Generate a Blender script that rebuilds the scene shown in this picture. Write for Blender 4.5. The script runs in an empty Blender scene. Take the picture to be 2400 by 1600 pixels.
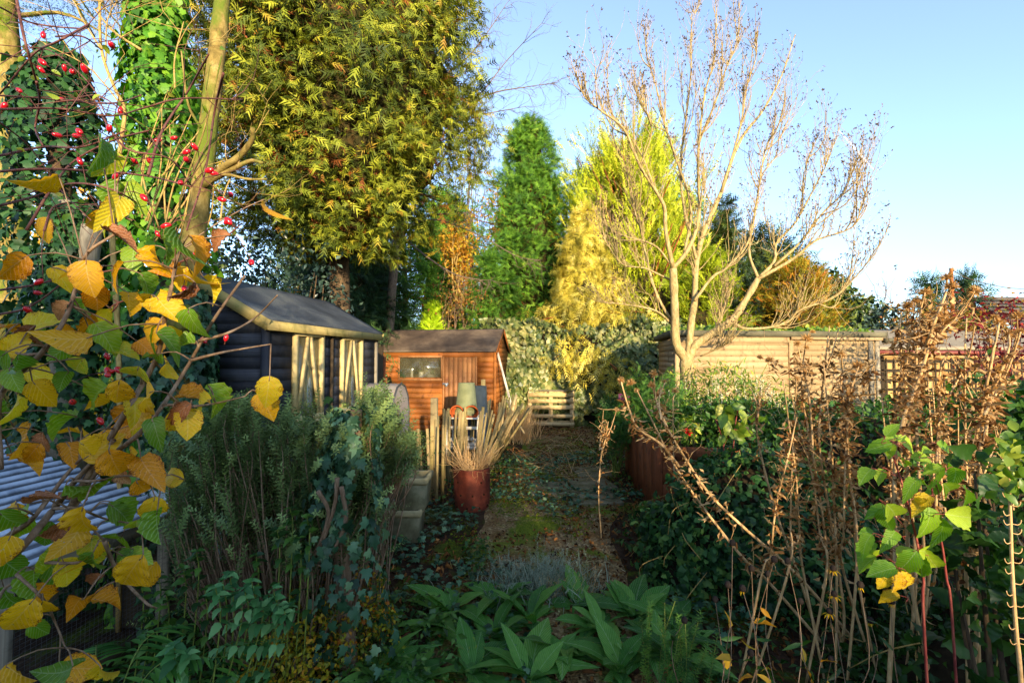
import bpy, math, random
import numpy as np
from mathutils import Vector, Matrix
R_ = random.Random(7); RS = np.random.RandomState(11)
sc = bpy.context.scene
col = sc.collection

# ------------------------------------------------------------------ camera
CAM_H = 1.75; FPX = 2400*16/36.0; PITCH = math.atan(42/FPX)
cd = bpy.data.cameras.new('camera'); cam = bpy.data.objects.new('camera', cd); col.objects.link(cam)
cd.lens = 16; cd.sensor_width = 36; cd.clip_start = 0.05; cd.clip_end = 6000
cam.location = (0, 0, CAM_H); cam.rotation_euler = (math.pi/2 + PITCH, 0, 0); sc.camera = cam

# ------------------------------------------------------------------ light
SUN_AZ = math.radians(13); SUN_EL = math.radians(9.5)        # behind the photographer, a little to the right
to_sun = Vector((math.sin(SUN_AZ)*math.cos(SUN_EL), -math.cos(SUN_AZ)*math.cos(SUN_EL), math.sin(SUN_EL)))
w = bpy.data.worlds.new('World'); sc.world = w; w.use_nodes = True
nt = w.node_tree; nt.nodes.clear()
sky = nt.nodes.new('ShaderNodeTexSky'); sky.sky_type = 'NISHITA'; sky.sun_disc = False
sky.sun_elevation = SUN_EL; sky.sun_rotation = math.pi - SUN_AZ
sky.air_density = 1.0; sky.dust_density = 0.8; sky.ozone_density = 4.4; sky.altitude = 60
bg = nt.nodes.new('ShaderNodeBackground'); bg.inputs['Strength'].default_value = 0.15
out = nt.nodes.new('ShaderNodeOutputWorld')
hs_ = nt.nodes.new('ShaderNodeHueSaturation'); hs_.inputs['Saturation'].default_value = 0.78; hs_.inputs['Hue'].default_value = 0.5      # pale, slightly milky winter sky
nt.links.new(sky.outputs[0], hs_.inputs['Color']); nt.links.new(hs_.outputs[0], bg.inputs[0]); nt.links.new(bg.outputs[0], out.inputs[0])
ld = bpy.data.lights.new('sun', 'SUN'); ld.energy = 2.9; ld.angle = math.radians(0.6); ld.color = (1.0, 0.80, 0.52)
sun = bpy.data.objects.new('sun', ld); col.objects.link(sun)
sun.rotation_euler = to_sun.to_track_quat('Z', 'Y').to_euler(); sun.location = (6, -20, 12)
sc.view_settings.view_transform = 'Standard'; sc.view_settings.look = 'None'
sc.view_settings.exposure = 2.05; sc.view_settings.gamma = 1.0; sc.view_settings.use_curve_mapping = False
sc.render.engine = 'CYCLES'
sc.cycles.use_denoising = True
sc.cycles.max_bounces = 6; sc.cycles.diffuse_bounces = 3; sc.cycles.glossy_bounces = 2
sc.cycles.transmission_bounces = 4; sc.cycles.transparent_max_bounces = 8
sc.cycles.caustics_reflective = False; sc.cycles.caustics_refractive = False

# ------------------------------------------------------------------ helpers
def P(x, y, Y):
    """world point at forward distance Y on the sight line of photo position (x, y) (2400 x 1600)"""
    u = (x-1200)/FPX; v = (800-y)/FPX
    dy = math.cos(PITCH) - v*math.sin(PITCH); dz = math.sin(PITCH) + v*math.cos(PITCH)
    t = Y/dy
    return Vector((u*t, Y, CAM_H + dz*t))
def G(x, y, z=0.0):
    u = (x-1200)/FPX; v = (800-y)/FPX
    dy = math.cos(PITCH) - v*math.sin(PITCH); dz = math.sin(PITCH) + v*math.cos(PITCH)
    t = (z-CAM_H)/dz
    return Vector((u*t, dy*t, z))
def nrm(a):
    a = np.asarray(a, float); n = np.linalg.norm(a, axis=-1, keepdims=True); n[n == 0] = 1
    return a/n
def rnd(a, b, n=None): return RS.uniform(a, b, n)

def vnoise(p, seed=0):
    """smooth value noise in -1..1 for points (N,3)"""
    p = np.asarray(p, float); i = np.floor(p).astype(np.int64); f = p-i; f = f*f*(3-2*f)
    def h(ix, iy, iz):
        n = (ix*374761393 + iy*668265263 + iz*2147483647 + seed*1274126177) & 0xffffffff
        n = ((n ^ (n >> 13))*1274126177) & 0xffffffff
        return ((n ^ (n >> 16)) & 0xffff)/32767.5-1
    r = 0
    for a in (0, 1):
        for b in (0, 1):
            for c in (0, 1):
                wgt = (f[:, 0] if a else 1-f[:, 0])*(f[:, 1] if b else 1-f[:, 1])*(f[:, 2] if c else 1-f[:, 2])
                r = r + wgt*h(i[:, 0]+a, i[:, 1]+b, i[:, 2]+c)
    return r

W = {}
def place(o, parent=None, M=None):
    M = M or Matrix()
    col.objects.link(o) if o.name not in col.objects else None
    if parent is not None:
        o.parent = parent; o.matrix_basis = W[parent].inverted() @ M
    else: o.matrix_basis = M
    W[o] = M
    return o
LABELS = set()
def tag(o, label=None, cat=None, group=None, kind=None):
    if label: o['label'] = label
    if cat: o['category'] = cat
    if group: o['group'] = group
    if kind: o['kind'] = kind
    return o
def thing(name, label, cat, loc=(0, 0, 0), group=None):
    o = bpy.data.objects.new(name, None); o.empty_display_size = 0.2
    place(o, None, Matrix.Translation(Vector(loc))); return tag(o, label, cat, group)

class MB:
    """collects vertices, triangles and quads of ONE mesh"""
    def __init__(s): s.v = []; s.t = []; s.f = {3: [], 4: []}; s.uv = []; s.n = 0
    def add(s, v, f3=None, f4=None, tint=0.0, uv=None):
        v = np.asarray(v, float).reshape(-1, 3); n = len(v)
        s.v.append(v); s.t.append(np.broadcast_to(np.asarray(tint, float), (n,)) if np.ndim(tint) < 1 else np.asarray(tint, float))
        s.uv.append(np.zeros((n, 2)) if uv is None else np.asarray(uv, float))
        if f3 is not None and len(f3): s.f[3].append(np.asarray(f3, np.int64)+s.n)
        if f4 is not None and len(f4): s.f[4].append(np.asarray(f4, np.int64)+s.n)
        s.n += n; return s
    def mesh(s, name, mat, smooth=False, origin=None):
        me = bpy.data.meshes.new(name)
        v = np.concatenate(s.v); t = np.concatenate(s.t); uv = np.concatenate(s.uv)
        if origin is not None: v = v-np.asarray(origin)
        a3 = np.concatenate(s.f[3]) if s.f[3] else np.zeros((0, 3), np.int64)
        a4 = np.concatenate(s.f[4]) if s.f[4] else np.zeros((0, 4), np.int64)
        loops = np.concatenate([a3.ravel(), a4.ravel()]).astype(np.int32)
        nf = len(a3)+len(a4)
        starts = np.concatenate([np.arange(len(a3))*3, len(a3)*3+np.arange(len(a4))*4]).astype(np.int32)
        me.vertices.add(len(v)); me.vertices.foreach_set('co', v.astype(np.float32).ravel())
        me.loops.add(len(loops)); me.loops.foreach_set('vertex_index', loops)
        me.polygons.add(nf); me.polygons.foreach_set('loop_start', starts)
        if smooth: me.polygons.foreach_set('use_smooth', np.ones(nf, bool))
        me.update(calc_edges=True)
        at = me.attributes.new('tint', 'FLOAT', 'POINT'); at.data.foreach_set('value', t.astype(np.float32))
        at = me.attributes.new('leafuv', 'FLOAT_VECTOR', 'POINT')
        at.data.foreach_set('vector', np.concatenate([uv, np.zeros((len(uv), 1))], 1).astype(np.float32).ravel())
        me.materials.append(mat); return me
    def build(s, name, mat, parent=None, smooth=False, label=None, cat=None, group=None, kind=None):
        """an object whose vertices were collected in world coordinates"""
        o = bpy.data.objects.new(name, None if s.n == 0 else s.mesh(name, mat, smooth, None if parent is None else W[parent].translation))
        place(o, parent, None if parent is None else Matrix.Translation(W[parent].translation))
        return tag(o, label, cat, group, kind)

BOXF = [(0, 3, 2, 1), (4, 5, 6, 7), (0, 1, 5, 4), (1, 2, 6, 5), (2, 3, 7, 6), (3, 0, 4, 7)]
def boxv(l, w_, h): return np.array([(sx*l/2, sy*w_/2, sz*h/2) for sz in (-1, 1) for sx, sy in ((-1, -1), (1, -1), (1, 1), (-1, 1))])
def chamfer(l, w_, h, c):
    """box with chamfered edges (24 vertices, 44 triangles)"""
    vs = []; idx = {}
    for sx in (-1, 1):
        for sy in (-1, 1):
            for sz in (-1, 1):
                for k in range(3):
                    d = [l/2, w_/2, h/2]; p = [d[j]-(c if j != k else 0) for j in range(3)]
                    idx[(sx, sy, sz, k)] = len(vs); vs.append((sx*p[0], sy*p[1], sz*p[2]))
    f4, f3 = [], []
    for k in range(3):
        for s in (-1, 1):
            o = [j for j in range(3) if j != k]; ring = []
            for a, b in ((-1, -1), (1, -1), (1, 1), (-1, 1)):
                q = [0, 0, 0]; q[k] = s; q[o[0]] = a; q[o[1]] = b; ring.append(idx[(q[0], q[1], q[2], k)])
            f4.append(ring if (s > 0) == (k != 1) else ring[::-1])
    for k in range(3):
        o = [j for j in range(3) if j != k]
        for a in (-1, 1):
            for b in (-1, 1):
                q = [0, 0, 0]; q[o[0]] = a; q[o[1]] = b; r = []
                for s, kk in ((-1, o[0]), (1, o[0]), (1, o[1]), (-1, o[1])):
                    q[k] = s; r.append(idx[(q[0], q[1], q[2], kk)])
                f4.append(r)
    for sx in (-1, 1):
        for sy in (-1, 1):
            for sz in (-1, 1): f3.append([idx[(sx, sy, sz, k)] for k in range(3)])
    return np.array(vs), outward(vs, f3), outward(vs, f4)
def outward(v, fs):
    v = np.asarray(v, float); c = v.mean(0); r = []
    for f in fs:
        p = v[list(f)]; n = np.cross(p[1]-p[0], p[2]-p[0]); r.append(list(f) if np.dot(n, p.mean(0)-c) > 0 else list(f)[::-1])
    return r
_bc = {}
def frame(a, b, up=(0, 0, 1)):
    """matrix with x along a->b, z near up, origin halfway"""
    a = Vector(a); b = Vector(b); x = (b-a).normalized(); u = Vector(up)
    y = u.cross(x)
    if y.length < 1e-4: y = Vector((0, 1, 0)).cross(x)
    y.normalize(); z = x.cross(y)
    M = Matrix((x, y, z)).transposed().to_4x4(); M.translation = (a+b)/2; return M
def board(name, a, b, width, thick, mat, parent=None, up=(0, 0, 1), ch=0.0, taper=None):
    """one straight board from a to b: width along up, thickness across"""
    L = (Vector(b)-Vector(a)).length
    key = (round(L, 3), round(width, 3), round(thick, 3), mat.name, ch, taper)
    if key not in _bc:
        m = MB()
        if ch: v, f3, f4 = chamfer(L, thick, width, ch); m.add(v, f3, f4)
        else:
            v = boxv(L, thick, width)
            if taper: v[v[:, 0] > 0, 1:] *= taper
            m.add(v, None, BOXF)
        _bc[key] = m.mesh(name, mat)
    o = bpy.data.objects.new(name, _bc[key]); return place(o, parent, frame(a, b, up))

def tube(mb, pts, rad, sides=6, tint=0.0, cap=True):
    pts = np.asarray([tuple(p) for p in pts], float); n = len(pts)
    rad = np.broadcast_to(np.asarray(rad, float), (n,))
    tan = np.gradient(pts, axis=0); tan = nrm(tan)
    ref = np.array((0.31, 0.17, 0.93)) if abs(tan[0, 2]) < 0.9 else np.array((1.0, 0.2, 0.1))
    sd = nrm(np.cross(tan, ref)); up = np.cross(tan, sd)
    a = np.linspace(0, 2*np.pi, sides, endpoint=False)
    ring = np.cos(a)[None, :, None]*sd[:, None]+np.sin(a)[None, :, None]*up[:, None]
    v = pts[:, None]+ring*rad[:, None, None]
    i = np.arange(n-1)[:, None]*sides; j = np.arange(sides)[None]; k = (j+1) % sides
    f4 = np.stack([i+j, i+k, i+k+sides, i+j+sides], -1).reshape(-1, 4)
    f3 = []
    v = v.reshape(-1, 3)
    if cap and sides > 2:
        f3 = [(0, q+1, q) for q in range(1, sides-1)]+[((n-1)*sides, (n-1)*sides+q, (n-1)*sides+q+1) for q in range(1, sides-1)]
    uv = np.stack([np.tile(np.arange(sides)/sides, n), np.repeat(np.arange(n)/n, sides)], 1)
    mb.add(v, f3, f4, tint, uv)
def spline(pts, n=24):
    """Catmull-Rom through points"""
    p = np.asarray([tuple(q) for q in pts], float)
    if len(p) < 3:
        t = np.linspace(0, 1, n)[:, None]; return p[0]*(1-t)+p[-1]*t
    q = np.concatenate([[2*p[0]-p[1]], p, [2*p[-1]-p[-2]]]); s = np.linspace(0, len(p)-1-1e-6, n); i = s.astype(int); t = (s-i)[:, None]
    a, b, c, d = q[i], q[i+1], q[i+2], q[i+3]
    return 0.5*((2*b)+(-a+c)*t+(2*a-5*b+4*c-d)*t**2+(-a+3*b-3*c+d)*t**3)
def lathe(mb, prof, c, sides=24, axis=None, tint=0.0):
    """prof: (radius, height) list; about a vertical axis at c"""
    a = np.linspace(0, 2*np.pi, sides, endpoint=False); n = len(prof)
    v = np.array([[(r*math.cos(t), r*math.sin(t), h) for t in a] for r, h in prof]).reshape(-1, 3)
    if axis is not None: v = v @ np.array(axis.to_3x3()).T
    v = v+np.asarray(tuple(c))
    i = np.arange(n-1)[:, None]*sides; j = np.arange(sides)[None]; k = (j+1) % sides
    mb.add(v, None, np.stack([i+j, i+k, i+k+sides, i+j+sides], -1).reshape(-1, 4), tint)

def scatter(mb, tpl, pos, fwd, nor, scale, tint=0.0):
    """copies of a leaf template (y = along the leaf, z = its face) joined in one mesh"""
    tv, tf, tuv = tpl; pos = np.asarray(pos, float); N = len(pos)
    if N == 0: return
    fwd = nrm(fwd); sd = nrm(np.cross(fwd, nor)); nn = np.cross(sd, fwd)
    scale = np.asarray(scale, float)
    if scale.ndim == 0: scale = np.full(N, float(scale))
    s3 = np.stack([scale]*3, 1) if scale.ndim == 1 else scale
    L = tv[None]*s3[:, None]
    v = pos[:, None]+L[..., 0:1]*sd[:, None]+L[..., 1:2]*fwd[:, None]+L[..., 2:3]*nn[:, None]
    f = (tf[None]+(np.arange(N)*len(tv))[:, None, None]).reshape(-1, 3)
    t = np.repeat(np.broadcast_to(np.asarray(tint, float), (N,)), len(tv))
    mb.add(v.reshape(-1, 3), f, None, t, np.tile(tuv, (N, 1)))
def leaf_tpl(st, fold=0.25, curl=0.3, wave=0.0, twist=0.0):
    """st: (y, half width) stations from stalk to tip"""
    v = []; uv = []; f = []
    m = max(w_ for _, w_ in st)
    for i, (y, w_) in enumerate(st):
        zc = -curl*y*y; wz = wave*math.sin(i*2.1)
        a = twist*y; ca, sa = math.cos(a), math.sin(a)
        for s in (-1, 0, 1):
            x, z = s*w_, (abs(s)*fold*w_+wz*abs(s)*s*w_)
            v.append((x*ca-z*sa, y*(1-0.15*curl*y), zc+x*sa+z*ca)); uv.append((s*(w_/m), y))
    for i in range(len(st)-1):
        a = i*3; b = a+3
        for k in (0, 1):
            q = (a+k, a+k+1, b+k+1, b+k)
            if st[i+1][1] == 0: f += [(q[0], q[1], b+1)]
            elif st[i][1] == 0: f += [(a+1, q[2], q[3])]
            else: f += [(q[0], q[1], q[2]), (q[0], q[2], q[3])]
    return np.array(v), np.array(f), np.array(uv)
def fan_tpl(half, centre=(0, 0.35), cup=0.12):
    o = list(half)+[(-x, y) for x, y in half[::-1] if x != 0]
    v = [(centre[0], centre[1], 0)]+[(x, y, -cup*((x-centre[0])**2+(y-centre[1])**2)*2) for x, y in o]
    n = len(o); f = [(0, i+1, (i+1) % n+1) for i in range(n)]
    return np.array(v), np.array(f), np.array([(x, y) for x, y, _ in v])
def spray_tpl(pairs=9, wid=0.5, fin=0.055, droop=0.25, ang=0.75, seed=1, sub=True):
    """flat feathery conifer spray: axis and alternate fingers"""
    r = random.Random(seed); v = []; f = []; uv = []
    def tri(a, b, c):
        n = len(v)
        for p in (a, b, c):
            v.append((p[0], p[1], -droop*p[1]*p[1]-0.25*abs(p[0])+p[2])); uv.append((p[0], p[1]))
        f.append((n, n+1, n+2))
    tri((-0.02, 0, 0), (0.02, 0, 0), (0, 1, 0))
    for i in range(pairs):
        y = 0.06+0.9*i/pairs
        ln = wid*math.sin(math.pi*min(1, (0.18+0.78*(1-i/pairs))))*r.uniform(0.75, 1.1)+0.06
        for s in (-1, 1):
            y0 = y+r.uniform(0, 0.05); dx, dy = s*math.cos(ang+r.uniform(-.15, .15)), math.sin(ang)
            z = r.uniform(-.05, .05); tip = (dx*ln, y0+dy*ln, z)
            px, py = -dy*s*fin, dx*s*fin
            mx, my = dx*ln*.45, y0+dy*ln*.45
            if sub:
                tri((0, y0-.01, 0), (mx+px, my+py, z*.5), tip); tri((0, y0-.01, 0), tip, (mx-px, my-py, z*.5))
                tri((mx, my, z*.4), (mx+s*.02+dx*.02, my+.02, z), (mx+s*0.01-dx*.02, my+ln*.55, z)) if ln > .2 else None
            else: tri((-px*.6, y0-.6*py, 0), (px*.6, y0+.6*py, 0), tip)
    return np.array(v), np.array(f), np.array(uv)
def sprig_tpl(n=30, ln=0.13, wd=0.016, tilt=0.9, seed=3):
    r = random.Random(seed); v = []; f = []; uv = []
    for i in range(n):
        y = i/n; a = i*2.4+r.uniform(-.3, .3); l = ln*r.uniform(.7, 1.1)*(1-0.35*(y > .9))
        d = np.array((math.cos(a)*math.sin(tilt), math.cos(tilt), math.sin(a)*math.sin(tilt))); s = np.array((-math.sin(a), 0, math.cos(a)))
        b = np.array((0, y, 0)); k = len(v)
        v += [tuple(b), tuple(b+d*l*.45+s*wd*.5), tuple(b+d*l), tuple(b+d*l*.45-s*wd*.5)]
        uv += [(0, y)]*4; f += [(k, k+1, k+2), (k, k+2, k+3)]
    return np.array(v), np.array(f), np.array(uv)

IVY = fan_tpl([(0, 0), (.2, -.1), (.48, .1), (.3, .3), (.4, .58), (.17, .56), (0, 1)], (0, .34), .25)
IVYF = fan_tpl([(0, 0), (.46, .08), (.27, .34), (.36, .6), (0, 1)], (0, .34), .25)
OVAL = leaf_tpl([(0, .02), (.2, .2), (.5, .27), (.8, .15), (1, 0)], .3, .35)
OVAL2 = leaf_tpl([(0, .02), (.25, .16), (.6, .2), (1, 0)], .35, .6, .4)
LANCE = leaf_tpl([(0, .02), (.3, .1), (.65, .09), (1, 0)], .3, .5)
TINY = leaf_tpl([(0, .05), (.45, .3), (1, 0)], .25, .3); OVALF = leaf_tpl([(0, .03), (.45, .26), (1, 0)], .3, .35); CURLF = leaf_tpl([(0, .03), (.5, .24), (1, .02)], .9, .8, .8, 1.2)
CURLED = leaf_tpl([(0, .03), (.25, .22), (.5, .16), (.75, .22), (1, .02)], 1.1, 1.0, 1.2, 1.6)
SPRAY = spray_tpl(9, .5, .06, .3); SPRAY_B = spray_tpl(8, .42, .07, .5, .9, 5)
SPRAY_FAR = spray_tpl(5, .36, .055, .3, .8, 2, False); SPRAY_UP = spray_tpl(5, .24, .05, .1, .95, 4, False)
SPRAY_WEEP = spray_tpl(5, .36, .06, .75, .6, 6, False)
SPRIG = sprig_tpl()
# ------------------------------------------------------------------ materials
def hexc(h):
    r = [int(h[i:i+2], 16)/255 for i in (0, 2, 4)]
    return tuple((c/12.92 if c <= .04045 else ((c+.055)/1.055)**2.4) for c in r)+(1,)
class NT:
    def __init__(s, name):
        s.m = bpy.data.materials.new(name); s.m.use_nodes = True; s.t = s.m.node_tree; s.t.nodes.clear()
        s.out = s.t.nodes.new('ShaderNodeOutputMaterial')
    def n(s, ty, **k):
        o = s.t.nodes.new('ShaderNode'+ty)
        for a, v in k.items():
            if a.startswith('i_'):
                key = a[2:]; key = int(key) if key.isdigit() else key.replace('_', ' ')
                o.inputs[key].default_value = v
            else: setattr(o, a, v)
        return o
    def l(s, a, b): s.t.links.new(a, b)
    def math(s, op, a, b=None, c=None):
        o = s.t.nodes.new('ShaderNodeMath'); o.operation = op
        for i, q in enumerate((a, b, c)):
            if q is None: continue
            if isinstance(q, (int, float)): o.inputs[i].default_value = q
            else: s.l(q, o.inputs[i])
        return o.outputs[0]
    def ramp(s, fac, stops, interp='LINEAR'):
        o = s.t.nodes.new('ShaderNodeValToRGB'); e = o.color_ramp.elements; o.color_ramp.interpolation = interp
        while len(e) < len(stops): e.new(0.5)
        for q, (p, c) in zip(e, stops): q.position = p; q.color = hexc(c) if isinstance(c, str) else c
        if fac is not None: s.l(fac, o.inputs[0])
        return o.outputs[0]
    def mix(s, fac, a, b, mode='MIX'):
        o = s.t.nodes.new('ShaderNodeMix'); o.data_type = 'RGBA'; o.blend_type = mode
        for i, q in ((0, fac), (6, a), (7, b)):
            if isinstance(q, (int, float)): o.inputs[i].default_value = q
            elif isinstance(q, tuple): o.inputs[i].default_value = q
            else: s.l(q, o.inputs[i])
        return o.outputs[2]
    def noise(s, vec, scale, detail=3, rough=.6, dist=0):
        o = s.n('TexNoise', i_Scale=scale, i_Detail=detail, i_Roughness=rough, i_Distortion=dist)
        if vec is not None: s.l(vec, o.inputs['Vector'])
        return o.outputs['Fac']
    def coord(s, which='Object', scale=(1, 1, 1), rand=True):
        c = s.n('TexCoord'); m = s.n('Mapping'); m.inputs['Scale'].default_value = scale; s.l(c.outputs[which], m.inputs['Vector'])
        if rand:
            oi = s.n('ObjectInfo'); r = s.math('MULTIPLY', oi.outputs['Random'], 37.0); s.l(r, m.inputs['Location'])
        return m.outputs[0]
    def bsdf(s, colr, rough=.7, spec=.3, bump=None, bstr=.4, bdist=.01, trans=0.0, tcol=None, metal=0.0):
        b = s.n('BsdfPrincipled'); b.inputs['Specular IOR Level'].default_value = spec; b.inputs['Metallic'].default_value = metal
        if isinstance(colr, tuple): b.inputs['Base Color'].default_value = colr
        else: s.l(colr, b.inputs['Base Color'])
        if isinstance(rough, (int, float)): b.inputs['Roughness'].default_value = rough
        else: s.l(rough, b.inputs['Roughness'])
        if bump is not None:
            q = s.n('Bump', i_Strength=bstr, i_Distance=bdist); s.l(bump, q.inputs['Height']); s.l(q.outputs[0], b.inputs['Normal'])
        sh = b.outputs[0]
        if trans:
            t = s.n('BsdfTranslucent'); c = colr if tcol is None else tcol
            if isinstance(c, tuple): t.inputs[0].default_value = c
            else: s.l(c, t.inputs[0])
            x = s.n('MixShader', i_0=trans); s.l(sh, x.inputs[1]); s.l(t.outputs[0], x.inputs[2]); sh = x.outputs[0]
        s.l(sh, s.out.inputs[0]); return s.m

def wood(name, stops, rough=.8, grain=45, bump=.35, dirt=None, spec=.2, green=0.0):
    """boards: local x runs along the grain"""
    m = NT(name); v = m.coord('Object', (1.6, 1, 1)); g = m.noise(m.coord('Object', (1.6, grain*3.2, grain*3.2)), 1.0, 5, .65, .3)
    oi = m.n('ObjectInfo'); big = m.noise(v, 3.0, 3)
    f = m.math('ADD', m.math('MULTIPLY', g, .6), m.math('MULTIPLY', big, .35))
    f = m.math('ADD', f, m.math('MULTIPLY', m.math('SUBTRACT', oi.outputs['Random'], .5), .28))
    c = m.ramp(f, stops)
    if dirt: c = m.mix(m.ramp(m.noise(v, 6, 5, .7), [(.52, '000000'), (.72, 'ffffff')]), c, hexc(dirt))
    if green:
        c = m.mix(m.math('MULTIPLY', m.ramp(m.noise(v, 2.3, 4, .6), [(.42, '000000'), (.7, 'ffffff')]), green), c, hexc('5e6a26'))
    k = m.noise(v, 1.9, 1)
    return m.bsdf(c, rough, spec, g, bump*.7, .002)
def leafm(name, stops, trans=.35, rough=.5, spec=.3, tcol=1.25, space=0.0):
    """many small leaves in one mesh: colour by each leaf's own tint"""
    m = NT(name); a = m.n('Attribute', attribute_name='tint'); uvn = m.n('Attribute', attribute_name='leafuv')
    gp = m.n('NewGeometry')
    f = m.math('ADD', a.outputs['Fac'], m.math('MULTIPLY', m.math('SUBTRACT', m.noise(gp.outputs['Position'], 2.2, 2), .5), .25))
    c = m.ramp(f, stops)
    h = m.n('HueSaturation', i_Value=tcol, i_Saturation=1.1); m.l(c, h.inputs['Color'])
    return m.bsdf(c, rough, spec, None, trans=trans, tcol=h.outputs[0])
def bigleaf(name, stops, blot, trans=.4, rough=.5, veins=9, blotp=(.55, .7), edge=.45, vcol=.75, spec=.3, holes=.72):
    """single large leaves: colour by object, veins, blotches and browned margins with shapes of their own"""
    m = NT(name); oi = m.n('ObjectInfo'); uvn = m.n('Attribute', attribute_name='leafuv'); sx = m.n('SeparateXYZ'); m.l(uvn.outputs['Vector'], sx.inputs[0])
    u = m.math('ABSOLUTE', sx.outputs[0]); vv = sx.outputs[1]
    v = m.coord('Object', (1, 1, 1)); nz = m.noise(v, 22, 4, .65); nb = m.noise(v, 9, 3)
    f = m.math('ADD', oi.outputs['Random'], m.math('MULTIPLY', m.math('SUBTRACT', nb, .5), .7))
    c = m.ramp(f, stops)
    ph = m.math('MULTIPLY', m.math('SUBTRACT', vv, m.math('MULTIPLY', u, .45)), veins)
    vein = m.math('LESS_THAN', m.math('ABSOLUTE', m.math('SUBTRACT', m.math('FRACT', ph), .5)), .07)
    mid = m.math('LESS_THAN', u, .035); vein = m.math('MAXIMUM', vein, mid)
    c = m.mix(m.math('MULTIPLY', vein, .22), c, m.mix(.5, c, (1, 1, .75, 1), 'SCREEN'))
    ed = m.math('MULTIPLY', m.math('POWER', u, 3.0), edge)
    bl = m.ramp(m.math('ADD', nz, m.math('MULTIPLY', ed, .5)), [(blotp[0], '000000'), (blotp[1], 'ffffff')])
    c = m.mix(bl, c, hexc(blot))
    h = m.n('HueSaturation', i_Value=1.3, i_Saturation=1.1); m.l(c, h.inputs['Color'])
    if holes:
        tr_ = m.n('BsdfTransparent'); hn = m.noise(m.coord('Object', (1, 1, 1)), 17, 2, .5); hf = m.math('GREATER_THAN', hn, holes)
        quilt = m.math('SINE', m.math('MULTIPLY', ph, 6.2832)); m.bsdf(c, rough, spec, quilt, .25, .002, trans=trans, tcol=h.outputs[0])
        src = m.out.inputs[0].links[0].from_socket; mx = m.n('MixShader'); m.l(hf, mx.inputs[0]); m.l(src, mx.inputs[1]); m.l(tr_.outputs[0], mx.inputs[2]); m.l(mx.outputs[0], m.out.inputs[0]); return m.m
    quilt = m.math('SINE', m.math('MULTIPLY', ph, 6.2832))
    return m.bsdf(c, rough, spec, quilt, .25, .002, trans=trans, tcol=h.outputs[0])
def bark(name, stops, scale=(9, 9, 2.2), rough=.9, bump=.6, moss=None, mossp=(.5, .62)):
    m = NT(name); v = m.coord('Object', scale, False); n = m.noise(v, 2.0, 5, .7, .4)
    c = m.ramp(n, stops)
    if moss: c = m.mix(m.ramp(m.noise(m.coord('Object', (3, 3, 1.2), False), 2.2, 4), [(mossp[0], '000000'), (mossp[1], 'ffffff')]), c, hexc(moss))
    return m.bsdf(c, rough, .15, n, bump, .01)
def plain(name, stops, scale=8, rough=.7, bump=.2, spec=.3, metal=0.0, trans=0.0, detail=4):
    m = NT(name); n = m.noise(m.coord('Object'), scale, detail, .65); return m.bsdf(m.ramp(n, stops), rough, spec, n, bump, .006, trans, None, metal)
def glassm(name, tint='20261f', rough=.06):
    m = NT(name); n = m.noise(m.coord('Object'), 3, 3); g = m.n('BsdfGlossy', i_Roughness=rough); g.inputs[0].default_value = (.9, .93, .9, 1)
    t = m.n('BsdfTransparent'); t.inputs[0].default_value = (.93, .95, .92, 1); d = m.n('BsdfDiffuse'); d.inputs[0].default_value = hexc('b3ab86')
    fr = m.n('Fresnel', i_IOR=1.5); x = m.n('MixShader'); m.l(m.math('ADD', m.math('MULTIPLY', fr.outputs[0], .4), .04), x.inputs[0]); m.l(t.outputs[0], x.inputs[1]); m.l(g.outputs[0], x.inputs[2])
    y = m.n('MixShader'); m.l(m.math('MULTIPLY', m.math('ADD', n, -.1), .3), y.inputs[0]); m.l(x.outputs[0], y.inputs[1]); m.l(d.outputs[0], y.inputs[2])
    m.l(y.outputs[0], m.out.inputs[0]); return m.m

M = {}
# timber and building
M['shed_black'] = wood('black_stained_boards', [(.25, '1b1c20'), (.5, '303238'), (.75, '50535a')], .75, 40, .5, '3a3734', .25)
M['shed_orange'] = wood('orange_stained_boards', [(.2, '6e3c16'), (.5, '965824'), (.8, 'ad7034')], .65, 30, .3, '5c3216', .25)
M['door_orange'] = wood('orange_stained_door_boards', [(.2, '7a4e2a'), (.5, '9e6e42'), (.8, 'b08458')], .6, 30, .3, '6a3416', .3)
M['cream'] = wood('cream_painted_timber', [(.1, 'b79c62'), (.5, 'c9b078'), (.9, 'd6c290')], .6, 25, .2, '9c8a58', .3, .25)
M['fascia'] = wood('weathered_cream_fascia', [(.2, '8d7a4a'), (.5, 'a8945c'), (.8, 'bba96e')], .8, 25, .3, '6a6034', .2, .55)
M['pale_wood'] = wood('pale_larch_slats', [(.15, '84704f'), (.5, 'a88e68'), (.85, 'c0a682')], .85, 50, .5, '6a583e', .12)
M['grey_wood'] = wood('grey_weathered_timber', [(.2, '5c5549'), (.5, '837a68'), (.85, 'a89d86')], .9, 50, .5, '4a443a', .1)
M['pale'] = wood('weathered_chestnut_pales', [(.15, '6e5c3c'), (.5, '9a845a'), (.85, 'bba678')], .85, 60, .5, '57482f', .1, .35)
M['pallet'] = wood('pale_pallet_boards', [(.15, 'a58b5a'), (.5, 'c8ae7c'), (.85, 'd9c69a')], .85, 45, .4, '6e5b3a', .15)
M['brown_board'] = wood('brown_stained_boards', [(.2, '5c3018'), (.5, '7c4424'), (.85, '98603a')], .8, 40, .5, '3d2214', .2)
M['dark_wood'] = wood('dark_old_timber', [(.2, '2b241c'), (.5, '453a2c'), (.85, '62543f')], .9, 40, .5, '1f1a14', .1)
M['tan_wood'] = wood('tan_fence_boards', [(.2, '9c7a48'), (.5, 'b8945c'), (.85, 'ceae78')], .8, 40, .4, '80643a', .15)
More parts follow.
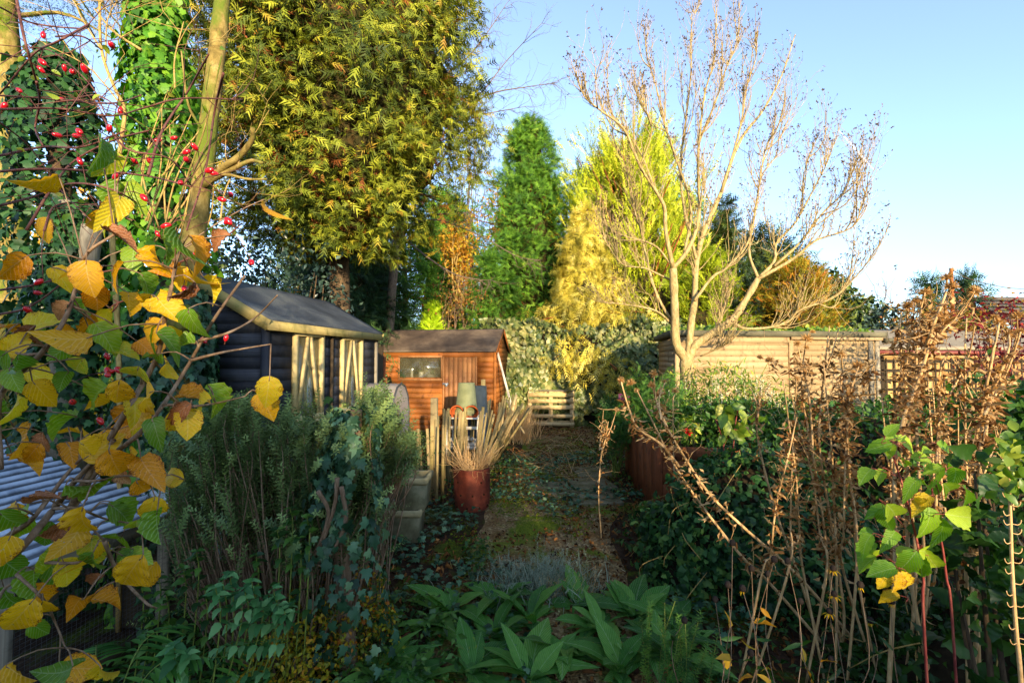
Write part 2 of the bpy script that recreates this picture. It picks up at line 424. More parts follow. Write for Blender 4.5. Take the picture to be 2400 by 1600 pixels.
def felt(name, stops, s=60):
    m = NT(name); v = m.coord('Object', (1, 1, 1), False); fine = m.noise(v, 160, 2, .6); big = m.noise(v, 1.7, 4, .65, .4)
    f = m.math('ADD', m.math('MULTIPLY', fine, .35), m.math('MULTIPLY', big, .65))
    return m.bsdf(m.ramp(f, stops), .85, .25, fine, .35, .003)
M['felt_black'] = felt('charcoal_roof_felt', [(.32, '24282c'), (.5, '42474d'), (.66, '6a6c66')])
M['felt_brown'] = felt('brown_grey_roof_felt', [(.32, '2e2620'), (.5, '504338'), (.66, '746452')])
M['felt_tan'] = felt('tan_grey_roof_felt', [(.3, '746957'), (.5, '8d8069'), (.7, 'a3967c')])
M['felt_edge'] = felt('mossy_roof_edge', [(.3, '38362a'), (.5, '56523f'), (.7, '757058')])
M['glass'] = glassm('dusty_window_glass')
M['interior'] = plain('tan_shed_interior', [(.3, '5a4e36'), (.7, '8b7c58')], 3)  # one plain tan for the inner walls
M['curtain'] = plain('pale_net_curtain', [(.3, 'a9b0ae'), (.7, 'c6ccc8')], 6, .9, .1, .1, 0, .4)
M['metal_grey'] = plain('galvanised_metal', [(.35, '8d959c'), (.65, 'b6bdc4')], 5, .45, .1, .5, .6)
M['rust'] = plain('rusted_steel', [(.3, '3e1a10'), (.5, '5c2616'), (.7, '743824')], 9, .75, .35, .3)
M['stone'] = plain('mossy_cast_stone', [(.3, '5d5a41'), (.5, '7a775a'), (.62, '8f8b6d'), (.8, 'a29474')], 6, .9, .5, .15)
M['stone_warm'] = plain('lichened_cast_stone_rim', [(.3, '746a48'), (.5, '968a64'), (.8, 'b29c70')], 9, .9, .5, .15)
M['soil'] = plain('dark_potting_soil', [(.3, '1c140e'), (.7, '37291c')], 40, 1, 1.0, .05)
M['white_bag'] = plain('white_plastic_sheet', [(.3, 'b9c0cc'), (.7, 'dfe4ec')], 5, .35, .3, .5, 0, .2)
M['tub'] = plain('faded_green_plastic', [(.3, '6b6f4c'), (.7, '8d8f66')], 6, .6, .1, .3)
M['blue_tub'] = plain('dark_blue_grey_plastic', [(.3, '2b3338'), (.7, '434d52')], 6, .5, .1, .4)
M['terracotta'] = plain('terracotta_clay', [(.3, '8e3f1b'), (.7, 'b55c2e')], 8, .85, .3, .15)
M['white_paint'] = plain('chalky_white_paint', [(.3, 'b9ad98'), (.7, 'd8cfbd')], 12, .7, .2, .3)
M['pebble_white'] = plain('pale_rubble', [(.3, 'a19a8c'), (.7, 'cfc9bc')], 14, .9, .4, .2)
M['gutter'] = plain('red_brown_gutter', [(.3, '5c261a'), (.7, '803a2a')], 6, .5, .1, .4)
M['concrete'] = plain('blue_grey_concrete', [(.3, '6b6d72'), (.7, '8c8d90')], 9, .9, .4, .2)
M['brick'] = plain('dull_roof_tiles', [(.3, '4c4640'), (.7, '6c645c')], 20, .9, .5, .2)
M['render'] = plain('far_house_wall', [(.3, 'a3765a'), (.7, 'b98a6c')], 10, .9, .2, .2)
M['wire'] = plain('dull_galvanised_wire', [(.3, '3a3c3e'), (.7, '55575a')], 9, .6, .0, .4, .5)
M['red_plastic'] = plain('red_plastic', [(.3, '8e1414'), (.7, 'ad2018')], 6, .4, .0, .5)
m_ = NT('clear_plastic_cover'); q_ = m_.noise(m_.coord('Object'), 7, 4, .6, 1.2)
d_ = m_.n('BsdfPrincipled', i_Roughness=.32); d_.inputs['Base Color'].default_value = hexc('b3aca6'); d_.inputs['Specular IOR Level'].default_value = .5
bp_ = m_.n('Bump', i_Strength=.5, i_Distance=.02); m_.l(q_, bp_.inputs['Height']); m_.l(bp_.outputs[0], d_.inputs['Normal'])
t_ = m_.n('BsdfTranslucent'); t_.inputs[0].default_value = hexc('c9beb2'); p_ = m_.n('BsdfTransparent')
x_ = m_.n('MixShader', i_0=.35); m_.l(d_.outputs[0], x_.inputs[1]); m_.l(t_.outputs[0], x_.inputs[2])
y_ = m_.n('MixShader', i_0=.28); m_.l(x_.outputs[0], y_.inputs[1]); m_.l(p_.outputs[0], y_.inputs[2]); m_.l(y_.outputs[0], m_.out.inputs[0]); M['plastic_cover'] = m_.m
m_ = NT('corrugated_clear_sheet'); q_ = m_.noise(m_.coord('Object', (1, 1, 1), False), 5, 5, .7, .5)
a_ = m_.n('Attribute', attribute_name='tint').outputs['Fac']
c_ = m_.mix(m_.math('MULTIPLY', m_.ramp(m_.math('ADD', m_.math('MULTIPLY', a_, .75), m_.math('MULTIPLY', q_, .4)), [(.45, 'ffffff'), (.75, '000000')]), .85), m_.ramp(q_, [(.3, '8a97a8'), (.6, 'b4c0d0'), (.8, 'd0d8e2')]), hexc('2a2b2c'))  # valleys painted dark so the ribs show: grime and groove shade in one
M['corrugated'] = m_.bsdf(c_, .25, .6, q_, .1, .004)
# bark
M['bark_tan'] = bark('pale_tan_bark', [(.3, '74643f'), (.5, '9e885a'), (.7, 'bca678')], (14, 14, 5), .85, .8)
M['bark_birch'] = bark('mossy_yellow_bark', [(.3, '4e4220'), (.5, '7c6a38'), (.7, 'a08c54')], (7, 7, 5), .9, 1.0, '56621e', (.46, .6))
M['bark_dark'] = bark('dark_ridged_bark', [(.3, '2c231a'), (.5, '4a3c2c'), (.7, '6a583f')], (9, 9, 2))
M['bark_grey'] = bark('grey_lichened_bark', [(.3, '524a3e'), (.5, '787060'), (.7, '9a927c')], (9, 9, 2.5), .9, .6, '6c6f42', (.58, .68))
M['bark_red'] = bark('warm_red_brown_bark', [(.3, '5e3418'), (.5, '8a5428'), (.7, 'a87040')], (7, 7, 1.4))
M['twig_grey'] = bark('grey_brown_twigs', [(.3, '4d4136'), (.5, '6b5c4e'), (.7, '877666')], (20, 20, 8), .85, .3)
M['twig_hazel'] = bark('brown_hazel_stems', [(.3, '54402c'), (.5, '77604a'), (.7, '94806a')], (24, 24, 6), .7, .3)
M['twig_rose'] = bark('reddish_rose_stems', [(.3, '402620'), (.5, '64403a'), (.7, '7e5a48')], (24, 24, 6), .6, .3)
M['twig_straw'] = bark('straw_dry_stems', [(.3, '967448'), (.5, 'bc9866'), (.7, 'd6b486')], (24, 24, 6), .8, .3)
M['twig_olive'] = bark('olive_tan_twigs', [(.3, '7a6230'), (.5, 'a0854a'), (.7, 'b89e64')], (24, 24, 6), .8, .3)  # even olive-tan twig colour
M['stem_red'] = bark('crimson_canes', [(.3, '5c2420'), (.5, '7e3a34'), (.7, '9c5e4a')], (24, 24, 6), .5, .2)
M['stem_green'] = plain('green_stems', [(.3, '4c5a1e'), (.7, '7c8a38')], 20, .6, .1)
M['bud'] = plain('dark_brown_buds', [(.3, '3c2c22'), (.7, '66503c')], 20, .8, .2)
# foliage
M['cypress'] = leafm('olive_green_cypress_sprays', [(0, '2c3a14'), (.35, '525e1a'), (.62, '7c8422'), (.82, '9a9c2c'), (.9, '8a5020'), (1, '643818')], .16, .6, .2)
M['conifer_green'] = leafm('fresh_green_conifer_sprays', [(0, '345a20'), (.4, '527c24'), (.75, '6e982c'), (1, '92b040')], .25, .6, .2)
M['conifer_lime'] = leafm('lime_gold_conifer_sprays', [(0, '64761a'), (.4, '9aa81e'), (.75, 'bcc42a'), (1, 'd4d048')], .25, .6, .2)
M['conifer_gold'] = leafm('pale_gold_conifer_sprays', [(0, '8c8430'), (.4, 'c0b03c'), (.75, 'd8c654'), (1, 'e6d878')], .25, .6, .2)
M['conifer_dark'] = leafm('deep_green_conifer_sprays', [(0, '1d3020'), (.5, '304c28'), (1, '4c6c34')], .2, .6, .2)
M['conifer_bright'] = leafm('bright_lime_dwarf_sprays', [(0, '8aac14'), (.5, 'b4d220'), (1, 'd2e850')], .3, .6, .2)
M['conifer_bronze'] = leafm('bronze_gold_conifer_sprays', [(0, '5c6418'), (.4, '8c8420'), (.8, 'b08424'), (1, 'b8702a')], .25, .6, .2)
M['pine'] = leafm('dark_pine_needles', [(0, '1c2a1a'), (.5, '2c4020'), (1, '5c6c2c')], .2, .6, .2)
M['ivy'] = leafm('glossy_dark_ivy', [(0, '17301c'), (.4, '274a24'), (.75, '3c6630'), (1, '628238')], .25, .5, .25)
M['ivy_sunny'] = leafm('sunlit_green_ivy', [(0, '2f5a14'), (.5, '4c8420'), (1, '7ca62c')], .35, .5, .3)  # brighter copy of the ivy, sunlight put into the leaf colour
M['ivy_var'] = leafm('variegated_cream_and_green_ivy', [(0, '3c4e24'), (.3, '667238'), (.55, '98955a'), (.8, 'c2b880'), (1, 'd8ce9c')], .25, .42, .4)
M['ivy_blue'] = leafm('blue_green_ground_ivy', [(0, '1a3320'), (.5, '2e5234'), (.85, '4c7050'), (1, '6d8c60')], .2, .45, .3)
M['holly'] = leafm('dark_evergreen_leaves', [(0, '1c2c14'), (.5, '384c1e'), (.85, '5c6c2a'), (1, '7c8436')], .2, .35, .45)
M['laurel'] = leafm('bluish_dark_laurel_leaves', [(0, '182820'), (.6, '30463a'), (1, '566a5a')], .2, .35, .45)
M['autumn'] = leafm('golden_autumn_leaves', [(0, '8a5a1c'), (.4, 'b88428'), (.8, 'd4aa3c'), (1, '9a9a30')], .45, .6, .2)
M['autumn_brown'] = leafm('russet_autumn_leaves', [(0, '6e4220'), (.4, '946032'), (.75, '9c8238'), (1, '6c7a2c')], .4, .6, .2)
M['red_leaf'] = leafm('dark_red_shrub_leaves', [(0, '3c1418'), (.5, '641e20'), (.9, '8e2a26'), (1, 'a8382a')], .35, .5, .3)
M['rosemary'] = leafm('grey_green_rosemary_needles', [(0, '42552e'), (.45, '647a42'), (.8, '8a9c58'), (1, 'b0b86c')], .25, .5, .3)
M['fern_soft'] = leafm('soft_bright_fern_foliage', [(0, '2a4c24'), (.5, '47752e'), (1, '78a040')], .35, .55, .25)
M['pieris'] = leafm('yellow_green_shrub_leaves', [(0, '3a5a1e'), (.5, '648428'), (.85, '98a838'), (1, 'b8b44c')], .35, .4, .4)
M['tassel'] = leafm('cream_flower_tassels', [(0, 'b8b088'), (1, 'dcd6b8')], .3, .7, .2)
M['yellowing'] = leafm('small_yellowing_leaves', [(0, '2f4618'), (.35, '5a6c1e'), (.6, '94901f'), (.85, 'b8921e'), (1, 'a86018')], .35, .5, .3)
M['weed'] = leafm('mid_green_weed_leaves', [(0, '1e3a16'), (.5, '34581e'), (1, '5a8030')], .35, .45, .35)
M['nettle'] = leafm('blue_green_nettle_leaves', [(0, '305a2e'), (.5, '4c8044'), (1, '7aa464')], .3, .5, .3)
M['grass'] = leafm('grass_blades', [(0, '30461a'), (.5, '566c28'), (.85, '8a8a40'), (1, 'a8905c')], .35, .6, .2)
M['lavender'] = leafm('silver_lavender_foliage', [(0, '5c6a58'), (.5, '808e78'), (.85, '9ea890'), (1, '9c8c68')], .25, .7, .2)
M['dry'] = leafm('crisp_brown_dead_leaves', [(0, '5e3c20'), (.3, '8c6236'), (.65, 'b48c58'), (1, 'd6b684')], .4, .7, .15)
M['litter'] = leafm('fallen_leaf_litter', [(0, '2e1c10'), (.4, '54341c'), (.75, '7c5026'), (1, 'a4703c')], .1, .8, .15)
M['moss'] = leafm('cushion_moss', [(0, '38480f'), (.5, '566614'), (1, '7c8420')], .2, .9, .1)
M['spike'] = leafm('sword_shaped_leaves', [(0, '445c26'), (.6, '6c8438'), (1, 'a0a858')], .3, .5, .3)
M['frond'] = leafm('fern_frond_green', [(0, '24481c'), (.5, '3c6c28'), (1, '5c8c38')], .4, .5, .3)
M['seed'] = leafm('brown_seed_head_bristles', [(0, '8a6032'), (.5, 'b48a50'), (1, 'd8b47c')], .3, .8, .1)
M['petal'] = leafm('yellow_petals', [(0, 'c8940c'), (1, 'e8c020')], .4, .5, .2)
M['pink'] = leafm('magenta_petals', [(0, 'a82878'), (1, 'd458a4')], .4, .5, .2)
M['rose_red'] = leafm('scarlet_petals', [(0, 'a81818'), (1, 'd03030')], .4, .5, .2)
M['core_green'] = plain('dark_conifer_fill', [(.3, '1c1c0e'), (.5, '33301a'), (.7, '4c3a20')], 14, .95, 1.0, .05)  # fill colour of the crown shells, inner shade painted in
M['core'] = plain('dark_core_fill', [(.3, '1b1710'), (.7, '332b1e')], 20, .95, .5, .05)  # dark fill behind leaves, inner shade put into the colour
M['hazel_y'] = bigleaf('yellow_hazel_leaf', [(0, 'c89410'), (.5, 'dcac14'), (1, 'd0bc2c')], '8a5418', .45, .5, 8, (.62, .74))
M['hazel_o'] = bigleaf('orange_hazel_leaf', [(0, 'c47c0c'), (.6, 'd8940e'), (1, 'dcac1c')], '7c4012', .45, .5, 8, (.58, .72))
M['hazel_g'] = bigleaf('green_hazel_leaf', [(0, '4c7416'), (.5, '6c901c'), (.85, '8ca42a'), (1, 'b4ac2c')], '8a6a1c', .42, .45, 8, (.64, .76), .3)
M['hazel_b'] = bigleaf('brown_withered_leaf', [(0, '6e4020'), (.5, '96603a'), (1, 'b48454')], '4a2812', .3, .6, 8, (.55, .72))
M['comfrey'] = bigleaf('broad_green_leaf', [(0, '2e5c1e'), (.5, '447a28'), (1, '64943a')], '8a8a30', .35, .55, 12, (.66, .8), .3, spec=.2)
M['raspberry'] = bigleaf('lime_raspberry_leaf', [(0, '5c8c18'), (.5, '7ca420'), (1, 'a4bc30')], '8a6a20', .45, .5, 10, (.66, .78), .3)
M['raspberry_y'] = bigleaf('yellow_raspberry_leaf', [(0, 'b88c10'), (.5, 'd0ac18'), (1, 'd8bc28')], '7a4414', .45, .5, 10, (.56, .7))
M['hip'] = plain('glossy_red_rose_hip', [(.3, 'a00818'), (.7, 'c41420')], 4, .22, .02, .6)
M['cone'] = plain('black_seed_cone', [(.3, '120d0a'), (.7, '2a1f18')], 40, .9, .5)
M['hip_tip'] = plain('dark_hip_calyx', [(.3, '3c1c14'), (.7, '5c3020')], 20, .8)
# ------------------------------------------------------------------ ground and path
def gz(x, y):
    p = np.stack([np.atleast_1d(x)*.9, np.atleast_1d(y)*.9, np.zeros(np.size(x))], 1)
    q = p*4.1
    return vnoise(p, 3)*.025+vnoise(q, 5)*.012
ax = np.concatenate([-np.geomspace(420, 13, 14), np.arange(-12.6, 14.6, .3), np.geomspace(15, 420, 14)])
ay = np.concatenate([-np.geomspace(420, 19, 8), np.arange(-18, 30, .4), np.geomspace(31, 420, 14)])
X_, Y_ = np.meshgrid(ax, ay); xx, yy = X_.ravel(), Y_.ravel()
mb = MB(); nx = len(ax)
i_ = (np.arange(len(ay)-1)[:, None]*nx+np.arange(nx-1)[None]).ravel()
near = np.exp(-((xx/30)**2+(yy/40)**2))
mb.add(np.stack([xx, yy, gz(xx, yy)*near], 1), None, np.stack([i_, i_+1, i_+1+nx, i_+nx], 1))
m = NT('garden_soil_moss_and_litter'); gp = m.n('NewGeometry').outputs['Position']
n1 = m.noise(gp, 1.1, 5, .62, .4); n2 = m.noise(gp, 6, 5, .7); n3 = m.noise(gp, 38, 3, .7); n4 = m.noise(gp, 2.3, 4, .6, .8)
c = m.ramp(m.math('ADD', m.math('MULTIPLY', n2, .6), m.math('MULTIPLY', n3, .4)), [(.3, '1d140d'), (.5, '35261a'), (.7, '584330')])
c = m.mix(m.ramp(n4, [(.5, '000000'), (.62, 'ffffff')]), c, m.ramp(n3, [(.3, '2c360f'), (.7, '57621a')]))
M['ground'] = m.bsdf(c, .95, .1, n3, .8, .02)
mb.build('ground', M['ground'], None, True, kind='structure')
m = NT('worn_gravel_and_moss_path'); gp = m.n('NewGeometry').outputs['Position']
vo = m.n('TexVoronoi', i_Scale=55.0); m.l(gp, vo.inputs['Vector'])
n2 = m.noise(gp, 5, 5, .7); n4 = m.noise(gp, 1.7, 5, .65, .6); n5 = m.noise(gp, 30, 3, .7)
c = m.ramp(vo.outputs['Color'], [(.1, '4a3a26'), (.45, '7c6544'), (.8, 'a08a60'), (1, 'b8a884')])
c = m.mix(m.ramp(n2, [(.42, '000000'), (.6, 'ffffff')]), c, m.ramp(n5, [(.3, '4c3620'), (.7, '7e6038')]))
c = m.mix(m.ramp(n4, [(.5, '000000'), (.6, 'ffffff')]), c, m.ramp(n5, [(.3, '3a4a10'), (.7, '6c7820')]))
M['path'] = m.bsdf(c, .95, .1, m.math('ADD', vo.outputs['Distance'], n5), .9, .012)
mb = MB(); ys = np.arange(2.4, 12.4, .12); ss = np.linspace(-1, 1, 17)
SS, YY = np.meshgrid(ss, ys); yy = YY.ravel(); s_ = SS.ravel()
cx = .28+.115*(yy-3.7); hw = .72+.02*(yy-3.7)+.12*vnoise(np.stack([yy*1.3, np.sign(s_)*3, yy*0], 1), 4)
xx = cx+s_*hw
zz = gz(xx, yy)+.014-.03*(np.abs(s_) > .97)
i_ = (np.arange(len(ys)-1)[:, None]*17+np.arange(16)[None]).ravel()
mb.add(np.stack([xx, yy, zz], 1), None, np.stack([i_, i_+1, i_+18, i_+17], 1))
path = mb.build('path', M['path'], None, True, kind='structure')
M['slab'] = plain('mossy_concrete_slab', [(.3, '45431f'), (.5, '6b6248'), (.75, '857c62')], 7, .95, .6, .1)
for (x, y, r) in ((1.02, 5.75, .1), (1.1, 6.4, .13), (.5, 6.15, .16), (1.25, 7.1, .12)):
    mb = MB(); v, f3, f4 = chamfer(.58, .58, .05, .008); mb.add(v, f3, f4)
    o = bpy.data.objects.new('paving_slab', mb.mesh('paving_slab', M['slab']))
    place(o, path, Matrix.Translation((x, y, float(gz(x, y)[0])+.012)) @ Matrix.Rotation(r, 4, 'Z') @ Matrix.Rotation(rnd(-.02, .02), 4, 'X'))

# ------------------------------------------------------------------ sheds
AX = math.atan(160.7/FPX); E1 = Vector((math.sin(AX), math.cos(AX), 0)); E2 = Vector((-math.cos(AX), math.sin(AX), 0)); UZ = Vector((0, 0, 1))
def quadslab(mb, a, b, c, d, th):
    """thick sheet from four corners (counter-clockwise seen from above)"""
    n = (b-a).cross(d-a).normalized()*th
    v = [a, b, c, d, a+n, b+n, c+n, d+n]
    mb.add([tuple(q) for q in v], None, BOXF)
def gridsheet(mb, a, b, c, d, th, n1, n2, wob, seed):
    """slightly uneven felt sheet with its own thickness"""
    nn = (b-a).cross(d-a).normalized(); P_ = []
    for i in range(n1+1):
        for j in range(n2+1):
            s, t = i/n1, j/n2; P_.append((a*(1-s)+b*s)*(1-t)+(d*(1-s)+c*s)*t)
    P_ = np.array([tuple(q) for q in P_]); dz = vnoise(P_*3.1, seed)*wob
    top = P_+np.array(nn)*(th+dz)[:, None]
    k = n2+1; i_ = (np.arange(n1)[:, None]*k+np.arange(n2)[None]).ravel(); f = np.stack([i_, i_+k, i_+k+1, i_+1], 1)
    N = len(P_); mb.add(np.concatenate([P_, top]), None, np.concatenate([f[:, ::-1], f+N]))
    rim = [i*k for i in range(n1+1)]+[n1*k+j for j in range(1, n2+1)]+[i*k+n2 for i in range(n1-1, -1, -1)]+[j for j in range(n2-1, 0, -1)]
    mb.f[4].append(np.array([(rim[q], rim[(q+1) % len(rim)], rim[(q+1) % len(rim)]+N, rim[q]+N) for q in range(len(rim))])+mb.n-2*N)
class Shed:
    """apex shed: s runs along E1 (depth), d along E2 (to the left)"""
    def __init__(s, root, O): s.r = root; s.O = Vector(O)
    def L(s, a, d, z): return s.O+E1*a+E2*d+UZ*z
def clad_row(sh, wall, fixed, spans, z, h, mat, lean=.006):
    """one row of lapped boards on a wall: 's' boards run along E1 at d=fixed, 'd' boards along E2 at s=fixed"""
    for a, b in spans:
        if b-a < .02: continue
        if wall == 's': p, q, nv = sh.L(a, fixed, z), sh.L(b, fixed, z), -E2
        elif wall == 'S': p, q, nv = sh.L(a, fixed, z), sh.L(b, fixed, z), E2
        elif wall == 'd': p, q, nv = sh.L(fixed, a, z), sh.L(fixed, b, z), -E1
        else: p, q, nv = sh.L(fixed, a, z), sh.L(fixed, b, z), E1
        up = (UZ-nv*.035).normalized()
        off = nv*(lean+.002*R_.random())
        board('board', p+off+UZ*.001*R_.uniform(-1, 1), q+off+UZ*.004*R_.uniform(-1, 1), h*1.05, .012, mat, sh.r, up)

# --- black shed
bs = thing('black_shed', 'black stained timber shed with cream framed windows and sloping charcoal felt roof', 'shed', (-1.9, 3.5, 0))
B = Shed(bs, (-1.9, 3.5, 0)); BL, BW, BE, BR, BD = 1.87, 1.24, 2.05, 2.40, .62
mb = MB()                                     # inner carcass so that no light leaks between boards
def wallbox(mb, sh, s0, s1, d0, d1, z0, z1):
    c = [(s0, d0), (s1, d0), (s1, d1), (s0, d1)]
    mb.add([tuple(sh.L(s, d, z)) for z in (z0, z1) for s, d in c], None, BOXF)
WIN = ((.319, .76), (1.087, 1.529)); WZ = (1.217, 1.997)
for s0, s1, z0, z1 in ((.02, BL-.02, .08, WZ[0]), (.02, BL-.02, WZ[1], BE), (.02, .319, WZ[0], WZ[1]), (.76, 1.087, WZ[0], WZ[1]), (1.529, BL-.02, WZ[0], WZ[1])):
    wallbox(mb, B, s0, s1, .004, .03, z0, z1)
wallbox(mb, B, .02, BL-.02, BW-.03, BW-.004, .08, BE)
for s in (.004, BL-.03):
    wallbox(mb, B, s, s+.026, .03, BW-.03, .08, BE)
    a = [tuple(B.L(s+t, d, z)) for t in (0, .026) for d, z in ((.03, BE), (BW-.03, BE), (BD, BR-.02))]
    mb.add(a, [(0, 1, 2), (3, 5, 4)], [(0, 3, 4, 1), (1, 4, 5, 2), (2, 5, 3, 0)])
wallbox(mb, B, .02, BL-.02, .02, BW-.02, .06, .09)
mb.build('inner_wall', M['interior'], bs)
rows = 21; rh = (BE-.1)/rows
for i in range(rows):
    z = .1+rh*(i+.5)
    if WZ[0]-rh*.4 < z < WZ[1]+rh*.4: sp = [(0, .31), (.77, .905), (.935, 1.078), (1.538, BL)]
    else: sp = [(0, .905), (.935, BL)]
    clad_row(B, 's', 0, sp, z, rh, M['shed_black'])
    clad_row(B, 'd', 0, [(.0, .54), (1.18, BW)] if z < 1.95 else [(0, BW)], z, rh, M['shed_black'])
    clad_row(B, 'D', BL, [(0, BW)], z, rh, M['shed_black'])
for i in range(4):
    z = BE+rh*(i+.3); q = (z+rh*.55-BE)/(BR-BE); sp = [(BD*q, BW-(BW-BD)*q)]
    clad_row(B, 'd', 0, sp, z, rh, M['shed_black']); clad_row(B, 'D', BL, sp, z, rh, M['shed_black'])
board('corner_trim', B.L(-.012, -.012, .08), B.L(-.012, -.012, BE), .045, .045, M['shed_black'], bs, -E1)
board('corner_trim', B.L(BL+.012, -.012, .08), B.L(BL+.012, -.012, BE), .045, .045, M['grey_wood'], bs, -E1)
board('batten', B.L(.92, -.02, .1), B.L(.92, -.02, BE), .026, .03, M['dark_wood'], bs, E1)
def a_window(sh, s0, s1, z0, z1, curtain):
    w_ = board('window', sh.L(s0-.01, -.03, z0-.014), sh.L(s1+.01, -.03, z0-.014), .026, .07, M['cream'], bs)     # sill, carries frame, braces and pane
    w_.name = 'window'
    fw = .046
    for a, b in (((s0, z1-fw/2), (s1, z1-fw/2)), ((s0, z0+fw/2), (s1, z0+fw/2))):
        board('frame', sh.L(a[0], -.02, a[1]), sh.L(b[0], -.02, b[1]), fw, .045, M['cream'], w_)
    for s in (s0+fw/2, s1-fw/2):
        board('frame', sh.L(s, -.021, z0+fw), sh.L(s, -.021, z1-fw), fw, .043, M['cream'], w_, E1)
    mid = (s0+s1)/2
    for s, e in ((s0+.06, -.018), (s1-.06, .018)):
        board('brace', sh.L(s, -.026, z0+fw), sh.L(mid+e, -.026, z1-fw-.004), .045, .018, M['cream'], w_, E1)
    g = board('pane', sh.L(s0+fw, -.008, (z0+z1)/2), sh.L(s1-fw, -.008, (z0+z1)/2), z1-z0-2*fw, .004, M['glass'], w_)
    mb = MB(); n = 40; t = np.linspace(s0+.03, s0+(s1-s0)*curtain, n)
    top = np.array([tuple(sh.L(q, .06+.012*math.sin(q*120), z1-.03)) for q in t]); bot = np.array([tuple(sh.L(q, .07+.02*math.sin(q*110+1), z0+.02)) for q in t])
    k = np.arange(n-1); mb.add(np.concatenate([top, bot]), None, np.stack([k, k+1, k+1+n, k+n], 1)); mb.build('curtain', M['curtain'], w_, True)
    return w_
a_window(B, *WIN[0], *WZ, .96); a_window(B, *WIN[1], *WZ, .6)
# door in the gable end
dr = board('door', B.L(-.018, .60, .5), B.L(-.018, 1.14, .5), .04, .03, M['cream'], bs)
for k in range(6):
    d0 = .60+.09*k; board('plank', B.L(-.02, d0+.043, .12), B.L(-.02, d0+.043, 1.22), .086, .02, M['cream'], dr, E2)
board('rail', B.L(-.035, .58, 1.25), B.L(-.035, 1.16, 1.25), .07, .03, M['fascia'], dr)
board('rail', B.L(-.033, .58, 1.93), B.L(-.033, 1.16, 1.93), .06, .03, M['cream'], dr)
board('jamb', B.L(-.03, .585, .1), B.L(-.03, .585, 1.9), .055, .035, M['cream'], dr, E2)
board('jamb', B.L(-.028, .54, .1), B.L(-.028, .54, 2.0), .035, .05, M['cream'], bs, E2)
board('jamb', B.L(-.028, 1.17, .1), B.L(-.028, 1.17, 2.0), .05, .05, M['cream'], bs, E2)
board('brace', B.L(-.034, .64, 1.29), B.L(-.034, .84, 1.9), .05, .025, M['fascia'], dr, E2)
board('brace', B.L(-.034, 1.1, 1.29), B.L(-.034, .9, 1.9), .05, .025, M['fascia'], dr, E2)
board('pane', B.L(-.012, .61, 1.59), B.L(-.012, 1.14, 1.59), .62, .004, M['glass'], dr)
board('hinge', B.L(-.05, .56, 1.36), B.L(-.05, .6, 1.36), .09, .008, M['dark_wood'], dr)
# roof
ov = .075
def apex_roof(sh, root, Lg, Wd, Dr, Ez, Rz, ov, felt_, fas, gov=.07, th=.02):
    """ridge runs along s"""
    sl = (Rz-Ez)/Dr; e0 = -ov; z0 = Ez-sl*ov+.03; dR = Dr
    zr = Rz+.03; e1 = Wd+ov; z1 = Rz+.03-(Rz-Ez)/(Wd-Dr)*(Wd-Dr+ov)
    rf = None
    for nm, a, b, c, d in (('roof_slope', sh.L(-gov, e0, z0), sh.L(-gov, dR, zr), sh.L(Lg+gov, dR, zr), sh.L(Lg+gov, e0, z0)),
                           ('roof_slope', sh.L(-gov, dR, zr), sh.L(-gov, e1, z1), sh.L(Lg+gov, e1, z1), sh.L(Lg+gov, dR, zr))):
        mb = MB(); gridsheet(mb, a, d, c, b, th, 18, 8, .008, 9) if (d-a).cross(b-a).z > 0 else gridsheet(mb, a, b, c, d, th, 8, 18, .008, 9)
        mb.build(nm, felt_, root, False)
    board('fascia', sh.L(-gov, e0+.004, z0-.028), sh.L(Lg+gov, e0+.004, z0-.028), .075, .016, fas, root)
    for s in (-gov+.006, Lg+gov-.006):
        board('bargeboard', sh.L(s, e0, z0-.03), sh.L(s, dR, zr-.03), .085, .016, fas, root, (UZ))
        board('bargeboard', sh.L(s, dR, zr-.03), sh.L(s, e1, z1-.03), .085, .016, fas, root, (UZ))
apex_roof(B, bs, BL, BW, BD, BE, BR, .075, M['felt_black'], M['fascia'])

# --- orange shed: ridge runs along E2, front faces the camera
os_ = thing('orange_shed', 'orange stained shed with brown felt roof, plank door and wide window', 'shed', (-.404, 10.5, 0))
O = Shed(os_, (-.404, 10.5, 0)); OL, OD, OE, OR = 3.0, 1.9, 1.93, 2.47
mb = MB()
for d0, d1, z0, z1 in ((.02, OL-.02, .08, 1.29), (.02, OL-.02, 1.8, OE), (.02, 1.24, 1.29, 1.8), (2.3, OL-.02, 1.29, 1.8)): wallbox(mb, O, .004, .03, d0, d1, z0, z1)
wallbox(mb, O, OD-.03, OD-.004, .02, OL-.02, .08, OE); wallbox(mb, O, .03, OD-.03, .004, .03, .08, OE); wallbox(mb, O, .03, OD-.03, OL-.03, OL-.004, .08, OE)
wallbox(mb, O, .02, OD-.02, .02, OL-.02, .05, .085)
for d in (.004, OL-.03):
    a = [tuple(O.L(s, d+t, z)) for t in (0, .026) for s, z in ((.03, OE), (OD-.03, OE), (OD/2, OR-.02))]
    mb.add(a, [(0, 1, 2), (3, 5, 4)], [(0, 3, 4, 1), (1, 4, 5, 2), (2, 5, 3, 0)])
mb.build('inner_wall', M['interior'], os_)
rows = 15; rh = (OE-.1)/rows
for i in range(rows):
    z = .1+rh*(i+.5)
    sp = [(0, .41), (1.21, OL)]
    if 1.27 < z < 1.82: sp = [(0, .41), (1.205, 1.235), (2.305, OL)]
    if z > 1.82: sp = [(0, OL)]
    clad_row(O, 'd', 0, sp, z, rh, M['shed_orange']); clad_row(O, 's', 0, [(0, OD)], z, rh, M['shed_orange'])
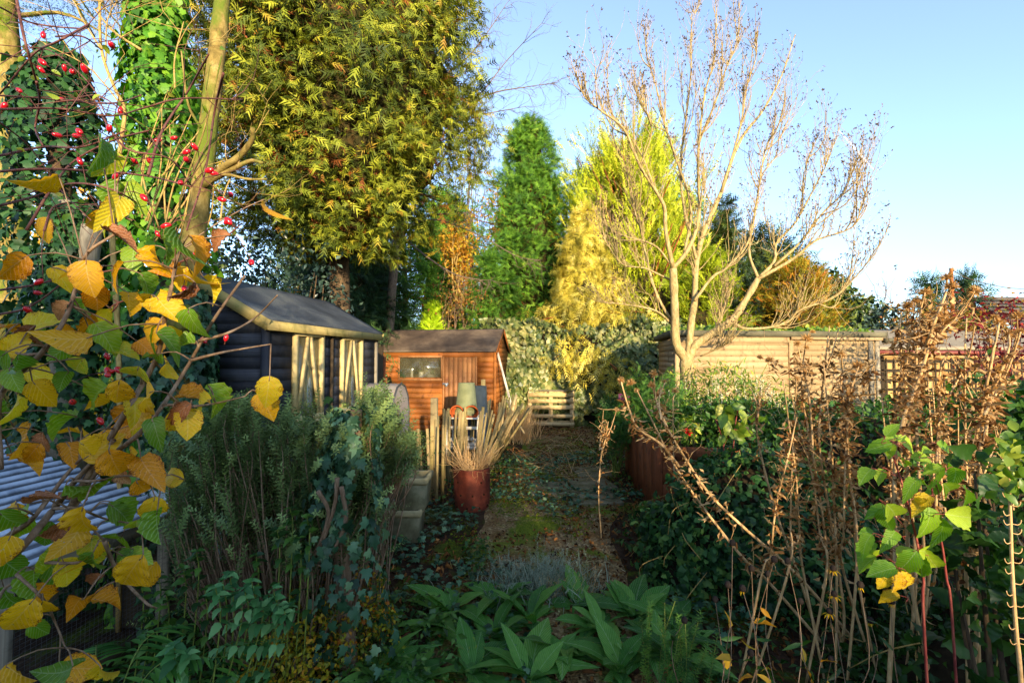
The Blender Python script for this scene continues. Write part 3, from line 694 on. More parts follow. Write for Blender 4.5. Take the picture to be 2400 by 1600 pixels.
for i in range(5):
    z = OE+rh*(i+.3); q = (z+rh*.5-OE)/(OR-OE)
    if q < 1: clad_row(O, 's', 0, [(OD/2*q, OD-OD/2*q)], z, rh, M['shed_orange'])
board('corner_trim', O.L(-.015, -.015, .08), O.L(-.015, -.015, OE), .05, .05, M['shed_orange'], os_, -E1)
dd = board('door', O.L(-.012, .42, .9), O.L(-.012, 1.2, .9), .03, .02, M['door_orange'], os_)
for k in range(7):
    d0 = .43+.11*k; board('plank', O.L(-.02, d0+.053, .12), O.L(-.02, d0+.053, 1.8), .105, .018, M['door_orange'], dd, E2)
board('frame', O.L(-.03, .425, .1), O.L(-.03, .425, 1.82), .045, .03, M['door_orange'], dd, E2); board('frame', O.L(-.03, 1.205, .1), O.L(-.03, 1.205, 1.82), .035, .03, M['door_orange'], dd, E2)
board('hasp', O.L(-.045, 1.08, 1.18), O.L(-.045, 1.22, 1.18), .04, .02, M['metal_grey'], dd); board('padlock', O.L(-.06, 1.1, 1.15), O.L(-.06, 1.15, 1.15), .055, .02, M['metal_grey'], dd)
wn = board('window', O.L(-.02, 1.24, 1.815), O.L(-.02, 2.31, 1.815), .045, .035, M['door_orange'], os_)
board('frame', O.L(-.02, 1.24, 1.275), O.L(-.02, 2.31, 1.275), .045, .035, M['door_orange'], wn)
for d in (1.25, 2.3): board('frame', O.L(-.021, d, 1.3), O.L(-.021, d, 1.79), .04, .035, M['door_orange'], wn, E2)
board('pane', O.L(-.006, 1.27, 1.545), O.L(-.006, 2.28, 1.545), .49, .004, M['glass'], wn)
mb = MB()
for dx, h, w_ in ((1.75, .16, .1), (2.0, .25, .05), (1.5, .1, .14)): wallbox(mb, O, .08, .14, dx, dx+w_, 1.29, 1.29+h)
wallbox(mb, O, .05, .2, 1.27, 2.28, 1.26, 1.285)
mb.build('window_shelf', M['white_paint'], wn)
mb = MB()
for a, b, c, d in ((O.L(-.07, -.07, OE-.01), O.L(-.07, OL+.07, OE-.01), O.L(OD/2, OL+.07, OR+.03), O.L(OD/2, -.07, OR+.03)),
                   (O.L(OD+.07, -.07, OE-.01), O.L(OD/2, -.07, OR+.03), O.L(OD/2, OL+.07, OR+.03), O.L(OD+.07, OL+.07, OE-.01))):
    mb = MB()
    if (b-a).cross(d-a).z < 0: b, d = d, b
    gridsheet(mb, a, b, c, d, .018, 20, 8, .009, 4); mb.build('roof_slope', M['felt_brown'], os_)
for s0, z0, s1, z1 in ((-.07, OE-.035, OD/2, OR+.005), (OD/2, OR+.005, OD+.07, OE-.035)):
    board('bargeboard', O.L(s0, -.064, z0), O.L(s1, -.064, z1), .09, .016, M['shed_orange'], os_)

# --- pale slatted shed on the right with a flat felt roof
ps = thing('slatted_garden_shed', 'pale lapped timber shed with flat mossy roof behind the bare tree', 'shed', (2.86, 8.0, 0))
a0 = Vector((2.86, 8.0, 0)); a1 = Vector((6.86, 8.5, 0)); aL = Vector((3.30, 10.2, 0))
F1 = (a1-a0).normalized(); F2 = (aL-a0).normalized(); FL = (a1-a0).length; NB = Vector((F1.y, -F1.x, 0))
rows = 20; rh = 2.06/rows
def slat_wall(p0, d, spans, nv, mat):
    for (x0, x1) in spans:
        for i in range(rows):
            z = .06+rh*(i+.5); a = p0+d*x0+UZ*z; b = p0+d*x1+UZ*z; off = nv*(.008+.004*R_.random())
            board('slat', a+off, b+off+UZ*R_.uniform(-.006, .006), rh*1.14, .012, mat, ps, (UZ-nv*.08).normalized())
slat_wall(a0, F1, [(.06, 2.16), (2.26, 3.93)], NB, M['pale_wood'])
NL = Vector((-F2.y, F2.x, 0)); slat_wall(a0, F2, [(.06, 2.2)], NL, M['pale_wood'])
for x in (.03, 2.21, 3.96): board('post', a0+F1*x+NB*.015, a0+F1*x+NB*.015+UZ*2.14, .08, .05, M['pale_wood'] if x < 3 else M['grey_wood'], ps, F1)
board('batten', a0+F1*3.82+NB*.03, a0+F1*3.82+NB*.03+UZ*2.1, .09, .02, M['grey_wood'], ps, F1)
board('batten', a0+F1*2.27+NB*.03+UZ*1.72, a0+F1*3.93+NB*.03+UZ*1.70, .08, .02, M['pale_wood'], ps)
board('batten', a0+F1*.05+NB*.032+UZ*2.1, a0+F1*2.2+NB*.032+UZ*2.1, .1, .02, M['pale_wood'], ps)
mb = MB(); ib = a0+F1*.05-NB*.03
mb.add([tuple(q+UZ*z) for z in (.05, 2.1) for q in (ib, a0+F1*3.9-NB*.03, a0+F1*3.9-NB*.03+F2*2.1, ib+F2*2.1)], None, BOXF); mb.build('inner_wall', M['dark_wood'], ps)
rp = [a0+NB*.1-F1*.12, a0+F1*(FL+.08)+NB*.1, a0+F1*(FL+.08)+F2*2.4, a0-F1*.12+F2*2.4]
mb = MB(); gridsheet(mb, *[q+UZ*2.16 for q in rp], .1, 24, 10, .012, 8); mb.build('roof', M['felt_edge'], ps)
board('fascia', rp[0]+UZ*2.13+F1*2.3-NB*.02, rp[1]+UZ*2.125-NB*.02, .05, .03, M['pale_wood'], ps)
board('rafter_end', a0+F1*4.02+NB*.12+UZ*2.1, a0+F1*4.28+NB*.1+UZ*2.08, .09, .1, M['felt_edge'], ps)

# --- outbuilding further right with sloping tan felt roof and red-brown gutter
ob = thing('felt_roofed_outbuilding', 'low outbuilding with tan sloping felt roof and red-brown gutter behind the trellis', 'outbuilding', (8.5, 10, 0))
mb = MB(); gridsheet(mb, Vector((7.35, 9.5, 1.95)), Vector((13.5, 10.2, 1.95)), Vector((13.6, 12.6, 2.5)), Vector((7.6, 11.6, 2.5)), .04, 26, 10, .02, 6); mb.build('roof', M['felt_tan'], ob)
mb = MB(); quadslab(mb, Vector((7.6, 9.7, 0)), Vector((13.4, 10.35, 0)), Vector((13.4, 12.3, 0)), Vector((7.7, 11.5, 0)), 1.93); mb.build('wall', M['tan_wood'], ob)
mb = MB(); tube(mb, [(7.3, 9.43, 1.9), (10, 9.74, 1.89), (13.5, 10.14, 1.88)], .045, 8); mb.build('gutter', M['gutter'], ob, True)
board('post', Vector((7.25, 9.3, 0)), Vector((7.25, 9.3, 2.0)), .17, .12, M['concrete'], ob, (1, 0, 0), .01)
# --- trellis fence
tr = thing('trellis_fence', 'dark square lattice trellis in front of tan boards beside the slatted shed', 'trellis', (7.4, 9.1, 0))
tA = Vector((7.4, 9.1, 0)); tB = Vector((12.9, 9.75, 0)); tD = (tB-tA).normalized(); tL = (tB-tA).length; tN = Vector((tD.y, -tD.x, 0))
for k in range(30): board('slat', tA+tD*(.08+k*.185)+UZ*.3, tA+tD*(.08+k*.185)+UZ*1.78, .032, .018, M['dark_wood'], tr, tD)
for k in range(8): board('cross_slat', tA+tN*.019+UZ*(.4+.19*k), tB+tN*.019+UZ*(.4+.19*k), .032, .018, M['dark_wood'], tr)
for k in range(4): board('post', tA+tD*(.02+k*1.82)-tN*.06, tA+tD*(.02+k*1.82)-tN*.06+UZ*1.82, .08, .08, M['dark_wood'], tr, tD)
board('top_rail', tA+tN*.02+UZ*1.8, tB+tN*.02+UZ*1.8, .05, .07, M['tan_wood'], tr)
for k in range(24):
    d0 = .1+k*.228; board('backing_board', tA+tD*d0-tN*.2+UZ*.1, tA+tD*d0-tN*.2+UZ*1.74, .215, .02, M['tan_wood'], tr, tD)

# --- far house and pole
hs = thing('distant_house', 'distant house with dull tiled roof ridge beyond the shrubs', 'house', (30, 26, 0))
rA, rB = P(2280, 704, 26), P(2700, 706, 27)
mb = MB(); quadslab(mb, rA+Vector((0, -3, -2.4)), rB+Vector((0, -3, -2.4)), rB, rA, .06); mb.build('roof', M['brick'], hs)
for k in range(11):
    z = k/11.0; board('tile_course', rA+Vector((0, -3, -2.4))*(1-z)+Vector((0, -.03, .09)), rB+Vector((0, -3, -2.4))*(1-z)+Vector((0, -.03, .09)), .05, .26, M['brick'], hs, (0, -.6, .8))
tube_ = MB(); tube(tube_, [rA+UZ*.08, rB+UZ*.08], .12, 8); tube_.build('ridge', M['brick'], hs)
mb = MB(); quadslab(mb, Vector((rA.x+.3, 23.4, 0)), Vector((rB.x, 24.4, 0)), Vector((rB.x, 29, 0)), Vector((rA.x+.3, 28, 0)), rA.z-2.2); mb.build('wall', M['render'], hs)
tp = thing('telegraph_pole', 'brown wooden pole with a drooping wire above the seed heads', 'pole', (P(2229, 842, 24).x, 24, 0))
top = P(2229, 628, 24); mb = MB(); tube(mb, [(top.x, 24, 0), top], [.1, .08], 10); mb.build('shaft', M['bark_red'], tp, True)
mb = MB(); pw = [P(2234, 634, 24), P(2262, 650, 24.5), P(2310, 664, 25.5), P(2360, 674, 26.5), P(2430, 680, 28)]; tube(mb, spline(pw, 16), .02, 5); mb.build('wire', M['bark_dark'], tp)
mb = MB(); lathe(mb, [(0, .1), (.05, .1), (.08, .04), (.05, 0), (.09, -.04), (.05, -.08), (0, -.08)], tuple(top+Vector((.16, 0, -.05))), 8); mb.build('insulator', M['white_paint'], tp)
# --- vapour trail high in the sky
m = NT('thin_vapour_trail'); d_ = m.n('BsdfTransparent'); e_ = m.n('BsdfDiffuse'); e_.inputs[0].default_value = (.95, .95, .95, 1)
t2_ = m.n('BsdfTranslucent'); t2_.inputs[0].default_value = (.95, .95, .95, 1); x0_ = m.n('AddShader'); m.l(e_.outputs[0], x0_.inputs[0]); m.l(t2_.outputs[0], x0_.inputs[1])
x_ = m.n('MixShader', i_0=.3); m.l(d_.outputs[0], x_.inputs[1]); m.l(x0_.outputs[0], x_.inputs[2]); m.l(x_.outputs[0], m.out.inputs[0])
mb = MB(); va, vb = P(1966, 306, 3000), P(2048, 398, 3300); tube(mb, spline([va, (va+vb)/2, vb], 12), [1, 2, 3, 4, 5, 6, 6, 6, 5, 4, 3, 1], 8)
mb.build('vapour_trail', m.m, None, True, 'thin white vapour trail slanting down the blue sky', 'vapour trail')
# ------------------------------------------------------------------ trees
def pick(tpls): return tpls
def conifer(name, label, base, h, prof, nb, ns, size, tpl, mat, trunk_mat, seed, up=.35, droop=-.1, z0=.08, trunk_r=.12, spread=.32, inner=.3,
            group=None, cat='conifer', hang=0.0, azs=None, lump=.38, tint=(.0, .8), brown=0.0, core=.5):
    """trunk, side branches and flat sprays set along each branch"""
    rs = np.random.RandomState(seed); base = np.asarray(tuple(base), float)
    t = z0+(1-z0)*rs.rand(nb)**.85; az = rs.rand(nb)*2*np.pi
    fr_ = rs.rand(nb) < .72; az = np.where(fr_, -np.pi/2+rs.uniform(-1.95, 1.95, nb), az)       # thickest on the side that faces the garden
    if azs is not None: az = azs[0]+(azs[1]-azs[0])*rs.rand(nb)
    Rr = np.array([prof(q) for q in t])*(1+lump*vnoise(np.stack([np.cos(az)*2.1, np.sin(az)*2.1, t*7], 1), seed)+.5*lump*vnoise(np.stack([np.cos(az)*5, np.sin(az)*5, t*17], 1), seed+4))*np.where(rs.rand(nb) < .6, rs.uniform(.9, 1.06, nb), rs.uniform(.6, .92, nb))
    el = up+rs.uniform(-.15, .15, nb)
    dx = np.stack([np.cos(az), np.sin(az), np.zeros(nb)], 1)
    org = base+np.stack([np.zeros(nb), np.zeros(nb), t*h], 1)
    mb = MB(); mt = MB()
    tube(mt, [base+(0, 0, q*h)+np.array((math.sin(q*5+seed), math.cos(q*4), 0))*.06*(q > 0) for q in np.linspace(0, .97, 14)], trunk_r*np.linspace(1, .12, 14), 8)
    for i in range(0, nb, max(1, nb//170)):
        s = np.linspace(0, .85, 5)[:, None]
        tube(mt, org[i]+Rr[i]*(s*dx[i]+np.array((0, 0, 1))*(np.tan(el[i])*s+droop*s*s)), np.linspace(.022, .006, 5)*max(.5, Rr[i]), 4, 0, False)
    n = nb*ns; b = np.repeat(np.arange(nb), ns); s = inner+(1-inner)*rs.rand(n)**.6; s = s*1.02
    side = np.stack([-dx[b, 1], dx[b, 0], np.zeros(n)], 1)
    lat = rs.normal(0, 1, n)*spread*Rr[b]*(1.1-s*.75)
    z = Rr[b]*(np.tan(el[b])*s+droop*s*s)+rs.normal(0, .08, n)*Rr[b]
    pos = org[b]+dx[b]*(Rr[b]*s)[:, None]+side*lat[:, None]; pos[:, 2] += z
    fw = dx[b]*.6+side*(lat/np.maximum(Rr[b], .1)*1.6)[:, None]+rs.normal(0, .42, (n, 3)); fw[:, 2] += np.tan(el[b])*.9-hang
    nor = np.stack([np.zeros(n), np.zeros(n), np.full(n, .55)], 1)+rs.normal(0, .5, (n, 3))+dx[b]*.8
    tn = rs.uniform(tint[0], tint[1], n)+.12*(s-.7)+np.repeat(rs.uniform(-.2, .2, nb), ns)
    if brown:
        bb_ = np.repeat(rs.rand(nb) < .22, ns); k = (bb_ & (rs.rand(n) < .55) & (s < .86)) | ((s < .66) & (rs.rand(n) < brown)); tn = np.clip(tn, 0, .85); tn[k] = rs.uniform(.9, 1.0, k.sum())
    else: tn = np.clip(tn, 0, 1)
    sz = size*rs.uniform(.65, 1.25, n)
    if isinstance(tpl, list):
        ch = rs.randint(0, len(tpl), n)
        for k, tp_ in enumerate(tpl): scatter(mb, tp_, pos[ch == k], fw[ch == k], nor[ch == k], sz[ch == k], tn[ch == k])
    else: scatter(mb, tpl, pos, fw, nor, sz, tn)
    mc = MB(); na, nz = 26, 22; aa = np.linspace(0, 2*np.pi, na, endpoint=False); tt = np.linspace(max(z0, .03), .96, nz); A_, T_ = np.meshgrid(aa, tt); A_, T_ = A_.ravel(), T_.ravel()   # added dark shell: blocks the sky, inner shade put into its colour
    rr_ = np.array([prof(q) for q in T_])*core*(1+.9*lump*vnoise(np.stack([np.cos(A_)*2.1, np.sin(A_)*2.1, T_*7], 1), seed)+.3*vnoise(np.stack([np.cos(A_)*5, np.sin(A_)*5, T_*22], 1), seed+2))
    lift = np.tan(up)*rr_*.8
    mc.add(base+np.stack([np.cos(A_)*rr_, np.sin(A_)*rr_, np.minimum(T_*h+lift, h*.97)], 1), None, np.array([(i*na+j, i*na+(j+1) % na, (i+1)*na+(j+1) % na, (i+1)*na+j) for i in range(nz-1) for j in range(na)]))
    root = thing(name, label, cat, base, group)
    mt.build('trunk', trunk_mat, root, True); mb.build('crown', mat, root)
    if core: mc.build('dark_inner_shell', M['core_green'], root)
    return root
def gx(x, Y): return (x-1200)/FPX*Y
def hz(y, Y): return P(1200, y, Y).z
SPRAY_N = spray_tpl(4, .62, .1, .25, .7, 11, False); SPRAY_M = spray_tpl(4, .55, .1, .4, .8, 12, False)
# --- big cypress hanging over the sheds
cb = (gx(775, 7.0), 7.3, 0)
def big_prof(t):
    z = t*13
    return 2.4*math.sqrt(max(.02, 1-((z-6.7)/3.25)**2)) if z < 6.7 else 2.4*(1-(z-6.7)/11)
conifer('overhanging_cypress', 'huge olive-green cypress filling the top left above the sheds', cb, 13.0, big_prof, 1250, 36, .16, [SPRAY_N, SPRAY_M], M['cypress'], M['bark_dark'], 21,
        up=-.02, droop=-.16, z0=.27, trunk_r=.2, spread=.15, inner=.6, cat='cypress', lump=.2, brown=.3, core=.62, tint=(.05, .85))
# --- tree line at the bottom of the garden
cone = lambda r, p=.8: (lambda t: r*(1-t)**p+.12)
conifer('tall_green_conifer', 'tall fresh green conifer with pointed top in the middle of the tree line', (gx(1245, 17), 17, 0), hz(285, 17), lambda t: 3.1*(1-t)**.55*(.75+.25*min(1, t*5))+.08, 400, 32, .33,
        SPRAY_FAR, M['conifer_green'], M['bark_red'], 3, up=.22, z0=.05, spread=.2, inner=.35)
conifer('lime_upright_conifer', 'bushy lime-gold conifer with upswept plumes behind the bare tree', (gx(1478, 16), 16, 0), hz(392, 16), lambda t: 2.55*(1-t)**.36*(.8+.2*min(1, t*4))+.1, 340, 28, .42,
        SPRAY_UP, M['conifer_lime'], M['bark_red'], 5, up=.85, droop=.15, z0=.04, spread=.14, inner=.4, tint=(.1, .95))
conifer('pale_gold_conifer', 'pale golden weeping conifer in front of the taller green one', (gx(1368, 13.8), 13.8, 0), hz(490, 13.8), lambda t: 3.0*(1-t)**.95*(.9+.1*math.sin(t*40))+.1, 300, 27, .29,
        SPRAY_WEEP, M['conifer_gold'], M['bark_red'], 8, up=-.05, droop=-.15, z0=.1, spread=.2, inner=.35, hang=.35, tint=(.1, .95), lump=.6)
conifer('dwarf_lime_conifer', 'small bright lime dwarf conifer peeping over the orange shed roof', (gx(1014, 13), 13, 0), hz(722, 13), lambda t: .55*(1-t)**.7+.03, 90, 14, .24,
        SPRAY_UP, M['conifer_bright'], M['bark_red'], 9, up=.8, z0=.3, trunk_r=.05, spread=.15)
conifer('open_green_conifer', 'open green conifer with bare orange trunk left of the russet shrub', (gx(945, 14.5), 14.5, 0), hz(430, 14.5), lambda t: 1.9*(1-t)**.4*(.6+.4*abs(math.sin(t*9)))+.15, 220, 26, .32,
        SPRAY_FAR, M['conifer_green'], M['bark_red'], 12, core=.0, up=.1, z0=.12, trunk_r=.17, spread=.22)
conifer('shaded_dark_conifer', 'dark shaded conifer close behind the black shed roof', (gx(800, 11.5), 11.5, 0), hz(500, 11.5), lambda t: 1.7*(1-t)**.5+.1, 180, 22, .34,
        SPRAY_FAR, M['conifer_dark'], M['bark_dark'], 14, up=.0, z0=.1, trunk_r=.14, spread=.22, hang=.2)
conifer('deep_green_shade_conifer', 'deep green conifer filling the shade right of the black shed roof', (gx(880, 13), 13, 0), hz(590, 13), lambda t: 1.6*(1-t)**.55+.1, 150, 20, .34,
        SPRAY_FAR, M['conifer_dark'], M['bark_dark'], 15, up=.05, z0=.05, spread=.22)
conifer('mid_green_conifer', 'mid green conifer branches below the tall green one', (gx(1150, 14.8), 14.8, 0), hz(600, 14.8), lambda t: 1.35*(1-t)**.6+.1, 150, 20, .32,
        SPRAY_FAR, M['conifer_green'], M['bark_red'], 16, up=.15, z0=.05, spread=.2, tint=(0, .6))
conifer('slim_dark_conifer', 'slim dark conifer seen through the bare tree', (gx(1705, 17), 17, 0), hz(478, 17), lambda t: 1.1*(1-t)**.7+.08, 150, 16, .4, SPRAY_FAR, M['holly'], M['bark_dark'], 18, up=.4, z0=.03, spread=.2)
conifer('low_green_conifer', 'low yellow-green conifer behind the bare tree trunk', (gx(1655, 13.5), 13.5, 0), hz(610, 13.5), lambda t: 1.35*(1-t)**.5+.1, 130, 18, .34, SPRAY_UP, M['conifer_lime'], M['bark_red'], 19, up=.6, z0=.02, spread=.18, tint=(0, .5))
conifer('bronze_conifer', 'rounded bronze-gold conifer behind the slatted shed roof', (gx(1862, 13), 13, 0), hz(628, 13), lambda t: 1.35*math.sqrt(max(.01, 1-t**2.2))+.05, 170, 18, .3, SPRAY_UP, M['conifer_bronze'], M['bark_red'], 20, up=.5, z0=.02, spread=.2, tint=(0, 1))
conifer('tiny_far_conifer', 'small dark far conifer left of the wooden pole', (gx(2180, 27), 27, 0), hz(655, 27), lambda t: 1.3*(1-t)**.7+.1, 60, 12, .7, SPRAY_FAR, M['conifer_dark'], M['bark_dark'], 31, up=.3, spread=.25)
conifer('small_far_conifer', 'small dark far conifer right of the wooden pole', (gx(2272, 26), 26, 0), hz(648, 26), lambda t: 1.4*(1-t)**.8+.1, 60, 12, .7, SPRAY_FAR, M['conifer_dark'], M['bark_dark'], 32, up=.3, spread=.25)

def shell_points(rs, n, c, r, lump=.3, seed=1, inner=.55, zmin=None, freq=1.6):
    """points through the outer volume of a lumpy ellipsoid: position, outward normal"""
    d = nrm(rs.normal(0, 1, (n, 3)))
    k = 1+lump*vnoise(d*freq+seed*7.7, seed)+.5*lump*vnoise(d*freq*2.6+seed, seed+1)
    s = inner+(1-inner)*rs.rand(n)**.5
    p = np.asarray(tuple(c))+d*np.asarray(r)*(k*s)[:, None]
    if zmin is not None:
        q = p[:, 2] > zmin; p, d = p[q], d[q]
    return p, d
def bushy(name, label, c, r, n, size, tpl, mat, seed, cat='shrub', stem_mat=None, lump=.35, inner=.55, tint=(0, 1), zmin=.02, group=None, face=.6, stems=5, freq=1.6, kind=None, hang=.2):
    """leafy shrub: stems from the ground and leaves through the crown's outer volume"""
    rs = np.random.RandomState(seed); c = np.asarray(tuple(c), float)
    p, d = shell_points(rs, n, c, r, lump, seed, inner, zmin, freq); k = len(p)
    nor = d*face+rs.normal(0, .6, (k, 3))+np.array((0, 0, .35)); fw = rs.normal(0, 1, (k, 3))+np.array((0, 0, -hang))+d*.4
    mb = MB(); scatter(mb, tpl, p, fw, nor, size*rs.uniform(.6, 1.25, k), np.clip(rs.uniform(tint[0], tint[1], k)+.15*vnoise(p*2.5, seed), 0, 1))
    root = thing(name, label, cat, (c[0], c[1], 0), group)
    ms = MB()
    for i in range(stems):
        e = c+nrm(rs.normal(0, 1, 3))*np.asarray(r)*.75; b = np.array((c[0]+rs.uniform(-.2, .2)*r[0], c[1]+rs.uniform(-.2, .2)*r[1], 0.0))
        tube(ms, spline([b, (b+e)/2+rs.normal(0, .08, 3)*r[0], e], 7), np.linspace(.022, .006, 7)*max(.7, r[0]), 5)
    ms.build('trunk', stem_mat or M['bark_dark'], root, True); mb.build('crown', mat, root)
    return root
bushy('holly_tree', 'large dark evergreen tree on the right of the tree line', (gx(1910, 15), 15, hz(720, 15)*.78), (1.75, 1.4, 2.45), 9000, .2, OVALF, M['holly'], 41, 'tree', lump=.3, inner=.5)
bushy('blue_laurel', 'bluish dark laurel beside the far evergreen tree', (gx(2050, 14), 14, 1.9), (1.3, 1.0, 1.35), 4200, .17, OVALF, M['laurel'], 42, lump=.25)
bushy('olive_evergreen', 'olive evergreen bush below the large dark evergreen tree', (gx(1985, 15.5), 15.5, 2.2), (1.4, 1.0, 1.9), 4200, .18, OVALF, M['holly'], 43, lump=.35)
bushy('brown_leafed_bush', 'thin brown-leaved bush behind the tan felt roof', (gx(2190, 13), 13, 2.0), (1.4, .9, 1.5), 2600, .12, OVALF, M['autumn_brown'], 44, lump=.45, stems=26, inner=.3)
bushy('russet_bush', 'russet and green bush in front of the distant house', (gx(2310, 12.5), 12.5, 1.9), (1.5, .9, 1.35), 2600, .12, OVALF, M['autumn_brown'], 45, lump=.45, stems=26, inner=.3, tint=(.4, 1))
bushy('dark_red_shrub', 'dark red-leaved shrub at the right edge above the trellis', (gx(2375, 6.2), 6.2, 1.95), (.55, .5, .75), 1100, .075, OVALF, M['red_leaf'], 46, lump=.5, stems=34, inner=.25, stem_mat=M['twig_rose'])
bushy('evergreen_undergrowth', 'dark leafy undergrowth behind the orange shed roof', (gx(1100, 13.3), 13.3, 1.3), (1.5, .8, 1.55), 3600, .16, OVALF, M['holly'], 47, lump=.4, tint=(.3, 1))
bushy('left_shade_bush', 'shaded dark leafed bush above the black shed ridge', (gx(620, 6.4), 6.4, 2.5), (1.25, .9, 1.0), 3400, .085, OVALF, M['laurel'], 48, lump=.5, stems=16, inner=.3)
bushy('sunlit_far_shrub', 'sunlit yellow shrub glimpsed between ivy trunk and cypress', (gx(690, 13), 13, 2.3), (1.8, .8, 1.7), 2400, .16, OVALF, M['autumn'], 49, lump=.5, stems=30, inner=.2)
bushy('yellow_far_tree', 'yellow-leaved far tree behind the ivy trunks at the left edge', (gx(120, 14), 14, 3.8), (4.2, 1.4, 3.6), 4200, .2, OVALF, M['autumn'], 50, 'tree', lump=.5, stems=40, inner=.2, tint=(.2, 1))
bushy('left_edge_evergreen', 'green bush below the yellow far tree at the left edge', (gx(60, 9), 9, 1.4), (2.6, 1, 1.6), 3600, .14, OVALF, M['pieris'], 52, lump=.4, stems=12)

for x, y, Y, r, mt_, lb_ in ((1040, 470, 21, 2.3, 'conifer_green', 'far green conifer behind the golden birch'), (1420, 380, 21, 2.6, 'conifer_dark', 'far dark conifer between green and lime conifers'), (1600, 470, 20, 2.2, 'conifer_green', 'far green conifer at the right of the lime one'), (1790, 560, 21, 2.4, 'holly', 'far olive conifer behind the bronze one'), (760, 470, 16, 2.2, 'conifer_dark', 'far dark conifer behind the black shed')):
    conifer('far_conifer', lb_, (gx(x, Y), Y, 0), hz(y, Y), lambda t: r*(1-t)**.42+.1, 120, 15, .75, SPRAY_FAR, M[mt_], M['bark_dark'], int(x), up=.25, z0=.04, spread=.22, inner=.3, group='far conifers')
bushy('evergreen_thicket', 'dark evergreen thicket behind the ivy trunks and mossy trunk', (gx(330, 7.2), 7.2, 3.3), (1.9, .8, 1.75), 4200, .12, OVALF, M['holly'], 53, 'tree', lump=.4, stems=14, inner=.35, tint=(.1, .9))
# bare twiggy growth
def grow(mb, p, d, r, L, depth, rs, up=.25, fork=2.4, wob=.18, tips=None, sides=4, ratio=.72, spreadang=.55):
    """recursive bare branching"""
    n = 5 if r > .01 else (3 if r > .003 else 2); pts = [np.array(p)]; d = np.array(d, float)
    for i in range(n):
        d = nrm(d+rs.normal(0, wob, 3)+np.array((0, 0, up*.3))); pts.append(pts[-1]+d*L/n)
    tube(mb, pts, np.linspace(r, r*.62, n+1), sides if r > .004 else 3, 0, False)
    if depth == 0:
        if tips is not None: tips.append((pts[-1], d))
        return
    k = int(fork)+(rs.rand() < fork % 1)
    for i in range(k):
        a = nrm(d+rs.normal(0, spreadang, 3)); j = n if i == 0 else rs.randint(1, n+1)
        grow(mb, pts[j], a, r*.62 if i else r*.62, L*ratio*rs.uniform(.75, 1.2), depth-1, rs, up, fork, wob, tips, sides, ratio, spreadang)
def bare_tree(name, label, base, h, r, seed, depth=5, lean=(0, 0, 1), fork=2.3, mat='twig_grey', leaf=None, cat='tree', first=.28, sp=.45, up=.35):
    rs = np.random.RandomState(seed); mb = MB(); tips = []; base = np.asarray(tuple(base), float)
    grow(mb, base, nrm(np.array(lean, float)), r, h*first, depth, rs, up, fork, .1, tips, 6, .76, sp)
    root = thing(name, label, cat, base); mb.build('trunk', M[mat], root, True)
    if leaf:
        n, size, lm = leaf; tp_ = np.array([t[0] for t in tips]); k = rs.randint(0, len(tp_), n)
        q = tp_[k]+rs.normal(0, .22, (n, 3)); ml = MB()
        scatter(ml, OVALF, q, rs.normal(0, 1, (n, 3))+(0, 0, -.5), rs.normal(0, 1, (n, 3)), size*rs.uniform(.6, 1.2, n), rs.rand(n)); ml.build('crown', M[lm], root)
    return root
bare_tree('golden_birch', 'slender birch with thin golden leaves between cypress and green conifer', (gx(1100, 16.5), 16.5, 0), 8.2, .13, 61, 6, fork=2.2, mat='twig_olive', leaf=(3000, .14, 'autumn'), first=.3, sp=.3, up=.7)
bare_tree('purple_twig_birch', 'bare birch with fine purple twigs above the golden birch', (gx(1105, 18.5), 18.5, 0), 12.6, .12, 66, 6, fork=2.3, mat='twig_grey', first=.33, sp=.26, up=.8)
bare_tree('russet_twig_shrub', 'russet thicket of upright twigs behind the orange shed', (gx(1085, 14), 14, 0), 4.6, .05, 63, 6, fork=2.5, mat='twig_hazel', leaf=(900, .1, 'autumn_brown'), first=.25, sp=.32, up=.6)
bare_tree('hazy_bare_shrub', 'hazy bare shrub between evergreen tree and pole', (gx(2090, 19), 19, 0), 5.4, .06, 64, 6, fork=2.5, first=.24, sp=.35, mat='twig_grey', leaf=(500, .13, 'autumn_brown'))
bare_tree('bare_sapling', 'thin bare sapling rising above the hazy shrub', (gx(2125, 21), 21, 0), 6.6, .07, 65, 4, fork=2.2, first=.36, sp=.3, mat='twig_grey')
bare_tree('bare_shrub', 'bare twiggy shrub just right of the dark evergreen tree', (gx(2035, 17), 17, 0), 5.0, .06, 67, 6, fork=2.4, first=.26, sp=.35, mat='twig_olive')
# long birch boughs reaching right of the cypress
bb = thing('birch_boughs', 'bare birch reaching out against the blue sky beside the cypress', 'tree', (gx(900, 12), 12, 0)); mb = MB(); rs = np.random.RandomState(5)
tube(mb, spline([(gx(900, 12), 12, 0), P(930, 560, 11.8), P(990, 300, 11), P(1005, -60, 11)], 14), np.linspace(.13, .07, 14), 8)
for pl in ([(1008, 300), (1080, 250), (1130, 215), (1190, 140), (1270, 55)], [(1008, 300), (1080, 260), (1150, 220), (1230, 205), (1295, 195)], [(1006, 200), (1090, 140), (1140, 80), (1190, 5)],
           [(1006, 350), (1080, 280), (1150, 265), (1230, 250)], [(1012, 420), (1060, 330), (1100, 290), (1150, 310)]):
    pts = spline([P(x, y, 11+.3*i*rs.uniform(-1, 1)) for i, (x, y) in enumerate(pl)], 16); tube(mb, pts, np.linspace(.028, .006, 16), 5)
    for k in range(26):
        j = rs.randint(3, 16); d = nrm(pts[min(j, 15)]-pts[j-2]); grow(mb, pts[j], nrm(d+rs.normal(0, .5, 3)), .006, .55*rs.uniform(.4, 1), 2, rs, -.1, 2.2, .2)
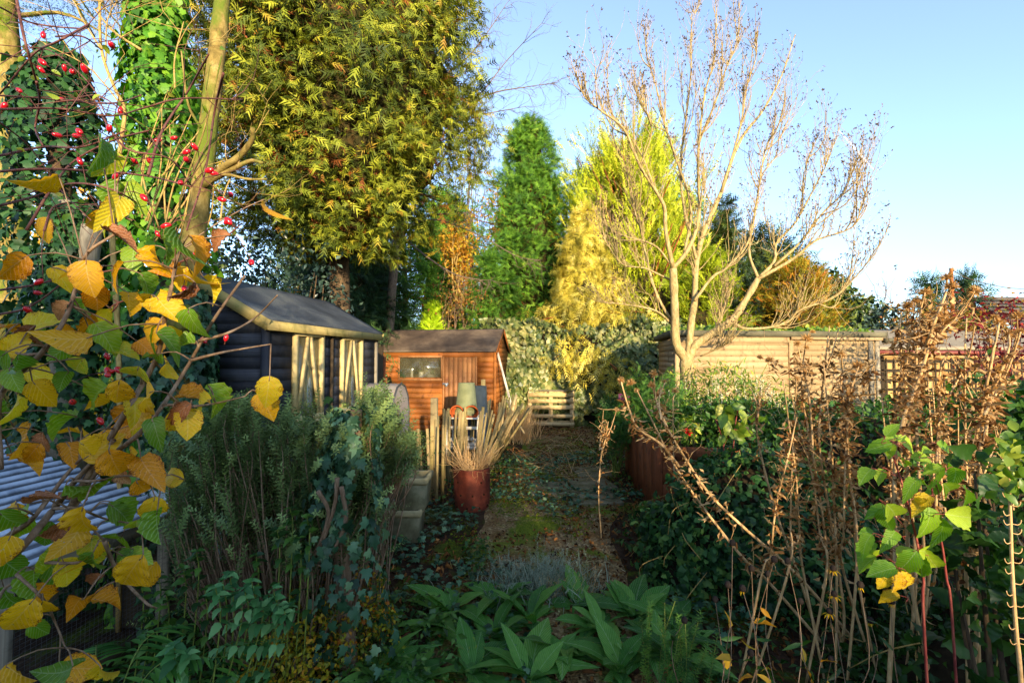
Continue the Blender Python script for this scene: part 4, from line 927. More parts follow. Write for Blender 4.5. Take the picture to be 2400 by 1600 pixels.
for pl in ([(925, 560), (955, 530), (1010, 515), (1060, 525), (1140, 560), (1210, 600), (1265, 610)], [(925, 535), (985, 590), (1060, 640), (1120, 655), (1150, 656)], [(955, 530), (1010, 505), (1080, 500), (1120, 492)]):   # low boughs arching in front of the conifers
    pts = spline([P(x, y, 11.6-.2*i) for i, (x, y) in enumerate(pl)], 22); tube(mb, pts, np.linspace(.03, .006, 22), 5)
    for k in range(22):
        j = rs.randint(8, 22); grow(mb, pts[j], nrm(rs.normal(0, .5, 3)+(0.3, 0, -.5)), .006, .5*rs.uniform(.4, 1), 1, rs, -.2, 2.0, .2)
mb.build('trunk', M['twig_grey'], bb, True)
# --- bare tree on the right
bt = thing('bare_tree', 'leafless spreading tree with pale bark in front of the slatted shed', 'tree', (gx(1603, 6.8), 6.8, 0))
def Z2(x, y, Y): return P(1300+x/1.845, y/1.845, Y)
TR = [  # traced limbs: photo positions, start radius, end radius, sideways depth at the tip
 ([(560, 1900), (570, 1600), (572, 1540)], .115, .1, 0), ([(570, 1560), (525, 1480), (520, 1350), (512, 1160)], .075, .06, -.2), ([(578, 1560), (590, 1400), (605, 1300), (612, 1150), (640, 1020), (720, 830), (770, 680), (820, 580), (900, 480), (980, 330), (1040, 150)], .062, .008, .9),
 ([(585, 1540), (610, 1490), (700, 1430), (770, 1380), (830, 1290), (880, 1205)], .07, .045, -.1),
 ([(512, 1160), (480, 1000), (475, 900), (440, 830), (370, 720), (300, 560), (200, 480), (130, 420), (100, 340)], .042, .007, -.9), ([(512, 1160), (570, 1090), (610, 1000), (625, 900), (620, 700), (630, 560), (650, 400), (690, 250), (700, 30)], .045, .007, -.2),
 ([(560, 1100), (590, 900), (530, 700), (480, 550), (440, 380), (400, 250), (390, 130)], .03, .006, .7), ([(612, 1120), (560, 900), (545, 700), (570, 500), (590, 300), (590, 130), (625, 10)], .03, .006, 1.0),
 ([(605, 1300), (680, 1200), (740, 1160), (830, 1060), (870, 900), (900, 700), (930, 600), (1010, 480)], .03, .006, .4), ([(630, 600), (700, 430), (740, 300), (790, 180), (800, 20)], .022, .006, .8), ([(720, 830), (800, 560), (830, 380), (870, 250), (870, 150)], .02, .006, -.6),
 ([(880, 1205), (950, 1130), (960, 1050), (1060, 930), (1080, 740), (1140, 580)], .035, .006, .5), ([(880, 1205), (1030, 1120), (1130, 1040), (1290, 980), (1330, 860)], .035, .006, -.5), ([(880, 1205), (840, 1080), (870, 900), (900, 750), (1000, 640)], .03, .006, .9),
 ([(950, 1150), (1060, 1050), (1160, 920), (1250, 830), (1310, 690)], .028, .006, -.2), ([(1060, 930), (1130, 800), (1180, 700), (1225, 570)], .018, .005, .6),
 ([(770, 1390), (820, 1420), (930, 1415), (1010, 1390), (1060, 1340), (1200, 1290), (1270, 1230), (1340, 1150), (1420, 1030)], .03, .006, -.8), ([(505, 1400), (440, 1345), (330, 1320), (200, 1305)], .025, .006, -.6),
 ([(505, 1390), (440, 1270), (400, 1130), (370, 990), (330, 850), (300, 700), (240, 580)], .028, .005, .5), ([(500, 1140), (430, 1060), (300, 1020), (220, 980), (190, 900)], .02, .005, .4), ([(500, 1210), (390, 1160), (290, 1140), (200, 1010)], .018, .005, -.5),
 ([(600, 1490), (700, 1420), (740, 1300), (745, 1260)], .03, .02, .3), ([(440, 830), (360, 640), (250, 500), (225, 300)], .016, .005, .4), ([(370, 720), (420, 560), (360, 420), (345, 330)], .014, .005, -.4), ([(630, 1540), (700, 1510), (760, 1480)], .014, .006, -.4)]
mb = MB(); tw = MB(); bud = MB(); rs = np.random.RandomState(77); tips = []
for pl, r0, r1, dep in TR:
    n = max(10, 4*len(pl)); k = len(pl)-1
    pts = spline([Z2(x, y, 6.8+dep*(i/k)**1.2) for i, (x, y) in enumerate(pl)], n)
    if pl[0][1] == 1900: pts[:, 2] -= pts[0, 2]; pts = spline([(bt.location.x, 6.8, -.03), (bt.location.x+.01, 6.8, .6), Z2(570, 1600, 6.8), Z2(572, 1530, 6.8)], 12); n = 12
    tube(mb, pts, np.linspace(r0, r1, n)*(.95 if r0 > .06 else .8)*(1+.06*rs.randn(n)), 8 if r0 > .03 else 6)
    if r1 > .02: continue
    for q in range(3 if r0 > .02 and len(pl) > 4 else 0):       # secondary limbs
        j = rs.randint(n//3, n-2); d = nrm(pts[j+1]-pts[j-1]); e_ = pts[j]; L_ = rs.uniform(.4, .75)*(1.2-.6*j/n); a_ = nrm(d+rs.normal(0, .4, 3)); sub = spline([e_, e_+a_*L_*.5, e_+a_*L_*.8+np.array((0, 0, L_*.35)), e_+a_*L_*.95+np.array((0, 0, L_*.75))], 12); tube(mb, sub, np.linspace(.011, .004, 12), 5)
        for q2 in range(9):
            jj = rs.randint(3, 12); grow(tw, sub[jj], nrm(sub[min(jj+1, 11)]-sub[jj-1]+rs.normal(0, .06, 3)), .0045, .42*rs.uniform(.5, 1.1), 2, rs, .75, 1.75, .12, tips, 4, .62, .38)
    for q in range(int(6+1.4*n)):
        j = rs.randint(n//4, n); d = nrm(pts[min(j+1, n-1)]-pts[max(j-1, 0)])
        a = nrm(d*1.0+rs.normal(0, .45, 3)+np.array((0, 0, .35))); f = 1-.55*j/n
        grow(tw, pts[j], a, .006*f+.0024, (.52*f)*rs.uniform(.45, 1.1), 2, rs, .75, 1.75, .12, tips, 4, .62, .38)
    tips.append((pts[-1], nrm(pts[-1]-pts[-3])))
trk = mb.build('trunk', M['bark_tan'], bt, True); tw.build('twigs', M['bark_tan'], bt, True, kind='stuff')
BUDT = leaf_tpl([(0, .05), (.4, .26), (1, 0)], .5, .2)
tp_ = np.array([t[0] for t in tips]); td = np.array([t[1] for t in tips]); N = len(tp_)
for k in range(2): scatter(bud, BUDT, tp_-td*rs.uniform(0, .03, (N, 1))+rs.normal(0, .003, (N, 3)), td+rs.normal(0, .8, (N, 3)), rs.normal(0, 1, (N, 3)), rs.uniform(.018, .045, N), rs.rand(N))
bud.build('buds', M['bud'], bt, kind='stuff')
print('tips', N)
# ------------------------------------------------------------------ ivy, trunks on the left, hedge
def ivy_on(mb, pts, rad, n, size, rs, tint=(0, 1), spread=.35, seed=0, cover=-2):
    """ivy leaves standing off a stem path"""
    pts = spline(pts, 60); k = rs.uniform(0, 58.9, n); i = k.astype(int); c = pts[i]+(pts[i+1]-pts[i])*(k-i)[:, None]
    a = rs.uniform(0, 2*np.pi, n); d = np.stack([np.cos(a), np.sin(a), rs.normal(0, .2, n)], 1)
    r = np.interp(k, np.linspace(0, 59, len(rad)), rad)*(1+spread*vnoise(np.stack([np.cos(a)*1.5, np.sin(a)*1.5, c[:, 2]*2.5], 1), seed))*rs.uniform(.75, 1.15, n)
    p = c+d*r[:, None]
    keep = vnoise(np.stack([np.cos(a)*1.2, np.sin(a)*1.2, c[:, 2]*1.8], 1), seed+9) > cover
    p, d, n = p[keep], d[keep], keep.sum()
    scatter(mb, IVYF if size > .08 else IVY, p, np.stack([rs.normal(0, .45, n), rs.normal(0, .45, n), np.full(n, -1.0)], 1)+d*.25, d+rs.normal(0, .35, (n, 3))+np.array((0, 0, .3)), size*rs.uniform(.55, 1.25, n), rs.uniform(tint[0], tint[1], n))
rs = np.random.RandomState(101)
# left stump pair wrapped in dark ivy
t1 = thing('ivy_wrapped_stump', 'grey cut trunk wrapped in dark ivy at the left behind the yellow leaves', 'tree', (gx(165, 3.35), 3.35, 0))
ax1 = [(gx(165, 3.35), 3.35, 0), P(160, 1000, 3.35), P(165, 800, 3.35), P(172, 620, 3.35), P(176, 478, 3.35)]
mb = MB(); tube(mb, spline(ax1, 14), np.linspace(.12, .095, 14), 12); tube(mb, spline([P(170, 760, 3.35), P(200, 660, 3.3), P(216, 530, 3.3)], 8), np.linspace(.07, .06, 8), 10); mb.build('trunk', M['bark_grey'], t1, True)
mb = MB(); ivy_on(mb, ax1, [.28, .26, .2, .17, .15], 2600, .075, rs, (0, .75), .4, 3, -.35); mb.build('ivy', M['ivy'], t1)
t1b = thing('ivy_column', 'dark ivy column behind the grey cut trunk, rising to the rose hips', 'tree', (gx(150, 4.3), 4.3, 0))
ax1 = [(gx(160, 4.3), 4.3, 0), P(150, 700, 4.3), P(140, 400, 4.3), P(135, 230, 4.3), P(150, 120, 4.3)]
mb = MB(); tube(mb, spline(ax1, 14), np.linspace(.12, .05, 14), 10); mb.build('trunk', M['bark_dark'], t1b, True)
mb = MB(); ivy_on(mb, ax1, [.4, .45, .38, .3, .15], 3000, .09, rs, (0, .7), .4, 4); mb.build('ivy', M['ivy'], t1b)
# sunny ivy column and mossy trunk
t2 = thing('sunlit_ivy_trunk', 'trunk thickly clad in bright sunlit ivy left of the cypress', 'tree', (gx(400, 3.75), 3.75, 0))
ax2 = [(gx(385, 3.35), 3.35, 0), P(395, 900, 3.35), P(385, 640, 3.7), P(375, 350, 3.9), P(370, 120, 3.95), P(365, -60, 4.0)]
mb = MB(); tube(mb, spline(ax2, 16), np.linspace(.12, .07, 16), 10); mb.build('trunk', M['bark_dark'], t2, True)
mb = MB(); ivy_on(mb, ax2, [.3, .26, .28, .27, .24, .2], 5200, .085, rs, (0, 1), .35, 6); mb.build('ivy', M['ivy_sunny'], t2)
mb = MB(); ivy_on(mb, [P(440, 1060, 3.3), P(455, 900, 3.3), P(475, 760, 3.3)], [.12, .13, .1], 600, .07, rs, (.1, .9), .3, 7); ivy_on(mb, [P(330, 1050, 3.25), P(360, 850, 3.25), P(400, 700, 3.3)], [.2, .2, .14], 1300, .07, rs, (.0, .8), .3, 8); mb.build('ivy', M['ivy_blue'], t2)
mb = MB()
for k in range(16):
    a = P(rs.uniform(300, 450), rs.uniform(500, 620), 3.5); b = a+Vector((rs.uniform(.05, .35), rs.uniform(-.2, .2), rs.uniform(.5, 1.1))); tube(mb, spline([a, (a+b)/2+Vector(rs.normal(0, .06, 3)), b], 8), np.linspace(.008, .003, 8), 4)
mb.build('shoots', M['twig_olive'], t2, True)
t3 = thing('mossy_trunk', 'sunlit mossy yellow trunk with a cut stub beside the ivy', 'tree', (gx(440, 3.1), 3.1, 0))
mb = MB(); ax3 = [(gx(425, 3.1), 3.1, 0), P(428, 1000, 3.1), P(432, 760, 3.1), P(448, 600, 3.1), P(468, 480, 3.12), P(482, 350, 3.15), P(500, 200, 3.2), P(515, 60, 3.3), P(528, -80, 3.4)]
tube(mb, spline(ax3, 30), np.linspace(.082, .05, 30)*(1+.05*rs.randn(30)), 14)
for pl, r in (([(472, 440), (515, 398), (555, 372), (590, 330), (592, 300)], .03), ([(476, 432), (530, 405), (585, 378), (615, 382)], .022), ([(470, 445), (520, 410), (580, 420), (625, 420)], .014), ([(470, 300), (440, 240), (425, 120)], .01), ([(455, 560), (420, 480), (480, 300), (520, 130)], .008)):
    tube(mb, spline([P(x, y, 3.1-.05*i) for i, (x, y) in enumerate(pl)], 12), np.linspace(r, r*.45, 12), 8)
mivy = MB(); ivy_on(mivy, [(gx(425, 3.1), 3.1, 0), P(428, 1000, 3.1), P(432, 800, 3.1), P(440, 690, 3.1)], [.17, .16, .15, .12], 1500, .065, rs, (0, .8), .3, 17); mivy.build('ivy', M['ivy_blue'], t3)
tube(mb, spline([P(432, 760, 3.1), P(425, 748, 2.98), P(420, 742, 2.9)], 6), [.09, .11, .115, .105, .09, .08], 12)
mb.build('trunk', M['bark_birch'], t3, True)
# tall pine at the left edge
t0 = thing('tall_pine', 'tall pine at the left edge with dark drooping needles overhead', 'pine', (gx(20, 5.2), 5.2, 0))
mb = MB(); axp = [(gx(30, 5.2), 5.2, 0), P(30, 500, 5.2), P(25, 200, 5.2), P(10, -100, 5.2), (gx(0, 5.2), 5.2, 9)]; tube(mb, spline(axp, 20), np.linspace(.16, .08, 20), 10)
for k in range(14):
    e = P(rs.uniform(60, 330), rs.uniform(-120, 90), rs.uniform(4.6, 6.2)); a = Vector((gx(10, 5.2), 5.2, e.z+.5)); tube(mb, spline([a, (a+e)/2+UZ*.15, e], 8), np.linspace(.03, .008, 8), 5)
mb.build('trunk', M['bark_birch'], t0, True)
mb = MB(); n = 2000; u = rs.rand(n); cx = np.array([tuple(P(x, y, Y)) for x, y, Y in zip(rs.uniform(20, 330, 60), rs.uniform(-160, 55, 60), rs.uniform(4.5, 6.3, 60))])
pp = cx[rs.randint(0, 60, n)]+rs.normal(0, 1, (n, 3))*np.array((.2, .2, .09)); scatter(mb, sprig_tpl(11, .16, .036, .8, 3), pp, rs.normal(0, .6, (n, 3))+np.array((.3, 0, -.5)), rs.normal(0, 1, (n, 3)), np.stack([rs.uniform(.12, .2, n)*1.1]*3, 1), rs.rand(n)*.9)
mb.build('crown', M['pine'], t0)
# variegated ivy hedge
hg = thing('variegated_ivy_hedge', 'sunlit variegated ivy hedge closing the path behind the pallet', 'hedge', (1.8, 12.6, 0))
mb = MB(); quadslab(mb, Vector((-.7, 12.5, 0)), Vector((4.6, 11.9, 0)), Vector((4.7, 13.0, 0)), Vector((-.6, 13.6, 0)), 2.5); mb.build('dark_core', M['core'], hg)  # solid dark box added behind the leaves, stands for inner shade
n = 9500; x = rs.uniform(-.85, 4.7, n); z = rs.uniform(.02, 2.72, n); topm = rs.rand(n) < .22
bul = .28*vnoise(np.stack([x*1.3, z*1.5, x*0], 1), 5)+.12*vnoise(np.stack([x*3.6, z*3.6, x*0], 1), 6)
y = 12.42-(x-(-.7))*.113-bul-.18*np.sin(np.clip(z/2.6, 0, 1)*np.pi)+rs.uniform(0, .14, n)
zt = 2.58+.22*vnoise(np.stack([x*1.2, x*0, x*0], 1), 9)+.12*vnoise(np.stack([x*4, x*0, x*0], 1), 2); y = np.where(topm, y+rs.uniform(0, 1.2, n), y); z = np.where(topm, zt+rs.uniform(-.12, .14, n), np.minimum(z, zt))
gx_, gz_ = 1.3, 1.5
nrm_ = np.stack([rs.normal(0, .5, n), np.where(topm, -.4, -1.0), np.where(topm, 1.0, .35)+rs.normal(0, .4, n)], 1)
mb = MB(); scatter(mb, IVYF, np.stack([x, y, z], 1), np.stack([rs.normal(0, .6, n), rs.normal(-.2, .3, n), np.full(n, -.8)], 1), nrm_, .14*rs.uniform(.55, 1.3, n), np.clip(rs.rand(n)*.62+.15*vnoise(np.stack([x*2, z*2, x], 1), 3), 0, 1)); mb.build('foliage', M['ivy_var'], hg)
# ivy spilling over the slatted shed roof
ri = thing('roof_ivy', 'yellow-green ivy spilling over the slatted shed roof', 'ivy', (4.9, 9.6, 2.2)); mb = MB(); n = 2600
s = rs.rand(n); t = rs.rand(n)**.8; p0 = np.array(tuple(a0))+np.outer(s*4.6, np.array(tuple(F1)))+np.outer(.9+t*1.5, np.array(tuple(F2)))
p0[:, 2] = 2.27+rs.rand(n)*(.08+.16*(.5+.5*vnoise(np.stack([s*9, t*2, s*0], 1), 4)))*(.4+t*.9); scatter(mb, IVYF, p0, rs.normal(0, 1, (n, 3)), rs.normal(0, .5, (n, 3))+np.array((0, -.5, .8)), .1*rs.uniform(.5, 1.2, n), rs.rand(n)); mb.build('foliage', M['pieris'], ri)
# sword-leaved plant
sw = thing('sword_leaved_plant', 'spiky sword-leaved plant between golden conifer and bare tree', 'plant', (gx(1480, 12.9), 12.9, 0)); mb = MB(); n = 120
tipx = rs.normal(0, .5, (n, 3))+np.array((0, -.2, 1.0)); c = np.tile(np.array((gx(1480, 12.9), 12.9, 2.1)), (n, 1)); scatter(mb, leaf_tpl([(0, .015), (.3, .03), (.7, .022), (1, 0)], .4, .25), c, tipx, rs.normal(0, 1, (n, 3)), rs.uniform(.7, 1.2, n), rs.rand(n)); mb.build('leaves', M['spike'], sw)
mb = MB(); tube(mb, [(gx(1480, 12.9), 12.9, 0), (gx(1480, 12.9), 12.9, 2.2)], .07, 8); mb.build('stem', M['bark_dark'], sw)

# ------------------------------------------------------------------ garden things
# chestnut paling fence
pf = thing('paling_fence', 'weathered chestnut paling fence, partly collapsed, along the left of the path', 'fence', (-1.0, 6.0, 0))
def pale(x, y, h, lx=0.0, ly=0.0, w_=.04):
    a = Vector((x, y, -.02)); b = a+Vector((lx*h, ly*h, h)); rr = R_.uniform(-.5, .5)
    board('pale', a, b, w_*R_.uniform(.8, 1.25), .022*R_.uniform(.8, 1.3), M['pale'], pf, (math.cos(rr), math.sin(rr), 0), 0, R_.choice((.8, .9, .6)))
for k in range(9): pale(-1.42+.07*k, 5.35+.045*k+R_.uniform(-.02, .02), R_.uniform(.92, 1.0), R_.uniform(-.1, .02), R_.uniform(-.05, .05))
for k in range(17): q = k/16; pale(-1.0+.34*q, 5.95+2.2*q, R_.uniform(.98, 1.1)-.08*q, R_.uniform(-.03, .07), R_.uniform(-.05, .05))
for k in range(15): q = k/14; pale(-.58+.26*q+R_.uniform(-.02, .02), 6.9+.9*q, R_.uniform(.92, 1.05), .12+.55*q+R_.uniform(-.06, .06), R_.uniform(-.1, .1), .046)
for k in range(13): q = k/12; pale(-.68+.62*q, 8.3+1.3*q, R_.uniform(.92, 1.05), R_.uniform(-.02, .2), R_.uniform(-.05, .05))
board('post', Vector((-1.03, 6.06, -.05)), Vector((-1.03, 6.06, 1.24)), .09, .08, M['pale'], pf, (1, 0, 0), .006); board('post', Vector((-.535, 8.5, -.05)), Vector((-.535, 8.5, 1.38)), .08, .08, M['pale'], pf, (1, 0, 0), .006)
mb = MB()
for z in (.3, .75): tube(mb, spline([(-1.42, 5.33, z), (-1.03, 5.98, z), (-.85, 7.0, z-.02), (-.66, 8.2, z), (-.05, 9.6, z-.03)], 30), .003, 4)
mb.build('wire', M['wire'], pf)
# rusty burning bin
bn = thing('rusty_burning_bin', 'rusty perforated metal bin full of dry sticks beside the path', 'bin', (gx(1107, 5.4), 5.4, 0)); bx_, by_ = gx(1107, 5.4), 5.4
mb = MB(); prof = [(.195, 0), (.197, .02), (.203, .15), (.208, .3), (.212, .46), (.216, .475), (.216, .485), (.207, .485), (.2, .46), (.19, .02), (0, .02)]
lathe(mb, prof, (bx_, by_, .01), 40); v = mb.v[0]; a = np.arctan2(v[:, 1]-by_, v[:, 0]-bx_); v[:, :2] += np.stack([np.cos(a), np.sin(a)], 1)*(.006*np.sin(a*5+v[:, 2]*9)+.004*np.sin(a*11+2))[:, None]
mb.build('body', M['rust'], bn, True)
for z, offs in ((.06, 0), (.2, .3), (.34, .1)):
    for k in range(9):
        a = -math.pi+k*math.pi/4.5+offs; c = Vector((bx_+.2045*math.cos(a), by_+.2045*math.sin(a), z+.01)); d = Vector((math.cos(a), math.sin(a), 0)); mb = MB(); tube(mb, [c-d*.012, c+d*(.003+.012*z)], .011, 8); mb.build('vent_hole_disc', M['soil'], bn)  # dark discs in place of open holes, standing for the shade inside
sk = thing('stick_bundle', 'bundle of dry twigs and split sticks standing in the rusty bin', 'sticks', (bx_, by_, .1)); mb = MB()
for k in range(46):
    a, e = rs.uniform(0, 6.28), rs.uniform(.0, .16); b = np.array((bx_+e*math.cos(a), by_+e*math.sin(a), .12)); L = rs.uniform(.4, .72); d = nrm(np.array((math.cos(a)*.45+rs.normal(0, .2), math.sin(a)*.3+rs.normal(0, .2), .8)))
    # leave the mouth before spreading
    m1 = np.array((bx_+.15*d[0]/max(.3, abs(d[0])+.2), by_+.13*d[1], .47)); q = np.array([b, m1, m1+nrm(d+rs.normal(0, .08, 3))*(L-.3)])
    tube(mb, spline(q, 8), np.linspace(rs.uniform(.005, .013), .003, 8), 5)
mb.build('twigs', M['twig_straw'], sk, True, kind='stuff')
mb = MB()
for k in range(70):
    a, e = rs.uniform(0, 6.28), rs.uniform(0, .17); b = np.array((bx_+e*math.cos(a), by_+e*math.sin(a), .44)); grow(mb, b, nrm(np.array((math.cos(a)*.8, math.sin(a)*.6, .7))), .003, .14, 2, rs, .2, 2.0, .25)
mb.build('brushwood', M['twig_straw'], sk, True, kind='stuff')
# two stacked stone planters
def planter(label, cx, cy, z, w_, h, soil):
    t = thing('stone_planter', label, 'planter', (cx, cy, z), 'stacked stone planters'); b = w_*.8; mb = MB()
    def ring(s, zz): return [(cx+sx*s/2, cy+sy*s/2, zz) for sx, sy in ((-1, -1), (1, -1), (1, 1), (-1, 1))]
    levels = [(b, z), (b+.008, z+.004), (w_*.94, z+h-.075), (w_*.955, z+h-.066)]
    v = sum([ring(s, q) for s, q in levels], []); f = [(i*4+j, i*4+(j+1) % 4, i*4+4+(j+1) % 4, i*4+4+j) for i in range(3) for j in range(4)]; f.append((0, 3, 2, 1)); mb.add(v, None, f); mb.build('body', M['stone'], t)
    mb = MB(); levels = [(w_*.955, z+h-.066), (w_*1.03, z+h-.055), (w_*1.06, z+h-.04), (w_*1.06, z+h-.012), (w_*1.04, z+h), (w_*.86, z+h), (w_*.84, z+h-.01), (w_*.8, z+h-.14)]
    v = sum([ring(s, q) for s, q in levels], []); f = [(i*4+j, i*4+(j+1) % 4, i*4+4+(j+1) % 4, i*4+4+j) for i in range(7) for j in range(4)]; mb.add(v, None, f); mb.build('rim', M['stone_warm'], t)
    mb = MB(); k = 9; g = np.linspace(-.4, .4, k)*w_; gx2, gy2 = np.meshgrid(g, g); zz = z+h-(.1 if soil else .12)+rs.uniform(-.012, .012, gx2.size); i_ = (np.arange(k-1)[:, None]*k+np.arange(k-1)[None]).ravel(); mb.add(np.stack([cx+gx2.ravel(), cy+gy2.ravel(), zz], 1), None, np.stack([i_, i_+1, i_+1+k, i_+k], 1)); mb.build('soil', M['soil'], t, True)
    return t
planter('lower of two stacked square stone planters beside the rosemary', gx(955, 4.5), 4.52, .0, .33, .32, False)
planter('upper of two stacked square stone planters, its open top empty', gx(968, 4.5), 4.55, .305, .33, .31, True)
# pallet
pt = thing('wooden_pallet', 'pale wooden pallet standing against the ivy hedge at the path end', 'pallet', (1.0, 11.75, 0)); pA = Vector((.44, 11.85, 0)); pB = Vector((1.6, 11.75, 0)); pd = (pB-pA).normalized(); pn = Vector((pd.y, -pd.x, 0))
for z, w_ in ((.1, .09), (.3, .09), (.52, .1), (.68, .1), (.84, .1)): board('slat', pA+UZ*z+pn*.07, pB+UZ*(z+R_.uniform(-.01, .01))+pn*.07, w_, .02, M['pallet'], pt)
for s in (.03, .56, 1.1): board('bearer', pA+pd*s, pA+pd*s+UZ*.93, .09, .1, M['pallet'], pt, pn)
for z in (.12, .5, .88): board('back_slat', pA+UZ*z-pn*.07, pB+UZ*z-pn*.07, .1, .02, M['pallet'], pt)
board('top_board', pA-pn*.05+UZ*.945, pB-pn*.05+UZ*.945, .022, .2, M['grey_wood'], pt)
# potting bench with pots
pb = thing('potting_bench', 'chalky white potting bench behind the paling fence', 'bench', (-.85, 7.8, 0)); bc = Vector((gx(1092, 7.8), 7.8, 0))
for sx in (-.27, .27):
    for sy in (-.2, .2): board('leg', bc+E2*sx+E1*sy, bc+E2*sx+E1*sy+UZ*.76, .045, .045, M['white_paint'], pb, E1)
for k in range(5): board('top_slat', bc+E2*-.32+E1*(-.2+.1*k)+UZ*.775, bc+E2*.32+E1*(-.2+.1*k)+UZ*.775, .022, .09, M['white_paint'], pb)
for z in (.62, .3): board('rail', bc+E2*-.3+E1*-.23+UZ*z, bc+E2*.3+E1*-.23+UZ*z, .05, .02, M['white_paint'], pb)
for k in range(3): board('shelf_slat', bc+E2*-.28+E1*(-.15+.13*k)+UZ*.34, bc+E2*.28+E1*(-.15+.13*k)+UZ*.34, .02, .1, M['white_paint'], pb)
def pot(name, label, c, r, h, mat, R3=None, cat='pot', inv=False):
    t = thing(name, label, cat, c); mb = MB(); pr = [(0, 0), (r*.7, 0), (r*.93, h*.8), (r, h*.8), (r*1.02, h*.84), (r*1.02, h*.97), (r, h), (r*.88, h), (r*.85, h*.8), (r*.62, .02), (0, .02)]
    if inv: pr = [(q, h-z) for q, z in pr]
    lathe(mb, pr, c, 28, R3); mb.build('body', mat, t, True); mb = MB(); rr = [(q*1.015, (h-z if inv else z)) for q, z in ((r*1.02, h*.86), (r*1.03, h*.9), (r*1.02, h*.95))]; lathe(mb, rr, c, 28, R3); mb.build('rim', mat, t, True); return t
pot('upturned_tub', 'upturned faded green plastic tub standing on the potting bench', bc+E1*.05+UZ*.79, .2, .56, M['tub'], None, 'tub', True)
pot('dark_tub', 'dark blue-grey upturned tub behind the green one', bc+E1*.34-E2*.14+UZ*.0, .21, 1.28, M['blue_tub'], None, 'tub', True)
RY = Matrix.Rotation(math.radians(100), 3, 'X')
for k, (o, lb_) in enumerate(((.13, 'terracotta pot lying on the bench, left of a pair'), (-.12, 'terracotta pot lying on the bench, right of a pair'))): pot('terracotta_pot', lb_, bc+E2*o-E1*.02+UZ*.905, .115, .2, M['terracotta'], RY)['group'] = 'pots on the bench'
for k in range(14):
    mb = MB(); a = bc+E2*rs.uniform(-.22, .22)+E1*rs.uniform(-.2, .1)+UZ*.4; d = nrm(rs.normal(0, 1, (14, 3)))*rs.uniform(.03, .06)*rs.uniform(.7, 1.2, (14, 1))
    if k == 0: sp = MB()
    i = 0; lathe(sp, [(0, -.03), (.04*rs.uniform(.6, 1.2), -.015), (.045*rs.uniform(.6, 1.2), .01), (.02, .035), (0, .04)], a, 7)
sp.build('rubble_heap', M['pebble_white'], None, False, 'heap of pale rubble on the shelf of the potting bench', 'rubble')
# arched plastic tunnel
cl = thing('plastic_tunnel', 'translucent plastic covered arched mini greenhouse beside the black shed', 'greenhouse', (-1.42, 5.0, 0)); mb = MB(); nn, ns = 20, 26; pts = []
for i in range(nn+1):
    d = i/nn*.46; cc = Vector((-1.25, 5.15, 0))+E2*d
    for j in range(ns+1):
        q = j/ns
        if q < .38: s, z = -.24, q/.38*1.15
        elif q > .62: s, z = .24, (1-q)/.38*1.15
        else: a = math.pi*(1-(q-.38)/.24); s, z = .24*math.cos(a), 1.15+.33*math.sin(a)
        k = 1-.05*abs(math.sin(d*2*math.pi/.23)); pts.append(tuple(cc+E1*s*k+UZ*z*(.97+.03*k)))
i_ = (np.arange(nn)[:, None]*(ns+1)+np.arange(ns)[None]).ravel(); mb.add(pts, None, np.stack([i_, i_+1, i_+ns+2, i_+ns+1], 1))
for i in (0, nn): mb.add([pts[i*(ns+1)+j] for j in range(ns+1)]+[tuple(Vector(pts[i*(ns+1)])+E1*.24)], [(j, j+1, ns+1) for j in range(ns)])
mb.build('cover', M['plastic_cover'], cl, True)
for d in (0, .23, .46):
    mb = MB(); i = round(d/.46*nn); tube(mb, [pts[i*(ns+1)+j] for j in range(ns+1)], .011, 6); mb.build('hoop', M['wire'], cl, True)
# boards leaning between the sheds
wb = thing('leaning_boards', 'stack of flaking brown boards leaning between the two sheds', 'boards', (gx(900, 7.0), 7.0, 0))
for x0, x1, z, ww, mt_ in ((898, 898, 1.45, .17, 'brown_board'), (892, 891, 1.95, .13, 'dark_wood'), (900, 899, 1.8, .1, 'brown_board')): board('board', (gx(x0, 7.0), 6.9, 0), (gx(x1, 7.3), 7.25, z), ww, .025, M[mt_], wb, (1, 0, 0))
# timbers leaning on the orange shed
for i, (p, q, ww, lb_) in enumerate(((P(1200, 955, 10.3), P(1166, 826, 10.7), .05, 'tall pale batten leaning on the orange shed corner'), (P(1192, 1000, 9.8), P(1210, 925, 10.2), .05, 'short pale batten beside the collapsed pales'), (P(1228, 1015, 9.3), P(1186, 935, 9.9), .035, 'grey stake slanting over the dry reeds'))):
    t = board('leaning_timber', p, q, ww, .03, M['white_paint'] if i == 0 else M['pallet'], None, (1, 0, 0)); tag(t, lb_, 'timber', 'timbers leaning by the orange shed')
# dry reeds
def blades(mb, c, r, n, L, rs, mat=None, lean=.35, tint=(0, 1), w_=.02, tpl=None, gz0=0.0):
    p = np.array(tuple(c))+rs.normal(0, 1, (n, 3))*np.array((r[0], r[1], 0))*.6; d = rs.normal(0, lean, (n, 3)); d[:, 2] = 1
    scatter(mb, tpl or leaf_tpl([(0, w_), (.5, w_*.8), (1, 0)], .3, .35), p, d, rs.normal(0, 1, (n, 3)), L*rs.uniform(.5, 1.15, n), rs.uniform(tint[0], tint[1], n))
dr_ = thing('dry_reed_clump', 'clump of tan dry reeds between collapsed fence and pallet', 'reeds', (.1, 10.2, 0)); mb = MB(); blades(mb, (.12, 10.2, 0), (.3, .5), 420, .75, rs, lean=.25, tint=(.8, 1), w_=.012); mb.build('stalks', M['dry'], dr_)
